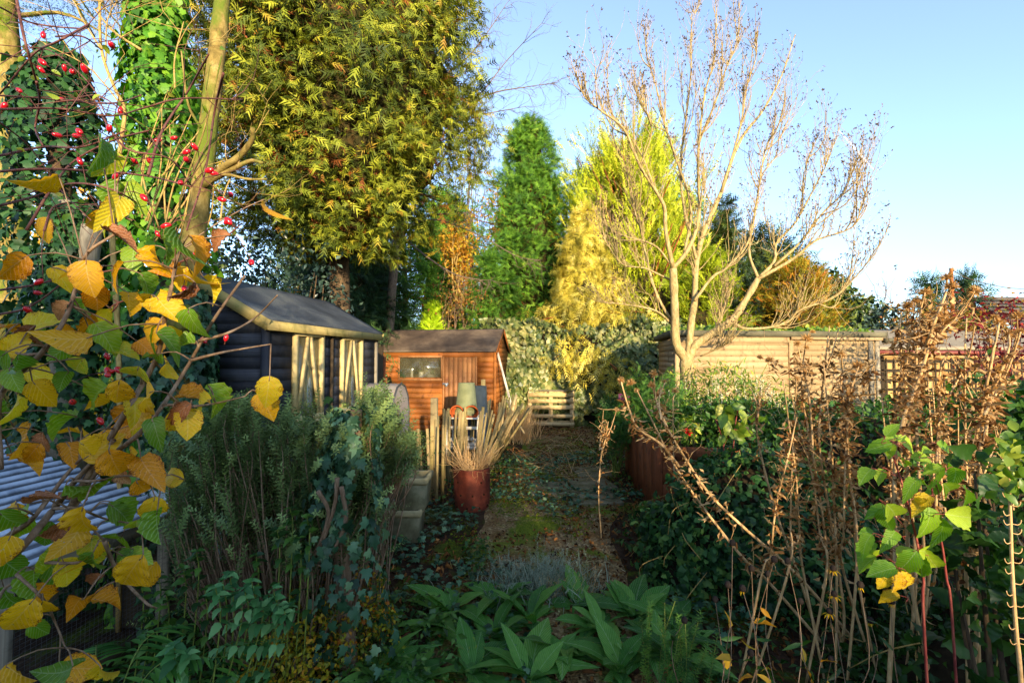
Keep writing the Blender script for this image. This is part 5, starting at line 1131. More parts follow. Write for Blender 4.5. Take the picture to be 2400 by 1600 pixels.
# chicken run with corrugated sheet roof
cr = thing('corrugated_run', 'low wire run with corrugated sheet roof at the lower left', 'animal run', (-2.7, 2.1, 0))
cO = Vector((-2.12, 2.94, .79)); D1 = -E1; D2 = (E2*.96+UZ*.28).normalized(); n1, n2 = 20, 150
mb = MB(); pts = []; tn_ = []
nv = D1.cross(D2).normalized(); nv = nv if nv.z > 0 else -nv
for i in range(n1+1):
    for j in range(n2+1):
        s = i/n1*1.7; t = j/n2*1.45; pts.append(tuple(cO+D1*s+D2*t+nv*(.014*math.sin(t*2*math.pi/.078)+.006*math.sin(s*3+t*2)))); tn_.append(.5+.5*math.sin(t*2*math.pi/.078))
i_ = (np.arange(n1)[:, None]*(n2+1)+np.arange(n2)[None]).ravel(); N = len(pts); low = [tuple(Vector(p)-nv*.003) for p in pts]
f = np.stack([i_, i_+1, i_+n2+2, i_+n2+1], 1); mb.add(pts+low, None, np.concatenate([f, f+N]), np.array(tn_+tn_)); mb.build('roof_sheet', M['corrugated'], cr, True)
def run(s, t, z): return Vector((cO.x, cO.y, 0))+D1*s+E2*t+UZ*z
for s, t, z in ((.04, .06, .76), (.85, .06, .76), (1.6, .06, .76), (.04, 1.2, 1.05), (1.6, 1.2, 1.05)): board('post', run(s, t, -.02), run(s, t, z), .05, .05, M['grey_wood'], cr, E1)
board('rail', run(0, .06, .74), run(1.65, .06, .74), .07, .03, M['grey_wood'], cr); board('rail', run(.02, .06, .76), run(.02, 1.2, 1.05), .06, .03, M['grey_wood'], cr); board('rail', run(0, .05, .08), run(1.65, .05, .08), .1, .03, M['dark_wood'], cr)
mb = MB()
for k in range(75): a, b = run(k*.022, .045, .1), run(k*.022, .045, .72); tube(mb, [a, b], .0009, 3, 0, False)
for k in range(28): z = .1+k*.022; tube(mb, [run(0, .045, z), run(1.65, .045, z)], .0009, 3, 0, False)
mb.build('wire_mesh', M['wire'], cr)
# white plastic sheeting
sb = thing('white_plastic_sheet', 'crumpled white plastic sheeting heaped before the cream shed door', 'sheeting', (-2.05, 3.12, 0)); mb = MB(); nu, nv_ = 46, 30
uu, vv = np.meshgrid(np.linspace(-1, 1, nu), np.linspace(-1, 1, nv_)); r2 = uu**2+vv**2; q = np.stack([uu.ravel()*2.4, vv.ravel()*2.4, 0*uu.ravel()], 1)
z = .96-.22*np.clip(r2.ravel(), 0, 2)-.5*np.clip(np.abs(uu.ravel())-.75, 0, 1)+.05*vnoise(q, 4)+.04*np.abs(vnoise(q*2.7, 8))+.02*vnoise(q*6, 2); z = np.maximum(z, .3)
i_ = (np.arange(nv_-1)[:, None]*nu+np.arange(nu-1)[None]).ravel(); mb.add(np.stack([-2.3+.38*uu.ravel()-.05*vv.ravel(), 3.16+.2*vv.ravel(), z], 1), None, np.stack([i_, i_+1, i_+1+nu, i_+nu], 1)); mb.build('sheet', M['white_bag'], sb, False)
mb = MB(); v, f3, f4 = chamfer(.6, .3, .75, .02); mb.add(v+np.array((-2.3, 3.16, .38)), f3, f4); mb.build('crate_beneath', M['dark_wood'], sb)
lg = thing('log_end', 'dark red-brown cut log end on the white sheeting', 'log', (gx(283, 3.0), 3.0, .8)); mb = MB(); c = P(283, 1118, 3.0); tube(mb, [c, c+Vector((.02, .16, 0))], .045, 12); mb.build('log', M['bark_red'], lg)
# raised bed
rb = thing('raised_bed', 'brown boarded raised bed on the right of the path', 'raised bed', (1.55, 4.73, 0)); rA, rB = Vector((1.55, 4.73, 0)), Vector((1.79, 7.2, 0)); rd = (rB-rA).normalized(); rn = Vector((-rd.y, rd.x, 0)); rq = Vector((rd.y, -rd.x, 0))
for k in range(5): board('board', rA+rd*(.25+.495*k)+rn*R_.uniform(0, .01), rA+rd*(.25+.495*k)+rn*R_.uniform(0, .01)+UZ*.86, .485, .025, M['brown_board'], rb, rd)
for z in (.12, .36, .6, .79): board('front_board', rA+UZ*z-rd*.02, rA+rq*2.6+UZ*z-rd*.02, .22 if z < .7 else .13, .03, M['brown_board'], rb)
for p in (rA, rB, rA+rq*1.3): board('post', p+rq*.05+rd*.04, p+rq*.05+rd*.04+UZ*.8, .07, .07, M['brown_board'], rb, rd)
mb = MB(); gridsheet(mb, rA+rd*.02+rq*.02+UZ*.7, rA+rq*2.6+rd*.02+UZ*.7, rB+rq*2.6+UZ*.7, rB+rq*.02+UZ*.7, .03, 14, 14, .03, 3); mb.build('soil', M['soil'], rb)
t = board('white_label_stick', G(1437, 1095)+UZ*.0, P(1463, 1066, 6.9), .012, .006, M['white_paint'], None, (1, 0, 0)); tag(t, 'thin white stick leaning at the raised bed corner', 'stick')
# ------------------------------------------------------------------ unseen hedge, added and shaped to shade the near garden from the low sun
rs = np.random.RandomState(202)
def hedge_top(x):
    k1 = 1/(1+np.exp(-(x-1.72)/.1)); k2 = 1/(1+np.exp(-(x-3.3)/.2))
    k3 = 1/(1+np.exp(-(x-2.5)/.08))
    return 5.1-.85*k1-.5*k3-.6*k2+.22*vnoise(np.stack([x*.9, x*0, x*0], 1), 31)+.16*vnoise(np.stack([x*2.7, x*0, x*0], 1), 32)
bh = thing('shade_hedge', 'unseen tall hedge behind the photographer, added to shade the garden', 'hedge', (1, -12.4, 0)); mb = MB()
hx = np.linspace(-14, 17, 125); ht = hedge_top(hx)-.15; N = len(hx)
v = np.concatenate([np.stack([hx, hx*0+yy_, zz_], 1) for yy_, zz_ in ((-12.1, hx*0), (-12.1, ht), (-12.9, ht), (-12.9, hx*0))]); k = np.arange(N-1)
mb.add(v, None, np.concatenate([np.stack([k+i*N, k+1+i*N, k+1+(i+1)*N, k+(i+1)*N], 1) for i in range(3)])); mb.build('dark_core', M['core'], bh)
n = 4500; x = rs.uniform(-14, 17, n); z = hedge_top(x)-np.abs(rs.normal(0, .5, n))+rs.uniform(-.05, .22, n)
mb = MB(); scatter(mb, OVALF, np.stack([x, rs.uniform(-13, -11.9, n), z], 1), rs.normal(0, 1, (n, 3)), rs.normal(0, 1, (n, 3)), .28*rs.uniform(.6, 1.2, n), rs.rand(n)); mb.build('foliage', M['holly'], bh)
bare_tree('dappling_tree', 'unseen half bare tree added behind the hedge to dapple the light', (3.9, -14.5, 0), 9.0, .16, 203, 6, fork=2.3, mat='twig_grey', leaf=(900, .2, 'autumn_brown'), first=.24, sp=.5)  # unseen tree, added to dapple the sun on the orange shed

# ------------------------------------------------------------------ raised bed planting
bushy('ferny_foliage', 'feathery bright green foliage at the left corner of the raised bed', (1.95, 6.3, 1.05), (.42, .7, .5), 3600, .1, SPRAY_FAR, M['fern_soft'], 71, 'plant', lump=.4, inner=.2, zmin=.7, stems=14, stem_mat=M['stem_green'])
bushy('trailing_fern_foliage', 'soft green foliage spilling over the raised bed edge by the path', (1.55, 6.9, .75), (.28, .5, .45), 1500, .09, SPRAY_FAR, M['fern_soft'], 72, 'plant', lump=.4, inner=.2, stems=8, stem_mat=M['stem_green'], tint=(0, .6))
p_ = bushy('tasselled_shrub', 'yellow-green shrub with cream tassels in front of the slatted shed', (2.95, 6.25, 1.12), (.8, .5, .5), 3600, .085, LANCE, M['pieris'], 73, 'shrub', lump=.5, inner=.35, zmin=.7, hang=.5)
mb = MB(); n = 240; c = np.array((2.85, 6.0, 1.25)); q, d = shell_points(rs, n, c, (.75, .45, .35), .4, 5, .7)
for k in range(9): scatter(mb, TINY, q-np.array((0, 0, .013*k)), rs.normal(0, .5, (len(q), 3))+(0, 0, -.8), rs.normal(0, 1, (len(q), 3)), .022, rs.rand(len(q)))
mb.build('tassels', M['tassel'], p_)
mb = MB()
for k in range(7):
    a = np.array((2.6+.12*k, 6.1, 1.3)); b = a+np.array((rs.uniform(-.1, .25), rs.uniform(-.1, .1), rs.uniform(.25, .5))); pts = spline([a, (a+b)/2+rs.normal(0, .03, 3), b], 10); tube(mb, pts, .005, 4); 
mb.build('shoots', M['stem_green'], p_)
bushy('dark_bed_undergrowth', 'deep green undergrowth at the middle of the raised bed', (2.7, 5.6, .95), (.95, .55, .38), 3200, .08, OVALF, M['weed'], 74, 'plant', lump=.4, zmin=.7, inner=.3)
bushy('rose_bush', 'small rose bush with scarlet bloom above the brown bed board', (gx(1605, 4.95), 4.95, .98), (.16, .16, .16), 160, .07, OVALF, M['pieris'], 75, 'plant', lump=.4, inner=.2, stems=5, zmin=.7)
def bloom(name, label, c, r, n, mat, cat='flower'):
    t = thing(name, label, cat, c); mb = MB(); d = nrm(rs.normal(0, 1, (n, 3))+np.array((0, -.5, .6))); scatter(mb, OVALF, np.tile(np.array(tuple(c)), (n, 1)), d, rs.normal(0, 1, (n, 3)), r*rs.uniform(.7, 1.1, n), rs.rand(n)); mb.build('petals', M[mat], t)
    mb = MB(); tube(mb, spline([tuple(Vector(c)), tuple(Vector(c)+Vector((.01, .03, -.12))), tuple(Vector(c)+Vector((.02, .05, -.25)))], 6), .004, 5); mb.build('stalk', M['stem_green'], t)
bloom('red_rose', 'scarlet rose bloom on the small rose bush', P(1612, 1012, 4.85), .055, 40, 'rose_red'); bloom('magenta_aster', 'magenta daisies at the left corner of the raised bed', P(1462, 934, 6.6), .1, 60, 'pink')
# brush pile
bp = thing('brush_pile', 'tangled heap of dry brown twigs in front of the slatted shed', 'brushwood', (gx(1810, 5.6), 5.6, 0)); mb = MB()
for k in range(150):
    a = np.array((gx(1800, 5.6)+rs.normal(0, .28), 5.6+rs.normal(0, .25), rs.uniform(.3, 1.15))); d = nrm(np.array((rs.normal(0, 1), rs.normal(0, .6), rs.normal(-.2, .5)))); grow(mb, a, d, .004, rs.uniform(.2, .45), 1, rs, -.1, 2.0, .25)
mb.build('twigs', M['twig_straw'], bp, True, kind='stuff')

# ------------------------------------------------------------------ ivy mound and banks on the right
def mound(name, label, c, r, n, size, tpl, mat, seed, cat='ivy', tint=(0, 1), face=1.0, hang=.5):
    rs = np.random.RandomState(seed); c = np.array(c, float); r = np.array(r, float); root = thing(name, label, cat, (c[0], c[1], 0)); mb = MB()
    u = np.linspace(0, 2*np.pi, 28, endpoint=False); w_ = np.linspace(-.3, np.pi/2, 12); d = np.array([(math.cos(a)*math.cos(b), math.sin(a)*math.cos(b), math.sin(b)) for b in w_ for a in u])
    def rad(d): return 1+.3*vnoise(d*1.7+seed, seed)+.16*vnoise(d*4.3+seed, seed+1)
    vv = c+d*r*(rad(d)*.9)[:, None]; i = np.arange(11)[:, None]*28; j = np.arange(28)[None]; k = (j+1) % 28; mb.add(vv, None, np.stack([i+j, i+k, i+k+28, i+j+28], -1).reshape(-1, 4)); mb.build('dark_core', M['core'], root)  # solid dark dome under the leaves, shade put into its colour
    d = nrm(rs.normal(0, 1, (n, 3))); d[:, 2] = np.abs(d[:, 2])*1.0-.25*(rs.rand(n) < .35); d = nrm(d); p = c+d*r*(rad(d)*rs.uniform(.9, 1.1, n))[:, None]; q = p[:, 2] > .0; p, d = p[q], d[q]; n = len(p)
    mb = MB(); scatter(mb, tpl, p, rs.normal(0, .6, (n, 3))+np.array((0, 0, -hang)), d*face+rs.normal(0, .45, (n, 3))+np.array((0, 0, .3)), size*rs.uniform(.5, 1.25, n), np.clip(rs.uniform(tint[0], tint[1], n)+.15*vnoise(p*3, seed), 0, 1)); mb.build('foliage', M[mat], root)
    ms = MB()
    for k in range(40):
        j = rs.randint(0, n); a = p[j]+d[j]*.03; b = a+d[j]*.05+np.array((rs.normal(0, .12), rs.normal(0, .12), -rs.uniform(.1, .45))); b[2] = max(.03, b[2]); tube(ms, spline([a, (a+b)/2+d[j]*.08+rs.normal(0, .03, 3), b], 8), .003, 4)
    ms.build('trailing_stems', M['twig_olive'], root, True, kind='stuff'); return root
mound('ivy_mound', 'mound of small-leaved ivy at the right of the path, below the leaning dead stems', (2.0, 3.85, .05), (1.0, .7, .8), 8500, .062, IVYF, 'ivy', 81, tint=(.05, 1))
mound('bramble_bank', 'dark leafy bank behind the tall dead stems', (4.1, 4.7, .1), (1.7, .9, 1.15), 6500, .085, OVALF, 'weed', 82, 'bramble', (0, .9))
mound('trellis_bank', 'leafy green bank below the trellis at the right edge', (6.4, 6.6, .1), (2.0, .9, 1.0), 4500, .1, OVALF, 'weed', 84, 'bramble', (0, 1))
mound('shed_front_ivy', 'dark ivy tangle between brush pile and slatted shed', (4.3, 6.7, .1), (1.2, .7, 1.0), 3800, .09, IVYF, 'ivy', 85, tint=(0, .9))
mound('shaded_weed_bank', 'deeply shaded weeds under the raspberry canes at the lower right', (2.75, 2.45, -.02), (1.0, .5, .55), 4200, .06, OVALF, 'weed', 83, 'weeds', (0, .5))
mound('right_edge_weeds', 'dark weeds at the right edge of the foreground', (3.1, 1.9, .0), (.8, .5, .9), 3000, .07, OVALF, 'weed', 86, 'weeds', (0, .6))
# ------------------------------------------------------------------ rosemary with ivy stump
def rosemary(name, label, specs, n, seed, base, cap=None, fo=.45):
    rs = np.random.RandomState(seed); root = thing(name, label, 'rosemary', base); ms = MB(); ml = MB(); P0, F0, S0, T0 = [], [], [], []
    for i in range(n):
        x = rs.uniform(specs[0][0], specs[-1][0]); yt = np.interp(x, [s[0] for s in specs], [s[1] for s in specs]); y = yt+abs(rs.normal(0, 1))*130+rs.uniform(0, 20); Y = rs.uniform(specs[0][2], specs[0][3]); y = min(y, cap(x)) if cap else y
        tip = np.array(tuple(P(x, y, Y))); b = np.array((base[0]+(tip[0]-base[0])*fo+rs.normal(0, .08), base[1]+(Y-base[1])*.5, .05)); mid = (b*.45+tip*.55 if fo > .2 else np.array((b[0]+.22*(tip[0]-b[0]), b[1]+.5*(tip[1]-b[1]), .66*tip[2])))+np.array((.06*(tip[0]-base[0]), 0, -.06))+rs.normal(0, .05, 3)
        pts = spline([b, mid, tip+(mid-tip)*.25+rs.normal(0, .03, 3), tip], 16); tube(ms, pts, np.linspace(.006, .0018, 16), 4, 0, False)
        L = np.linalg.norm(np.diff(pts, axis=0), axis=1).sum(); k = max(3, int(L*.62/.085))
        t = 15*(1-.62*np.arange(k)/k-.62/k); t = np.clip(t, 0, 14.99); j = t.astype(int); q = pts[j]+(pts[j+1]-pts[j])*(t-j)[:, None]; f = pts[j+1]-pts[j]
        P0.append(q); F0.append(nrm(f)); S0.append(np.full(k, .105)*rs.uniform(.85, 1.2)); T0.append(rs.uniform(.05, .55)+.35*(1-np.arange(k)/k)**2)
        for a in range(rs.randint(3, 7)):      # side shoots
            jj = rs.randint(6, 14); d = nrm(nrm(pts[jj+1]-pts[jj])+rs.normal(0, .42, 3)); kk = rs.randint(1, 4); P0.append(pts[jj]+d*np.arange(kk)[:, None]*.075); F0.append(np.tile(d, (kk, 1))); S0.append(np.full(kk, .09)); T0.append(np.full(kk, rs.uniform(.1, .8)))
    P0, F0, S0, T0 = map(np.concatenate, (P0, F0, S0, T0))
    if cap: q = ~((P0[:, 0] > -.80) & (P0[:, 2] < 1.02)); P0, F0, S0, T0 = P0[q], F0[q], S0[q], T0[q]      # clear of the planters
    N = len(P0)
    scatter(ml, SPRIG14, P0, F0, rs.normal(0, 1, (N, 3)), np.stack([S0*3.4, S0, S0*3.4], 1), np.clip(T0, 0, 1))
    ms.build('stems', M['twig_hazel'], root, True); ml.build('needles', M['rosemary'], root, kind='stuff'); return root
SPRIG14 = sprig_tpl(17, .13, .028, .75, 9)
rosemary('rosemary_bush', 'large sprawling rosemary bush in front of the black shed', [(385, 1010, 2.35, 3.0), (470, 960), (560, 915), (640, 965), (710, 935), (760, 975), (800, 955), (890, 950)], 270, 91, (-1.25, 2.7, 0))
rosemary('tall_rosemary', 'rosemary bush with ivy on its left beside the stone planters', [(840, 925, 2.6, 3.3), (900, 900), (930, 945), (955, 985), (970, 1040)], 130, 92, (-1.0, 2.95, 0), lambda x: 1150 if x < 860 else 1080, .05)
ist = thing('ivy_stump', 'old stump overgrown with blue-green ivy amid the rosemary', 'stump', (gx(830, 2.55), 2.55, 0)); axs = [(gx(830, 2.55), 2.55, 0), P(800, 1230, 2.5), P(830, 1080, 2.45), P(835, 960, 2.45)]
mb = MB(); tube(mb, spline(axs, 12), np.linspace(.05, .03, 12), 8)
for pl in ([(790, 1120), (785, 1180), (760, 1260), (735, 1310), (760, 1330)], [(745, 1150), (770, 1200), (750, 1270), (730, 1300)], [(800, 1140), (810, 1220), (780, 1290), (740, 1320), (700, 1340)]):
    tube(mb, spline([P(x, y, 2.28+.03*i) for i, (x, y) in enumerate(pl)], 14), np.linspace(.012, .005, 14), 7)
mb.build('trunk', M['twig_hazel'], ist, True); mb = MB(); ivy_on(mb, axs, [.22, .2, .17, .1], 1100, .058, rs, (.0, 1), .6, 12, -.5); mb.build('ivy', M['ivy_blue'], ist)

# ------------------------------------------------------------------ ground cover
def gpos(x, y): return np.stack([x, y, gz(x, y)+.02], 1)
def cover(name, label, n, xr, yr, size, tpl, mat, seed, flat=.35, clump=1.6, thr=-.1, lift=.05, cat='ground cover', tint=(0, 1), avoid=None):
    rs = np.random.RandomState(seed); x = rs.uniform(*xr, n*3); y = rs.uniform(*yr, n*3); k = vnoise(np.stack([x*clump, y*clump, x*0], 1), seed) > thr
    if avoid is not None: k &= ~avoid(x, y)
    x, y = x[k][:n], y[k][:n]; n = len(x); p = gpos(x, y); p[:, 2] += rs.uniform(0, lift, n); mb = MB()
    scatter(mb, tpl, p, rs.normal(0, 1, (n, 3))*np.array((1, 1, .25)), rs.normal(0, flat, (n, 3))+np.array((0, 0, 1)), size*rs.uniform(.5, 1.3, n), rs.uniform(tint[0], tint[1], n)); return mb.build(name, M[mat], None, False, label, cat, kind='stuff')
cover('leaf_litter', 'brown fallen leaves scattered over path and beds', 9000, (-1.8, 2.2), (2.4, 11.8), .055, CURLF, 'litter', 111, .5, .8, -.5, .01)
cover('ground_ivy', 'blue-green ivy creeping over the path edges', 2400, (-1.1, 1.6), (2.5, 8.5), .055, IVY, 'ivy_blue', 112, .4, 1.9, .12, .06)
cover('moss_patch', 'bright moss tufts on the path', 5000, (-.6, 1.5), (3.2, 9.5), .026, TINY, 'moss', 113, .8, 1.5, .22, .012)
cover('grass_tufts', 'short grass and weeds along the path', 3000, (-.6, 2.0), (3.0, 11.5), .09, leaf_tpl([(0, .02), (.5, .02), (1, 0)], .3, .5), 'grass', 114, 1.2, 2.2, .15, .03)
cover('weed_carpet', 'shaded low weeds covering the left foreground', 5000, (-2.2, -.2), (1.5, 4.2), .05, OVALF, 'weed', 115, .5, 1.5, -.25, .14)
cover('right_weed_carpet', 'low weeds covering the ground on the right', 4500, (1.0, 6.0), (1.2, 4.6), .055, OVALF, 'weed', 116, .5, 1.5, -.4, .12, tint=(0, .7))
cover('back_ground_cover', 'low greenery at the foot of the sheds and hedge', 4000, (-4.5, 3.4), (5.5, 12.2), .06, OVALF, 'weed', 117, .5, 1.2, .0, .1, avoid=lambda x, y: np.abs(x-(.28+.115*(y-3.7))) < .6)
cover('fallen_stems', 'dry stalks strewn across the far path', 160, (.0, 1.6), (6.5, 11), .5, leaf_tpl([(0, .007), (.5, .006), (1, .003)], .2, .1), 'dry', 118, .4, .7, -.8, .1, tint=(.7, 1))
# ------------------------------------------------------------------ foreground plants
rs = np.random.RandomState(303)
CAMP = np.array((0, 0, CAM_H))
def leaf_meshes(key, stations, mats, nvar=4, curls=(.45, .8, 1.1, .6), folds=(.25, .5, .4, .8), waves=(.05, .1, .05, .16), twists=(0, .4, -.4, .8)):
    d = {}
    for k in range(nvar):
        st = [(y, w_*(1+.05*math.sin(i*7+k*3))) for i, (y, w_) in enumerate(stations)]; t = leaf_tpl(st, folds[k], curls[k], waves[k], twists[k])
        for m in mats:
            mb = MB(); mb.add(t[0], t[1], None, 0, t[2]); d[(m, k)] = mb.mesh(key, M[m], True)
    return d
def put_leaf(mesh, parent, pos, fwd, nor, L, name='leaf', wid=1.0):
    f = Vector(nrm(np.array(fwd))); s = f.cross(Vector(nor)); s = s.normalized() if s.length > 1e-4 else Vector((1, 0, 0)); n = s.cross(f)
    Mx = Matrix((s*L*wid, f*L, n*L)).transposed().to_4x4(); Mx.translation = Vector(pos)
    return place(bpy.data.objects.new(name, mesh), parent, Mx)
# --- hazel with turning leaves
HST = [(0, .03), (.06, .2), (.13, .3), (.2, .34), (.27, .4), (.34, .39), (.42, .43), (.5, .4), (.58, .41), (.66, .34), (.74, .33), (.82, .22), (.9, .14), (1, 0)]
HM = leaf_meshes('hazel_leaf', HST, ('hazel_y', 'hazel_o', 'hazel_g', 'hazel_b'))
hzl = thing('hazel_bush', 'hazel branches with large yellow and green leaves along the left edge', 'hazel', (-1.0, 1.0, 0))
def z2(x, y): return (x/2.613, 500+y/2.613)
def z3(x, y): return (x/2.613, 1000+y/2.613)
def z1(x, y): return (x/2.904, y/2.904)
HS = [([z3(380, 600), z2(560, 1568), z2(780, 1200), z2(960, 880), z2(1010, 640), z2(1060, 400), z2(1090, 230)], .0085), ([z3(330, 700), z2(600, 1568), z2(850, 1350), z2(1000, 1170), z2(1170, 900), z2(1310, 650), z2(1500, 380)], .007),
      ([z3(0, 260), z2(0, 1120), z2(250, 860), z2(400, 640), z2(470, 440), z2(530, 250), z2(700, 130)], .007), ([z3(-60, 800), z3(100, 770), z3(330, 500), z3(460, 330), z3(700, 80)], .011), ([z3(-60, 760), z3(60, 660), z3(200, 560), z3(400, 300), z3(560, 130)], .008),
      ([z2(1000, 1170), z2(1180, 1180), z2(1330, 1160), z2(1500, 1120)], .004), ([z2(1170, 900), z2(1320, 860), z2(1480, 830), z2(1660, 800)], .004), ([z2(1220, 780), z2(1400, 730), z2(1560, 640), z2(1700, 500)], .004),
      ([z3(460, 330), z3(600, 330), z3(760, 300), z3(1000, 320)], .004), ([z3(330, 500), z3(480, 500), z3(640, 560), z3(860, 600)], .004), ([z3(280, 830), z3(480, 830), z3(600, 780), z3(680, 800)], .004), ([z3(640, 700), z3(700, 850), z3(780, 960), z3(900, 1080), z3(960, 1110)], .005), ([z3(100, 900), z3(260, 1050), z3(340, 1200), z3(400, 1350)], .004), ([z2(250, 860), z2(120, 860), z2(0, 800)], .004), ([z3(-40, 1100), z3(40, 980), z3(180, 900)], .005)]
mb = MB(); samp = []
for pl, r in HS:
    pts = spline([P(x, y, 1.12+.05*math.sin(i*2+r*900)) for i, (x, y) in enumerate(pl)], 26); tube(mb, pts, np.linspace(r, r*.4, 26)*(1+.05*rs.randn(26)), 7); samp.append(pts)
gb = P(-40, 1400, 1.15); tube(mb, spline([(gb.x, 1.15, 0), (gb.x+.02, 1.15, .5), P(-60, 1310, 1.12)], 8), .012, 8)
samp = np.concatenate(samp)
LV = [('o', 265, 95), ('g', 630, 75), ('b', 725, 130), ('g', 1050, 190), ('g', 810, 265), ('o', 1240, 230), ('b', 1330, 160), ('o', 70, 325), ('y', 450, 345), ('y', 380, 390), ('y', 525, 390), ('o', 685, 375), ('o', 1030, 355), ('y', 1100, 390), ('g', 920, 440), ('y', 1210, 440), ('y', 1320, 450), ('b', 1130, 480), ('o', 600, 530), ('y', 790, 540), ('g', 960, 500), ('y', 900, 560), ('y', 265, 650), ('b', 360, 590), ('o', 550, 680), ('g', 490, 585), ('y', 100, 810), ('o', 30, 700), ('g', 230, 750), ('g', 490, 760), ('y', 440, 800), ('y', 620, 600), ('g', 650, 750), ('g', 900, 710), ('y', 930, 720), ('y', 1070, 770), ('g', 1110, 790), ('g', 750, 845), ('o', 890, 815), ('o', 1000, 850), ('y', 220, 985), ('g', 380, 1010), ('g', 460, 940), ('g', 560, 1100), ('y', 230, 1150), ('y', 120, 1200), ('o', 715, 1110), ('y', 840, 1120), ('y', 975, 940), ('g', 920, 900), ('g', 70, 1010), ('g', 30, 1230), ('O', 185, 1370), ('b', 250, 1400), ('O', 160, 1510), ('g', 380, 1270), ('y', 430, 1360), ('o', 440, 1450), ('y', 560, 1450), ('y', 625, 1430), ('o', 740, 1250), ('o', 800, 1330), ('y', 880, 1260), ('g', 950, 1310), ('b', 1075, 1225), ('y', 1160, 1270), ('y', 1210, 1160), ('g', 1320, 1140), ('o', 1625, 1170), ('y', 1640, 1090)]
LV3 = [('o', 890, 250), ('o', 870, 390), ('o', 700, 245), ('b', 740, 320), ('y', 1030, 310), ('g', 690, 540), ('g', 770, 530), ('g', 950, 590), ('g', 850, 630), ('y', 925, 520), ('g', 180, 510), ('y', 90, 550), ('b', 230, 430), ('b', 400, 435), ('g', 530, 390), ('b', 540, 410), ('y', 480, 600), ('y', 450, 700), ('g', 60, 600), ('g', 120, 640), ('g', 270, 670), ('b', 310, 640), ('g', 340, 820), ('y', 420, 900), ('g', 330, 900), ('g', 200, 940), ('G', 60, 860), ('y', 10, 790), ('g', 550, 765), ('g', 690, 710), ('g', 740, 815), ('g', 840, 790), ('y', 880, 915), ('y', 780, 905), ('b', 560, 940), ('o', 490, 1020), ('o', 670, 1060), ('o', 240, 1050), ('y', 100, 1190), ('G', 30, 1070), ('y', 230, 1150), ('g', 250, 1245), ('g', 540, 840), ('y', 600, 800), ('o', 480, 1480), ('y', 620, 1520), ('g', 400, 1530), ('y', 100, 1520)]
LV1 = [('g', 730, 1025), ('g', 780, 1130), ('g', 780, 1340), ('y', 830, 1400), ('g', 870, 1310), ('o', 1800, 1440), ('y', 290, 1265), ('y', 700, 1530)]
twg = MB()
LVX = []
for k_ in range(85):
    e_ = samp[rs.randint(0, len(samp))]+np.array((rs.normal(0, .05), rs.normal(0, .04), rs.normal(-.02, .05)))
    v_ = e_-CAMP; u_ = v_[0]/v_[1]*FPX+1200; w_ = 842-(v_[2]/v_[1])*FPX
    if -20 < u_ < 480 and 520 < w_ < 1090: LVX.append((rs.choice(('y', 'o', 'g', 'b', 'y', 'g')), u_, w_))
for lst, fn in ((LV, z2), (LV3, z3), (LV1, z1), (LVX, lambda x, y: (x, y))):
    for c_, x, y in lst:
        px, py = fn(x, y); Y = rs.uniform(.98, 1.28); c = np.array(tuple(P(px, py, Y))); big = c_.isupper(); m = 'hazel_'+c_.lower()
        L = rs.uniform(.058, .09)*(1.35 if big else 1)*(.85 if c_ == 'b' else 1)
        a = rs.normal(-1.2, .75); f = np.array((math.cos(a)*rs.choice((-1, 1), p=(.35, .65)), rs.normal(0, .35), math.sin(a))); f = nrm(f)
        tc = nrm(CAMP-c); nor = tc*rs.choice((.9, .5, 1.2))+rs.normal(0, .55, 3)+np.array((0, 0, .45)); b = c-f*L*.5
        put_leaf(HM[(m, rs.randint(0, 4) if c_ != 'b' else 3)], hzl, b, f, nor, L, wid=rs.uniform(.8, 1.05) if c_ != 'b' else .6)
        k = np.argmin(((samp-b)**2).sum(1)); e = samp[k]
        if np.linalg.norm(e-b) < .3: tube(twg, spline([e, e*.5+b*.5+np.array((0, 0, .012)), b, b+f*.012], 7), np.linspace(.0022, .001, 7), 4)
mb.build('stems', M['twig_hazel'], hzl, True); twg.build('twigs', M['twig_hazel'], hzl, True, kind='stuff')
# --- dog rose with hips
rz = thing('dog_rose', 'arching dog rose stems with red hips across the upper left', 'rose', (-1.4, 1.3, 0)); mb = MB(); samp = []
RSM = [[(0, 1060), (300, 1000), (560, 1000), (860, 890)], [(-40, 1170), (300, 1150), (700, 1170), (1010, 1200), (1300, 1270)], [(1010, 1190), (1100, 900), (1280, 620), (1420, 370)], [(-20, 650), (300, 670), (450, 690), (660, 650), (860, 780), (1000, 900), (1100, 1050)], [(-20, 745), (400, 740), (750, 790), (1000, 730), (1250, 670), (1650, 680)], [(-20, 40), (230, 160), (560, 195), (610, 160)], [(250, 560), (270, 700), (240, 870), (290, 990)], [(600, 170), (400, 280), (230, 370), (0, 640)], [(110, -20), (170, 280), (270, 630)], [(1520, 500), (1460, 760), (1400, 1150), (1270, 1568)], [(-20, 820), (200, 1000), (420, 1300), (620, 1500)], [(0, 1400), (260, 1330), (480, 1250), (760, 1290), (1000, 1420)], [(180, 1568), (340, 1300), (500, 1100), (760, 960), (1010, 890)], [(700, 800), (860, 1010), (1150, 1080), (1300, 1260)], [(380, 250), (560, 250), (690, 340)], [(-20, 360), (160, 390), (330, 340), (600, 560), (720, 780)], [(300, 1570), (380, 1400), (620, 1390), (900, 1500)], [(420, 680), (620, 700), (800, 700), (960, 650)]]
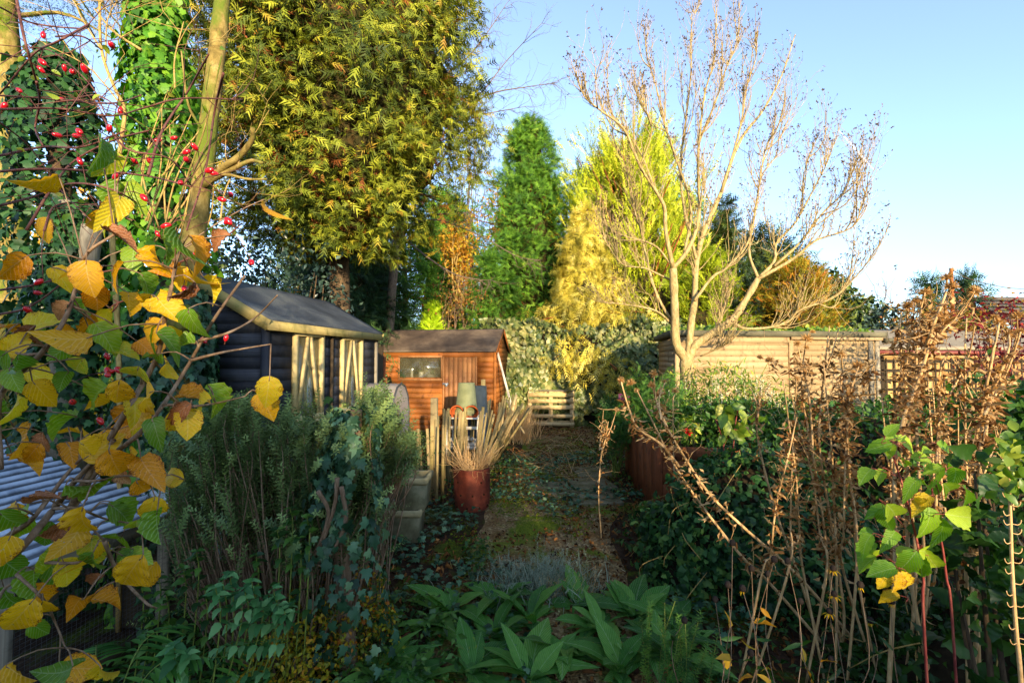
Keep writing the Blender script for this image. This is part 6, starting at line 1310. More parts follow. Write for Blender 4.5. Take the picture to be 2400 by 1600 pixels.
for pl in RSM:
    pts = spline([P(*z1(x, y), 1.25+.1*math.sin(i*1.7+pl[0][0])) for i, (x, y) in enumerate(pl)], 26); r = rs.uniform(.0022, .0042); tube(mb, pts, np.linspace(r, r*.6, 26), 6); samp.append(pts)
    for k in range(4): j = rs.randint(4, 25); grow(mb, pts[j], nrm(pts[j]-pts[j-1]+rs.normal(0, .03, 3)), .0015, .13, 1, rs, .1, 1.6, .2)
for pl in ([z2(0, 470), z2(200, 440), z2(400, 390), z2(560, 370), z2(790, 330)], [z2(-10, 620), z2(160, 580), z2(340, 460), z2(530, 270)], [z2(610, 680), z2(720, 560), z2(700, 530)], [z2(1100, 300), z2(1250, 230), z2(1400, 130), z2(1480, 60)], [z2(560, 700), z2(700, 560), z2(900, 480), z2(1000, 300)], [z2(20, 1240), z2(250, 1080), z2(400, 1060)]):
    pts = spline([P(x, y, 1.3) for x, y in pl], 20); tube(mb, pts, np.linspace(.0035, .002, 20), 5); samp.append(pts)
gl = P(-60, 800, 1.3); tube(mb, spline([(gl.x, 1.3, 0), (gl.x-.05, 1.3, 1.0), P(-40, 700, 1.28), P(*z1(-20, 760), 1.25)], 12), .007, 6)
samp = np.concatenate(samp); hm = MB(); lathe(hm, [(0, 0), (.14, .03), (.26, .2), (.31, .45), (.27, .72), (.17, .92), (.09, 1.0), (0, 1.0)], (0, 0, 0), 12); hipmesh = hm.mesh('rose_hip', M['hip'], True)
cm = MB(); q = np.linspace(0, 2*np.pi, 6)[:-1]; scatter(cm, LANCE, np.tile((0, 0, .98), (5, 1)), np.stack([np.cos(q)*.5, np.sin(q)*.5, np.ones(5)], 1), np.stack([np.cos(q), np.sin(q), q*0], 1), .5); calmesh = cm.mesh('calyx', M['hip_tip'])
HIPS = [z1(*p) for p in ((295, 240), (760, 310), (290, 425), (280, 475), (440, 465), (495, 490), (575, 470), (130, 615), (415, 680), (30, 725), (820, 755), (390, 920), (540, 895), (525, 925), (745, 875), (1075, 955), (1185, 940), (1325, 1000), (1270, 1035), (1270, 1088), (545, 1098), (915, 1095), (1020, 1095), (785, 1200), (1230, 1245), (980, 1345), (1425, 1160), (1455, 1180), (1570, 1325), (1510, 1358), (1555, 1505), (1130, 1540))]+[z2(*p) for p in ((238, 420), (232, 487), (168, 590), (505, 722), (655, 960), (675, 968), (725, 958), (660, 990), (797, 970), (655, 875), (445, 1155), (615, 1270), (1248, 778), (1385, 762), (1130, 460), (1020, 75), (965, 125), (1200, 250), (1540, 300), (1395, 50))]
for x, y in HIPS:
    c = np.array(tuple(P(x, y, rs.uniform(1.12, 1.32)))); k = np.argmin(((samp-c)**2).sum(1)); e = samp[k]; d = nrm(c-e+rs.normal(0, .02, 3)) if np.linalg.norm(c-e) > .01 else nrm(rs.normal(0, 1, 3)); d = nrm(d+np.array((rs.normal(0, .5), 0, rs.normal(0, .4)))); L = rs.uniform(.019, .026)
    zq = Vector(d).to_track_quat('Z', 'Y').to_matrix().to_4x4(); Mx = Matrix.Translation(Vector(c-d*L*.5)) @ zq @ Matrix.Scale(L, 4); h = place(bpy.data.objects.new('rose_hip', hipmesh), rz, Mx); place(bpy.data.objects.new('calyx', calmesh), h, Mx)
    if np.linalg.norm(e-c) < .16: tube(mb, spline([e, (e+c)/2+np.array((0, 0, .01)), c-d*L*.5], 6), .0011, 4)
mb.build('stems', M['twig_rose'], rz, True)
ml = MB(); n = 70; k = rs.randint(0, len(samp), n); q = samp[k]+rs.normal(0, .03, (n, 3)); scatter(ml, OVAL, q, rs.normal(0, 1, (n, 3)), rs.normal(0, 1, (n, 3)), .022*rs.uniform(.6, 1.4, n), rs.rand(n)); ml.build('leaves', M['pieris'], rz)
# --- sunlit saplings behind
sl = thing('sunlit_sapling', 'thin sunlit sapling with upright twigs against the sky at upper left', 'sapling', (gx(240, 3.0), 3.0, 0)); mb = MB()
for pl, r in (([(760, 1568), (820, 1000), (850, 750), (780, 600), (690, 340), (680, 0), (690, -120)], .014), ([(690, 340), (560, 130), (520, 40), (470, -30)], .006), ([(720, 420), (730, 150), (800, 0)], .005), ([(850, 750), (700, 560), (560, 430), (300, 300)], .006), ([(1000, 1568), (1200, 1100), (1380, 840), (1420, 500)], .006), ([(1500, 1500), (1540, 1280), (1700, 960)], .006), ([(960, 340), (780, 220), (640, 60)], .009), ([(1190, 600), (1190, 400), (1250, 150)], .006)):
    pts = spline([P(*z1(x, y), 3.0+.06*i) for i, (x, y) in enumerate(pl)], 20); tube(mb, pts, np.linspace(r, r*.5, 20), 6)
    for k in range(5): j = rs.randint(5, 19); grow(mb, pts[j], nrm(pts[j]-pts[j-1]+rs.normal(0, .04, 3)), .003, .3, 2, rs, .5, 1.8, .15)
tube(mb, spline([(gx(300, 3.0), 3.0, 0), P(280, 900, 3.0), P(*z1(760, 1568), 3.0)], 10), .016, 6); mb.build('stems', M['twig_olive'], sl, True)
# --- broad-leaved rosettes
CST = [(0, .03), (.08, .04), (.16, .09), (.28, .15), (.42, .185), (.56, .18), (.7, .15), (.84, .09), (.94, .04), (1, 0)]
CM = leaf_meshes('broad_leaf', CST, ('comfrey',), 4, (.55, .9, 1.2, .35), (.25, .35, .3, .2), (.05, .1, .06, .1), (.2, -.3, .5, -.1))
ROS = [(1060, 1440), (1150, 1500), (1245, 1460), (1320, 1540), (1405, 1480), (1490, 1450), (1570, 1470), (1450, 1580), (1240, 1600), (1110, 1590), (960, 1590), (880, 1600), (1350, 1420), (1590, 1560), (1170, 1420), (1530, 1530), (1010, 1480)]
for lo, hi, lb_ in ((0, 1040, 'small broad-leaved plant left of the big broad-leaved clump'), (1040, 1520, 'big clump of broad green leaves at the bottom centre'), (1520, 2000, 'broad-leaved plant beside the feathery weed, right of the big clump')):
    mem = [(x, y) for x, y in ROS if lo <= x < hi]; g0 = G(*mem[0]); t = thing('broad_leaved_plant', lb_, 'plant', (g0.x, g0.y, 0), 'broad-leaved plants at the front of the path')
    for x, y in mem:
        g = G(x, y)
        for k in range(rs.randint(15, 22)):
            a = rs.uniform(0, 6.28); e = rs.uniform(.35, 1.15); f = np.array((math.cos(a)*math.cos(e), math.sin(a)*math.cos(e), math.sin(e))); put_leaf(CM[('comfrey', rs.randint(0, 4))], t, (g.x+rs.normal(0, .02), g.y+rs.normal(0, .02), .01), f, (-math.cos(a)*math.sin(e)+rs.normal(0, .2), -math.sin(a)*math.sin(e)+rs.normal(0, .2), math.cos(e)), rs.uniform(.15, .34), wid=rs.uniform(.8, 1.25))
# --- lavender, yellowing shrub, nettles, ferns, weeds
lv = thing('lavender_clump', 'silver-grey lavender clump with bare woody stems on the path', 'lavender', tuple(G(1270, 1395))); mb = MB(); blades(mb, G(1270, 1385), (.34, .2), 900, .2, rs, lean=.55, tint=(0, .85), w_=.02); g = G(1275, 1385); n = 380; q = np.array(tuple(g))+rs.normal(0, 1, (n, 3))*np.array((.2, .13, 0)); q[:, 2] = rs.uniform(.05, .22, n); scatter(mb, SPRIG14, q, rs.normal(0, .5, (n, 3))+(0, 0, .8), rs.normal(0, 1, (n, 3)), np.stack([np.full(n, .14), np.full(n, .09), np.full(n, .14)], 1), rs.uniform(.2, .85, n)); mb.build('foliage', M['lavender'], lv)
mb = MB(); blades(mb, G(1330, 1400), (.2, .08), 160, .2, rs, lean=.5, tint=(.9, 1), w_=.012); mb.build('woody_stems', M['dry'], lv)
bushy('yellowing_shrub', 'low shrub of tiny green and yellow leaves left of the broad-leaved clump', (gx(790, 2.65), 2.65, .28), (.4, .3, .3), 4200, .026, TINY, M['yellowing'], 121, lump=.35, inner=.35, stems=40, face=.3)
bushy('yellow_leaved_shrublet', 'small yellow-leaved shrub at the bottom edge below the nettles', (gx(690, 2.3), 2.35, .2), (.22, .2, .22), 1300, .028, TINY, M['yellowing'], 122, lump=.4, inner=.2, stems=20, tint=(.45, 1))
NET = leaf_tpl([(0, .02), (.1, .16), (.2, .27), (.3, .25), (.45, .27), (.6, .19), (.75, .15), (.88, .07), (1, 0)], .25, .3, .1)
def nettle(name, label, stems, size, mat='nettle'):
    t = thing(name, label, 'nettle', (stems[0][0][0], stems[0][0][1], 0)); mb = MB(); ml = MB()
    for pts in stems:
        p = spline(pts, 18); tube(mb, p, np.linspace(.004, .002, 18), 5)
        for j in range(5, 18, 2):
            a = j*1.57+rs.uniform(-.3, .3); n = 4 if j > 14 else 2
            for k in range(n):
                aa = a+k*2*math.pi/n; d = np.array((math.cos(aa), math.sin(aa), .2-.35*(j < 12)+rs.normal(0, .2))); scatter(ml, NET, [p[j]], [d+rs.normal(0, .15, 3)], [np.array((0, -.2, 1))+rs.normal(0, .3, 3)], [size*.85*(.7+.5*math.sin(j/18*3.0))*rs.uniform(.8, 1.15)], rs.rand())
    mb.build('stems', M['stem_green'], t, True); ml.build('leaves', M[mat], t); return t
nettle('nettle_clump', 'blue-green nettle clump in front of the rosemary', [[(gx(520, 2.0)+rs.normal(0, .05), 2.05+rs.normal(0, .06), 0), P(515+16*k, 1470, 2.0+.05*(k % 3)), P(505+17*k, 1375-22*(k % 3)+6*k, 1.95+.06*(k % 4))] for k in range(11)], .066)
nettle('low_nettle', 'single dark nettle below the nettle clump', [[(gx(400, 1.9), 1.9, 0), P(405, 1580, 1.85), P(410, 1510, 1.8)], [(gx(420, 1.95), 1.95, 0), P(430, 1590, 1.9), P(440, 1530, 1.85)]], .075)
nettle('rosemary_foot_weeds', 'green leafy weeds at the foot of the rosemary', [[(gx(x, 2.3), 2.3, 0), P(x+5, y+80, 2.3), P(x, y, 2.28)] for x, y in ((680, 1190), (720, 1210), (650, 1240), (600, 1300), (460, 1290), (430, 1330), (390, 1390), (340, 1440), (480, 1380), (700, 1260), (370, 1340), (330, 1360))], .06, 'weed')
def fern(label, base, fr, L):
    t = thing('fern', label, 'fern', base); ml = MB(); ms = MB(); b = np.array(base, float)
    for a, e in fr:
        d = np.array((math.cos(a), math.sin(a), 0)); p = spline([b, b+d*L*.4+np.array((0, 0, L*e)), b+d*L+np.array((0, 0, L*e*.9))], 26); tube(ms, p, np.linspace(.003, .001, 26), 4); s = np.array((-d[1], d[0], 0))
        for j in range(4, 26):
            w_ = L*.3*math.sin(math.pi*min(1, .12+.88*(j-3)/23.0))+.01
            for q in (-1, 1): scatter(ml, LANCE, [p[j]], [s*q+d*.35+rs.normal(0, .08, 3)], [np.array((0, 0, 1))+rs.normal(0, .1, 3)], [np.array((w_*.75, w_, w_*.6))], rs.rand())
    ms.build('stalks', M['stem_green'], t, True); ml.build('fronds', M['frond'], t)
fern('tall fern at the bottom left below the corrugated roof', (gx(250, 1.75), 1.75, .15), [(.6, .9), (1.4, 1.0), (2.3, .9), (-.5, .6), (3.3, .6), (4.6, .6)], .42)
fern('fern right of the wire run at the bottom', (gx(455, 1.9), 1.9, .1), [(.3, .7), (1.2, .9), (2.4, .8), (-.9, .5), (4.2, .5)], .38)
fern('small dark fern in the bottom left corner', (gx(60, 1.6), 1.6, .2), [(.2, .7), (1.2, .8), (2.2, .6), (-.9, .4), (4.2, .4)], .32)
sv = thing('feathery_weed', 'pale feathery weed with seed spikes in the broad-leaved clump', 'plant', tuple(G(1530, 1600))); mb = MB(); ms = MB()
for k in range(16):
    b = np.array((gx(1500+rs.uniform(0, 110), 2.35), 2.35+rs.uniform(-.1, .1), 0)); e = b+np.array((rs.normal(0, .08), rs.normal(0, .05), rs.uniform(.25, .5))); p = spline([b, (b+e)/2+rs.normal(0, .02, 3), e], 10); tube(ms, p, .002, 4); scatter(mb, SPRIG14, p[2:], np.gradient(p, axis=0)[2:], rs.normal(0, 1, (8, 3)), np.tile((.3, .06, .3), (8, 1)), rs.rand(8))
ms.build('stems', M['stem_green'], sv, True); mb.build('foliage', M['fern_soft'], sv)
# --- tall dead flower stems
def zc(x, y): return (1400+x/3.137, 850+y/3.137)
def zr(x, y): return (1500+x/2.613, 600+y/2.613)
def seed_mesh(seed, half):
    r = np.random.RandomState(seed); mb = MB(); lathe(mb, [(0, -.25), (.28, -.22), (.42, 0), (.36, .26), (0, .4)], (0, 0, 0), 8, None, .1); n = 110; d = nrm(r.normal(0, 1, (n, 3)))
    if half: d[:, 2] = np.abs(d[:, 2])*.9-.15; d = nrm(d)
    scatter(mb, leaf_tpl([(0, .09), (.5, .06), (1, 0)], .6, .1), d*.3, d+r.normal(0, .14, (n, 3)), r.normal(0, 1, (n, 3)), r.uniform(.5, .78, n), r.uniform(.1, 1, n)); return mb.mesh('seed_head', M['seed'])
SEED = [seed_mesh(1, False), seed_mesh(2, True), seed_mesh(3, True)]
def dead_plant(label, Y, stems, heads, dry=90, r0=.0075, group=None, seed=1, drymin=.25, bx=None):
    rs = np.random.RandomState(seed); t = None; ms = MB(); ml = MB()
    for i, pl in enumerate(stems):
        q = [P(x, y, Y+rs.uniform(-.12, .12)*(1 if k else .3)) for k, (x, y) in enumerate(pl)]; b = q[-1]; base = Vector((b.x+rs.uniform(-.05, .05), Y+rs.uniform(-.05, .05), 0))
        if i == 0: t = thing('dead_flower_plant', label, 'dead plant', base, group)
        if pl[-1][1] > 1150:
            dv = q[-1]-q[-2]; k_ = b.z/max(.05, -dv.z)*.8; q.append(Vector((b.x+dv.x*min(k_, 1.6), Y+.02, 0)))
        p = spline(q, 30); rr = r0*(1 if pl[-1][1] > 1000 else .6); tube(ms, p, np.linspace(rr*.5, rr*1.15, 30), 6)
        n = int(dry*(len(pl)/5)*1.3*(1 if pl[-1][1] > 1000 else .2)); k = (30*rs.beta(3.4, 3.6, n)).astype(int).clip(6, 28); d = rs.normal(0, 1, (n, 3)); pos = p[k]+nrm(d)*rs.uniform(.0, .05, (n, 1)); scatter(ml, CURLED, pos, d*.6+np.array((0, 0, -1.0)), rs.normal(0, 1, (n, 3)), rs.uniform(.018, .046, n), rs.uniform(0, 1, n))
        for a in range(3): j = rs.randint(6, 24); grow(ms, p[j], nrm(rs.normal(0, .5, 3)+(0, 0, .5)), .002, .12, 1, rs, .2, 1.6, .25)
    ms.build('stems', M['twig_straw'], t, True); ml.build('dry_leaves', M['dry'], t, kind='stuff')
    for x, y, s in heads:
        c = P(x, y, Y); d = nrm(np.array((rs.normal(0, .35), rs.normal(-.35, .2), .9))); R0 = s*.5/FPX*Y*1.05
        Mx = Matrix.Translation(c) @ Vector(d).to_track_quat('Z', 'Y').to_matrix().to_4x4() @ Matrix.Rotation(rs.uniform(0, 6), 4, 'Z') @ Matrix.Scale(R0, 4); place(bpy.data.objects.new('seed_head', SEED[rs.randint(0, 3)]), t, Mx)
    return t
gd = 'dead flower plants on the right'
dead_plant('dead stems leaning left over the ivy mound with round seed heads', 2.75, [[zc(415, 80), zc(430, 260), zc(500, 450), zc(640, 690), zc(830, 970), zc(1100, 1230), zc(1480, 1570)], [zc(290, 200), zc(430, 480), zc(560, 740), zc(740, 1010), zc(1060, 1420), zc(1250, 1600)], [zc(175, 140), zc(230, 330), zc(300, 480), zc(470, 600), zc(600, 760)], [zc(400, 170), zc(450, 320), zc(520, 500)], [zc(500, 140), zc(455, 260), zc(470, 420)]],
           [(*zc(415, 80), 24), (*zc(400, 170), 24), (*zc(175, 130), 22), (*zc(250, 152), 27), (*zc(290, 205), 16), (*zc(480, 350), 22), (*zc(495, 140), 14), (*zc(222, 290), 14)], 60, .0085, gd, 1)
dead_plant('single upright dead stem with one head between the bed and ivy', 4.6, [[zc(570, 230), zc(556, 300), zc(560, 640), zc(565, 800)]], [(*zc(570, 210), 19)], 12, .007, gd, 2)
dead_plant('short dead stalks on the path beside the raised bed', 4.4, [[zc(140, 350), zc(100, 480), zc(40, 620), zc(15, 830), zc(10, 1000)], [zc(80, 430), zc(60, 560), zc(30, 680)], [zc(45, 350), zc(30, 500), zc(15, 640)]], [(*zc(140, 343), 15)], 40, .006, gd, 3)
dead_plant('dead stem with a twiggy top right of the dogwood shoot', 2.9, [[zc(1200, 180), zc(1180, 330), zc(1180, 560), zc(1300, 1050), zc(1480, 1560)], [zc(1290, 140), zc(1200, 260), zc(1180, 400)], [zc(1130, 190), zc(1170, 300), zc(1180, 450)]], [], 50, .0075, gd, 4)
dead_plant('leafy dead stems with three heads before the slatted shed joint', 2.7, [[zr(1020, 510), zr(1000, 640), zr(990, 750), zr(1000, 900), zr(1050, 1170), zr(1120, 1600), zr(1180, 2100)], [zr(965, 535), zr(985, 640), zr(1000, 760)], [zr(1160, 430), zr(1140, 600), zr(1110, 900), zr(1100, 1170), zr(1180, 1700), zr(1250, 2200)], [zr(1220, 440), zr(1180, 580), zr(1140, 700)]], [(*zr(1020, 510), 32), (*zr(965, 535), 20), (*zr(1018, 562), 15), (*zr(1055, 465), 16)], 110, .007, gd, 5)
dead_plant('dead stem with nodding heads in front of the pale slats', 2.6, [[zr(790, 635), zr(900, 680), zr(1000, 720), zr(1040, 900), zr(1060, 1200)], [zr(735, 620), zr(830, 660), zr(930, 690)]], [(*zr(795, 637), 22), (*zr(735, 622), 18), (*zr(865, 675), 16)], 30, .005, gd, 6)
dead_plant('dead stems with two wide flat heads left of the tallest stems', 2.4, [[zr(1230, 605), zr(1240, 700), zr(1230, 850), zr(1270, 1000), zr(1280, 1300), zr(1330, 1800)], [zr(1340, 675), zr(1310, 760), zr(1280, 900), zr(1270, 1170), zr(1310, 1600), zr(1340, 2000)], [zr(1440, 650), zr(1400, 730), zr(1330, 760)], [zr(1470, 720), zr(1400, 700), zr(1330, 720)]], [(*zr(1230, 605), 27), (*zr(1340, 675), 34), (*zr(1445, 715), 12), (*zr(1380, 720), 14)], 100, .006, gd, 7)
dead_plant('tallest dead stems with the two biggest round heads against the sky', 2.15, [[zr(1905, 190), zr(1880, 260), zr(1800, 430), zr(1780, 520), zr(1700, 780), zr(1620, 980), zr(1560, 1300), zr(1560, 1900)], [zr(1880, 135), zr(1870, 230), zr(1800, 420), zr(1700, 700), zr(1650, 1000), zr(1640, 1500), zr(1660, 2000)], [zr(2050, 215), zr(1960, 360), zr(1870, 440), zr(1780, 540)], [zr(1870, 380), zr(1830, 460), zr(1790, 540)], [zr(1770, 385), zr(1750, 480), zr(1740, 600)]], [(*zr(1907, 192), 36), (*zr(1880, 135), 33), (*zr(2050, 215), 34), (*zr(1870, 380), 23), (*zr(1770, 385), 23)], 110, .0085, gd, 8)
dead_plant('cluster of slender dead stems with four brown heads above the tan roof', 2.35, [[zr(1745, 225), zr(1720, 330), zr(1700, 500), zr(1690, 800), zr(1700, 1200), zr(1740, 1900)], [zr(1640, 305), zr(1635, 420), zr(1640, 600), zr(1620, 880), zr(1640, 1300), zr(1690, 2000)], [zr(1600, 335), zr(1590, 480), zr(1600, 700), zr(1560, 1000), zr(1540, 1300)], [zr(1690, 275), zr(1670, 400), zr(1650, 560)], [zr(1720, 280), zr(1690, 400), zr(1680, 560)]], [(*zr(1745, 228), 32), (*zr(1638, 307), 32), (*zr(1600, 335), 17), (*zr(1690, 275), 22), (*zr(1722, 275), 18)], 80, .0065, gd, 9)
dead_plant('headless dead stems crossing in front of the trellis', 2.3, [[zr(2000, 380), zr(1990, 600), zr(1990, 900), zr(2000, 1300), zr(2040, 1900)], [zr(2050, 430), zr(2000, 650), zr(1850, 950), zr(1820, 1170), zr(1800, 1700)], [zr(1880, 600), zr(1840, 700), zr(1830, 1000), zr(1860, 1500)], [zr(1930, 620), zr(1960, 700), zr(2040, 880)]], [(*zr(1880, 600), 14), (*zr(1935, 625), 12)], 60, .006, gd, 10)
dead_plant('pale shaggy dead heads on leaning stems at the right edge', 2.0, [[zr(2200, 410), zr(2170, 560), zr(2100, 900), zr(2050, 1170), zr(2000, 1600), zr(2000, 2000)], [zr(2260, 480), zr(2250, 600), zr(2120, 950), zr(2080, 1300), zr(2060, 2000)], [zr(2310, 370), zr(2300, 520), zr(2200, 800), zr(2110, 970)], [zr(2330, 465), zr(2250, 700), zr(2160, 880), zr(2110, 1170), zr(2100, 1900)], [zr(2170, 380), zr(2180, 500), zr(2150, 640)]], [(*zr(2200, 412), 32), (*zr(2260, 482), 34), (*zr(2312, 372), 34), (*zr(2330, 465), 26), (*zr(2170, 375), 20)], 90, .0075, gd, 11)
dead_plant('small flat dead head leaning right above the raspberry', 1.9, [[zr(2215, 1050), zr(2180, 1150), zr(2120, 1300), zr(2080, 1600)]], [(*zr(2215, 1048), 22)], 10, .004, gd, 12)
for j_, (xa, xb, lb_) in enumerate(((1750, 2010, 'thicket of tan dead stems left of the tallest seed heads'), (2030, 2200, 'thicket of tan dead stems behind the raspberry'), (2180, 2390, 'thicket of tan dead stems below the pale shaggy heads'))):
    r_ = np.random.RandomState(500+j_); st_ = []; hd_ = []
    for k_ in range((6, 3, 5)[j_]):
        x_ = r_.uniform(xa, xb); y_ = r_.uniform(840, 990); l_ = r_.normal(0, 28); st_.append([(x_, y_), (x_+l_*.4, y_+90), (x_+l_, y_+210), (x_+l_*1.3, y_+340), (x_+l_*1.6, 1330)])
        if k_ % 3 == 0: hd_.append((x_, y_, r_.uniform(14, 26)))
    dead_plant(lb_, 2.5+.15*j_, st_, hd_, 75, .006, gd, 60+j_)
# --- raspberry canes
RST = [(0, .03), (.07, .16), (.14, .2), (.21, .27), (.29, .26), (.37, .31), (.46, .28), (.55, .3), (.64, .23), (.73, .21), (.82, .12), (.91, .07), (1, 0)]
RM = leaf_meshes('raspberry_leaf', RST, ('raspberry', 'raspberry_y'), 4, (.4, .7, 1.0, .3), (.35, .5, .3, .6), (.05, .08, .05, .12), (.2, -.3, .4, 0))
def z7(x, y): return (1900+x/3.136, 950+y/3.136)
rp = thing('raspberry_cane', 'raspberry cane with lime leaves and crimson stem lit by the sun', 'raspberry', (gx(2150, 1.65), 1.65, 0)); mb = MB()
for pl, r in (([z7(570, 270), z7(620, 410), z7(690, 640), z7(760, 900), z7(800, 1100), z7(830, 1300), z7(830, 1568)], .005), ([z7(890, 600), z7(910, 760), z7(970, 1050), z7(1000, 1280), z7(1040, 1568)], .0045)):
    q = [P(x, y, 1.65) for x, y in pl]; q.append(Vector((q[-1].x+.02, 1.65, 0))); tube(mb, spline(q, 26), np.linspace(r*.6, r, 26), 7)
for x, y, a, L, yl in ((600, 170, 60, .1, 0), (620, 230, 20, .09, 0), (720, 270, -20, .13, 0), (490, 300, 200, .13, 0), (580, 330, 240, .09, 0), (700, 390, -20, .14, 0), (830, 390, 0, .12, 0), (870, 330, 20, .09, 0), (1000, 310, -30, .1, 0), (400, 500, 200, .13, 0), (510, 520, 230, .1, 0), (890, 470, 200, .1, 0), (990, 490, -60, .12, 0), (1100, 470, -20, .15, 0), (730, 570, 200, .12, 0), (840, 600, -70, .11, 0), (950, 600, -50, .13, 0), (1060, 640, -40, .17, 0), (1180, 640, -30, .12, 0), (820, 700, 200, .14, 1), (790, 690, -20, .12, 1), (470, 770, 200, .14, 0), (540, 860, 265, .14, 0), (650, 820, -50, .18, 0), (900, 880, -95, .18, 0), (1020, 890, -45, .16, 0), (1130, 820, -10, .2, 0), (830, 770, 160, .12, 0), (390, 990, 210, .12, 0), (420, 920, 160, .1, 0), (700, 1060, 170, .17, 0), (710, 1170, 240, .17, 0), (810, 1190, -90, .15, 0), (890, 1150, -60, .18, 0), (860, 1080, -20, .14, 0), (540, 1290, 250, .14, 1), (640, 1310, 270, .13, 1), (700, 1300, -70, .13, 1), (560, 1400, 200, .12, 1), (520, 1210, 190, .15, 0), (400, 1060, 210, .15, 0), (540, 1080, -60, .14, 0), (400, 1160, 220, .13, 0), (600, 950, 190, .12, 0)):
    c = np.array(tuple(P(*z7(x, y), 1.6+rs.uniform(-.08, .1)))); an = math.radians(a); f = nrm(np.array((math.cos(an), rs.normal(0, .3), math.sin(an)*.9))); L *= .62*1.05; put_leaf(RM[('raspberry_y' if yl else 'raspberry', rs.randint(0, 4))], rp, c-f*L*.5, f, nrm(CAMP-c)*.8+rs.normal(0, .35, 3)+np.array((0, 0, .6)), L); tube(mb, spline([c-f*L*.5, c-f*L*.8+np.array((0, 0, -.01)), np.array(tuple(P(*z7(700 if x < 850 else 950, y+40), 1.65)))], 7), .0012, 4)
mb.build('canes', M['stem_red'], rp, True)
hm2 = MB(); lathe(hm2, [(0, -.4), (.4, -.2), (.5, .1), (.3, .45), (0, .5)], P(*z7(552, 287), 1.6), 10); hm2.v[0] = (hm2.v[0]-np.array(tuple(P(*z7(552, 287), 1.6))))*.018+np.array(tuple(P(*z7(552, 287), 1.6))); hm2.build('berry', M['hip'], rp, True)
# --- dogwood shoot by the bed, hooked stalk, cones flowers
dg = thing('dogwood_shoot', 'reddish shoot with curled green leaves in front of the raised bed', 'shrub', (gx(1710, 3.9), 3.9, 0)); mb = MB(); ml = MB()
for pl in ([zc(1040, 310), zc(1010, 480), zc(1000, 620), zc(970, 850)], [zc(870, 420), zc(920, 560), zc(930, 640), zc(930, 860)], [zc(1030, 480), zc(950, 560), zc(925, 620)]): tube(mb, spline([P(x, y, 3.9) for x, y in pl]+([Vector((gx(1712, 3.9), 3.9, 0))] if pl[-1][1] > 1100 else []), 16), .006, 5)
n = 34; q = np.array([tuple(P(*zc(x, y), 3.9)) for x, y in zip(rs.uniform(900, 1110, n), rs.uniform(300, 560, n))]); scatter(ml, OVAL, q, rs.normal(0, .7, (n, 3))+(0, 0, -.4), nrm(CAMP-q)+rs.normal(0, .5, (n, 3)), rs.uniform(.09, .16, n), rs.uniform(.3, 1, n)); mb.build('stems', M['stem_red'], dg, True); ml.build('leaves', M['pieris'], dg)
hk = thing('hooked_stalk', 'pale dry stalk with small hooked side shoots at the right edge', 'stalk', (gx(2395, 1.35), 1.35, 0)); mb = MB(); q = [P(2362, 1080, 1.35), P(2368, 1200, 1.35), P(2372, 1330, 1.35), P(2382, 1480, 1.35), P(2395, 1620, 1.35)]; q.append(Vector((q[-1].x+.02, 1.35, 0))); pts = spline(q, 30); tube(mb, pts, np.linspace(.0035, .006, 30), 7)
for k in range(22): j = 3+int(k*.8); s = 1 if k % 2 else -1; a = pts[j]; tube(mb, spline([a, a+np.array((s*.016, -.004, -.003)), a+np.array((s*.024, -.005, .004)), a+np.array((s*.026, -.005, .012))], 7), .0013, 5)
mb.build('stalk', M['twig_straw'], hk, True)
mb = MB(); n = 60; q = np.array([tuple(P(x, y, 1.35+d)) for x, y, d in zip(rs.normal(2380, 18, n), rs.normal(1085, 45, n), rs.normal(0, .04, n))]); scatter(mb, OVAL, q, rs.normal(0, 1, (n, 3)), nrm(CAMP-q)+rs.normal(0, .5, (n, 3)), rs.uniform(.025, .055, n), rs.rand(n)); mb.build('leaves', M['raspberry'] if False else M['pieris'], hk)
rd_ = thing('coneflower_clump', 'fading coneflowers with yellow petals and black seed cones at lower right', 'flowers', (gx(1860, 1.9), 1.9, 0)); ms = MB(); mc = MB(); ml = MB(); my = MB(); mp = MB()
def z6(x, y): return (1400+x/2.352, 1150+y/2.352)
CF = [(850, 430, 0), (745, 290, 0), (720, 520, 0), (800, 540, 2), (480, 715, 0), (1300, 430, 1), (1305, 570, 1), (1280, 665, 1), (1450, 520, 2), (1505, 715, 2), (1120, 610, 0), (845, 895, 0), (940, 460, 0), (1050, 390, 0), (1290, 930, 0), (975, 380, 0), (1620, 610, 2), (650, 600, 0)]
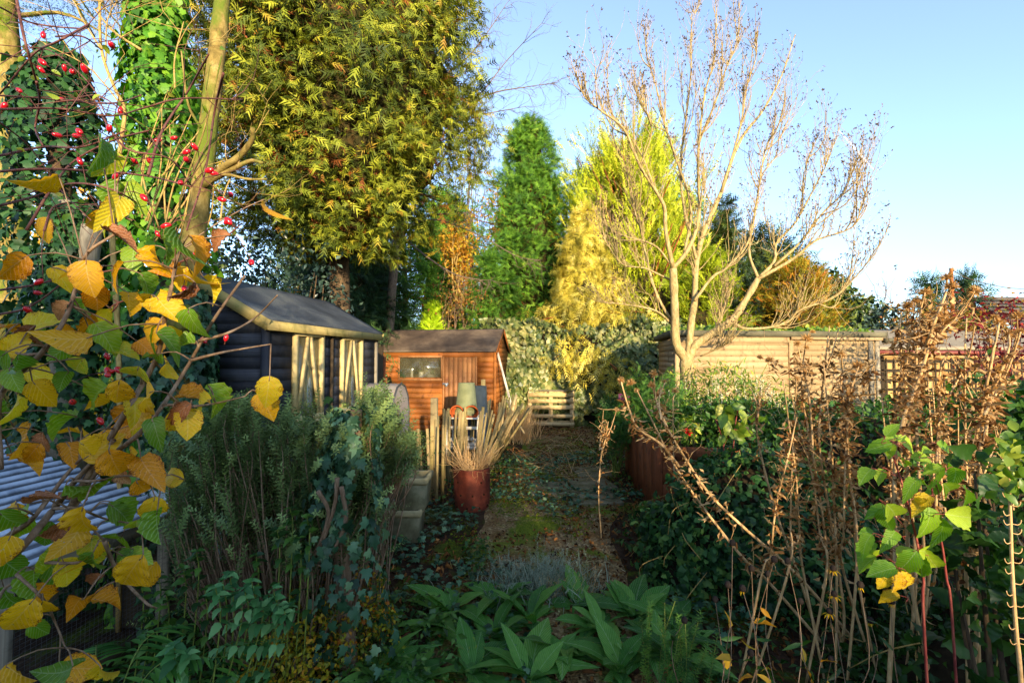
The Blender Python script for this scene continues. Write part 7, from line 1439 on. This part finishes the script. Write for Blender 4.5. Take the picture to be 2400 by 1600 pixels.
for x, y, kd in CF:
    Y = rs.uniform(1.75, 2.05); c = np.array(tuple(P(*z6(x, y), Y))); b = np.array((c[0]+rs.normal(0, .06), Y+rs.normal(0, .04), 0)); p = spline([c, c*.7+b*.3+rs.normal(0, .03, 3), c*.3+b*.7+rs.normal(0, .05, 3), b+np.array((rs.normal(0, .12), 0, 0))], 14); tube(ms, p, np.linspace(.0013, .0026, 14), 5)
    mc = MB(); lathe(mc, [(0, -.008), (.011, -.006), (.013, .004), (.008, .014), (0, .017)], c, 8); mc.build('seed_cone', M['cone'], rd_, True)
    if kd: n = 11 if kd == 1 else 8; a = np.linspace(0, 6.28, n, endpoint=False); d = np.stack([np.cos(a), np.sin(a), np.full(n, .1 if kd == 1 else -.4)], 1); scatter(my, LANCE, np.tile(c-np.array((0, 0, .006)), (n, 1)), d+rs.normal(0, .15, (n, 3)), np.tile((0, 0, 1.0), (n, 1)), rs.uniform(.022, .036, n)*(1 if kd == 1 else .6), rs.rand(n))
    k = rs.randint(3, 13, 3); scatter(ml, LANCE, p[k], rs.normal(0, .5, (3, 3))+(0, 0, .6), rs.normal(0, 1, (3, 3)), rs.uniform(.05, .1, 3), rs.uniform(0, .55, 3)); k = rs.randint(3, 13, 2); scatter(mp, OVAL2, p[k], rs.normal(0, .5, (2, 3))+(0, 0, .3), rs.normal(0, 1, (2, 3)), rs.uniform(.04, .08, 2), rs.uniform(.4, .9, 2))
ms.build('stems', M['twig_hazel'], rd_, True); my.build('petals', M['petal'], rd_, kind='stuff'); ml.build('green_leaves', M['weed'], rd_); mp.build('yellow_leaves', M['autumn'], rd_)
# --- single large shaded leaves low on the right
bushy('bramble_leaves', 'dark broad bramble leaves at the right edge of the foreground', (gx(2330, 1.75), 1.75, 1.0), (.22, .2, .45), 170, .1, leaf_tpl(RST, .3, .4, .2), M['weed'], 131, 'bramble', lump=.4, inner=.2, stems=8, tint=(0, .8), face=.2)
bushy('edge_foliage', 'green leafy shoots at the right edge below the red shrub', (gx(2370, 3.2), 3.2, 1.25), (.4, .3, .45), 420, .1, leaf_tpl(RST, .3, .4, .2), M['weed'], 132, 'shrub', lump=.4, inner=.2, stems=8, tint=(.2, 1), face=.2)
print('faces', sum(len(o.data.polygons) for o in sc.objects if o.type == 'MESH'), 'objects', len(sc.objects))
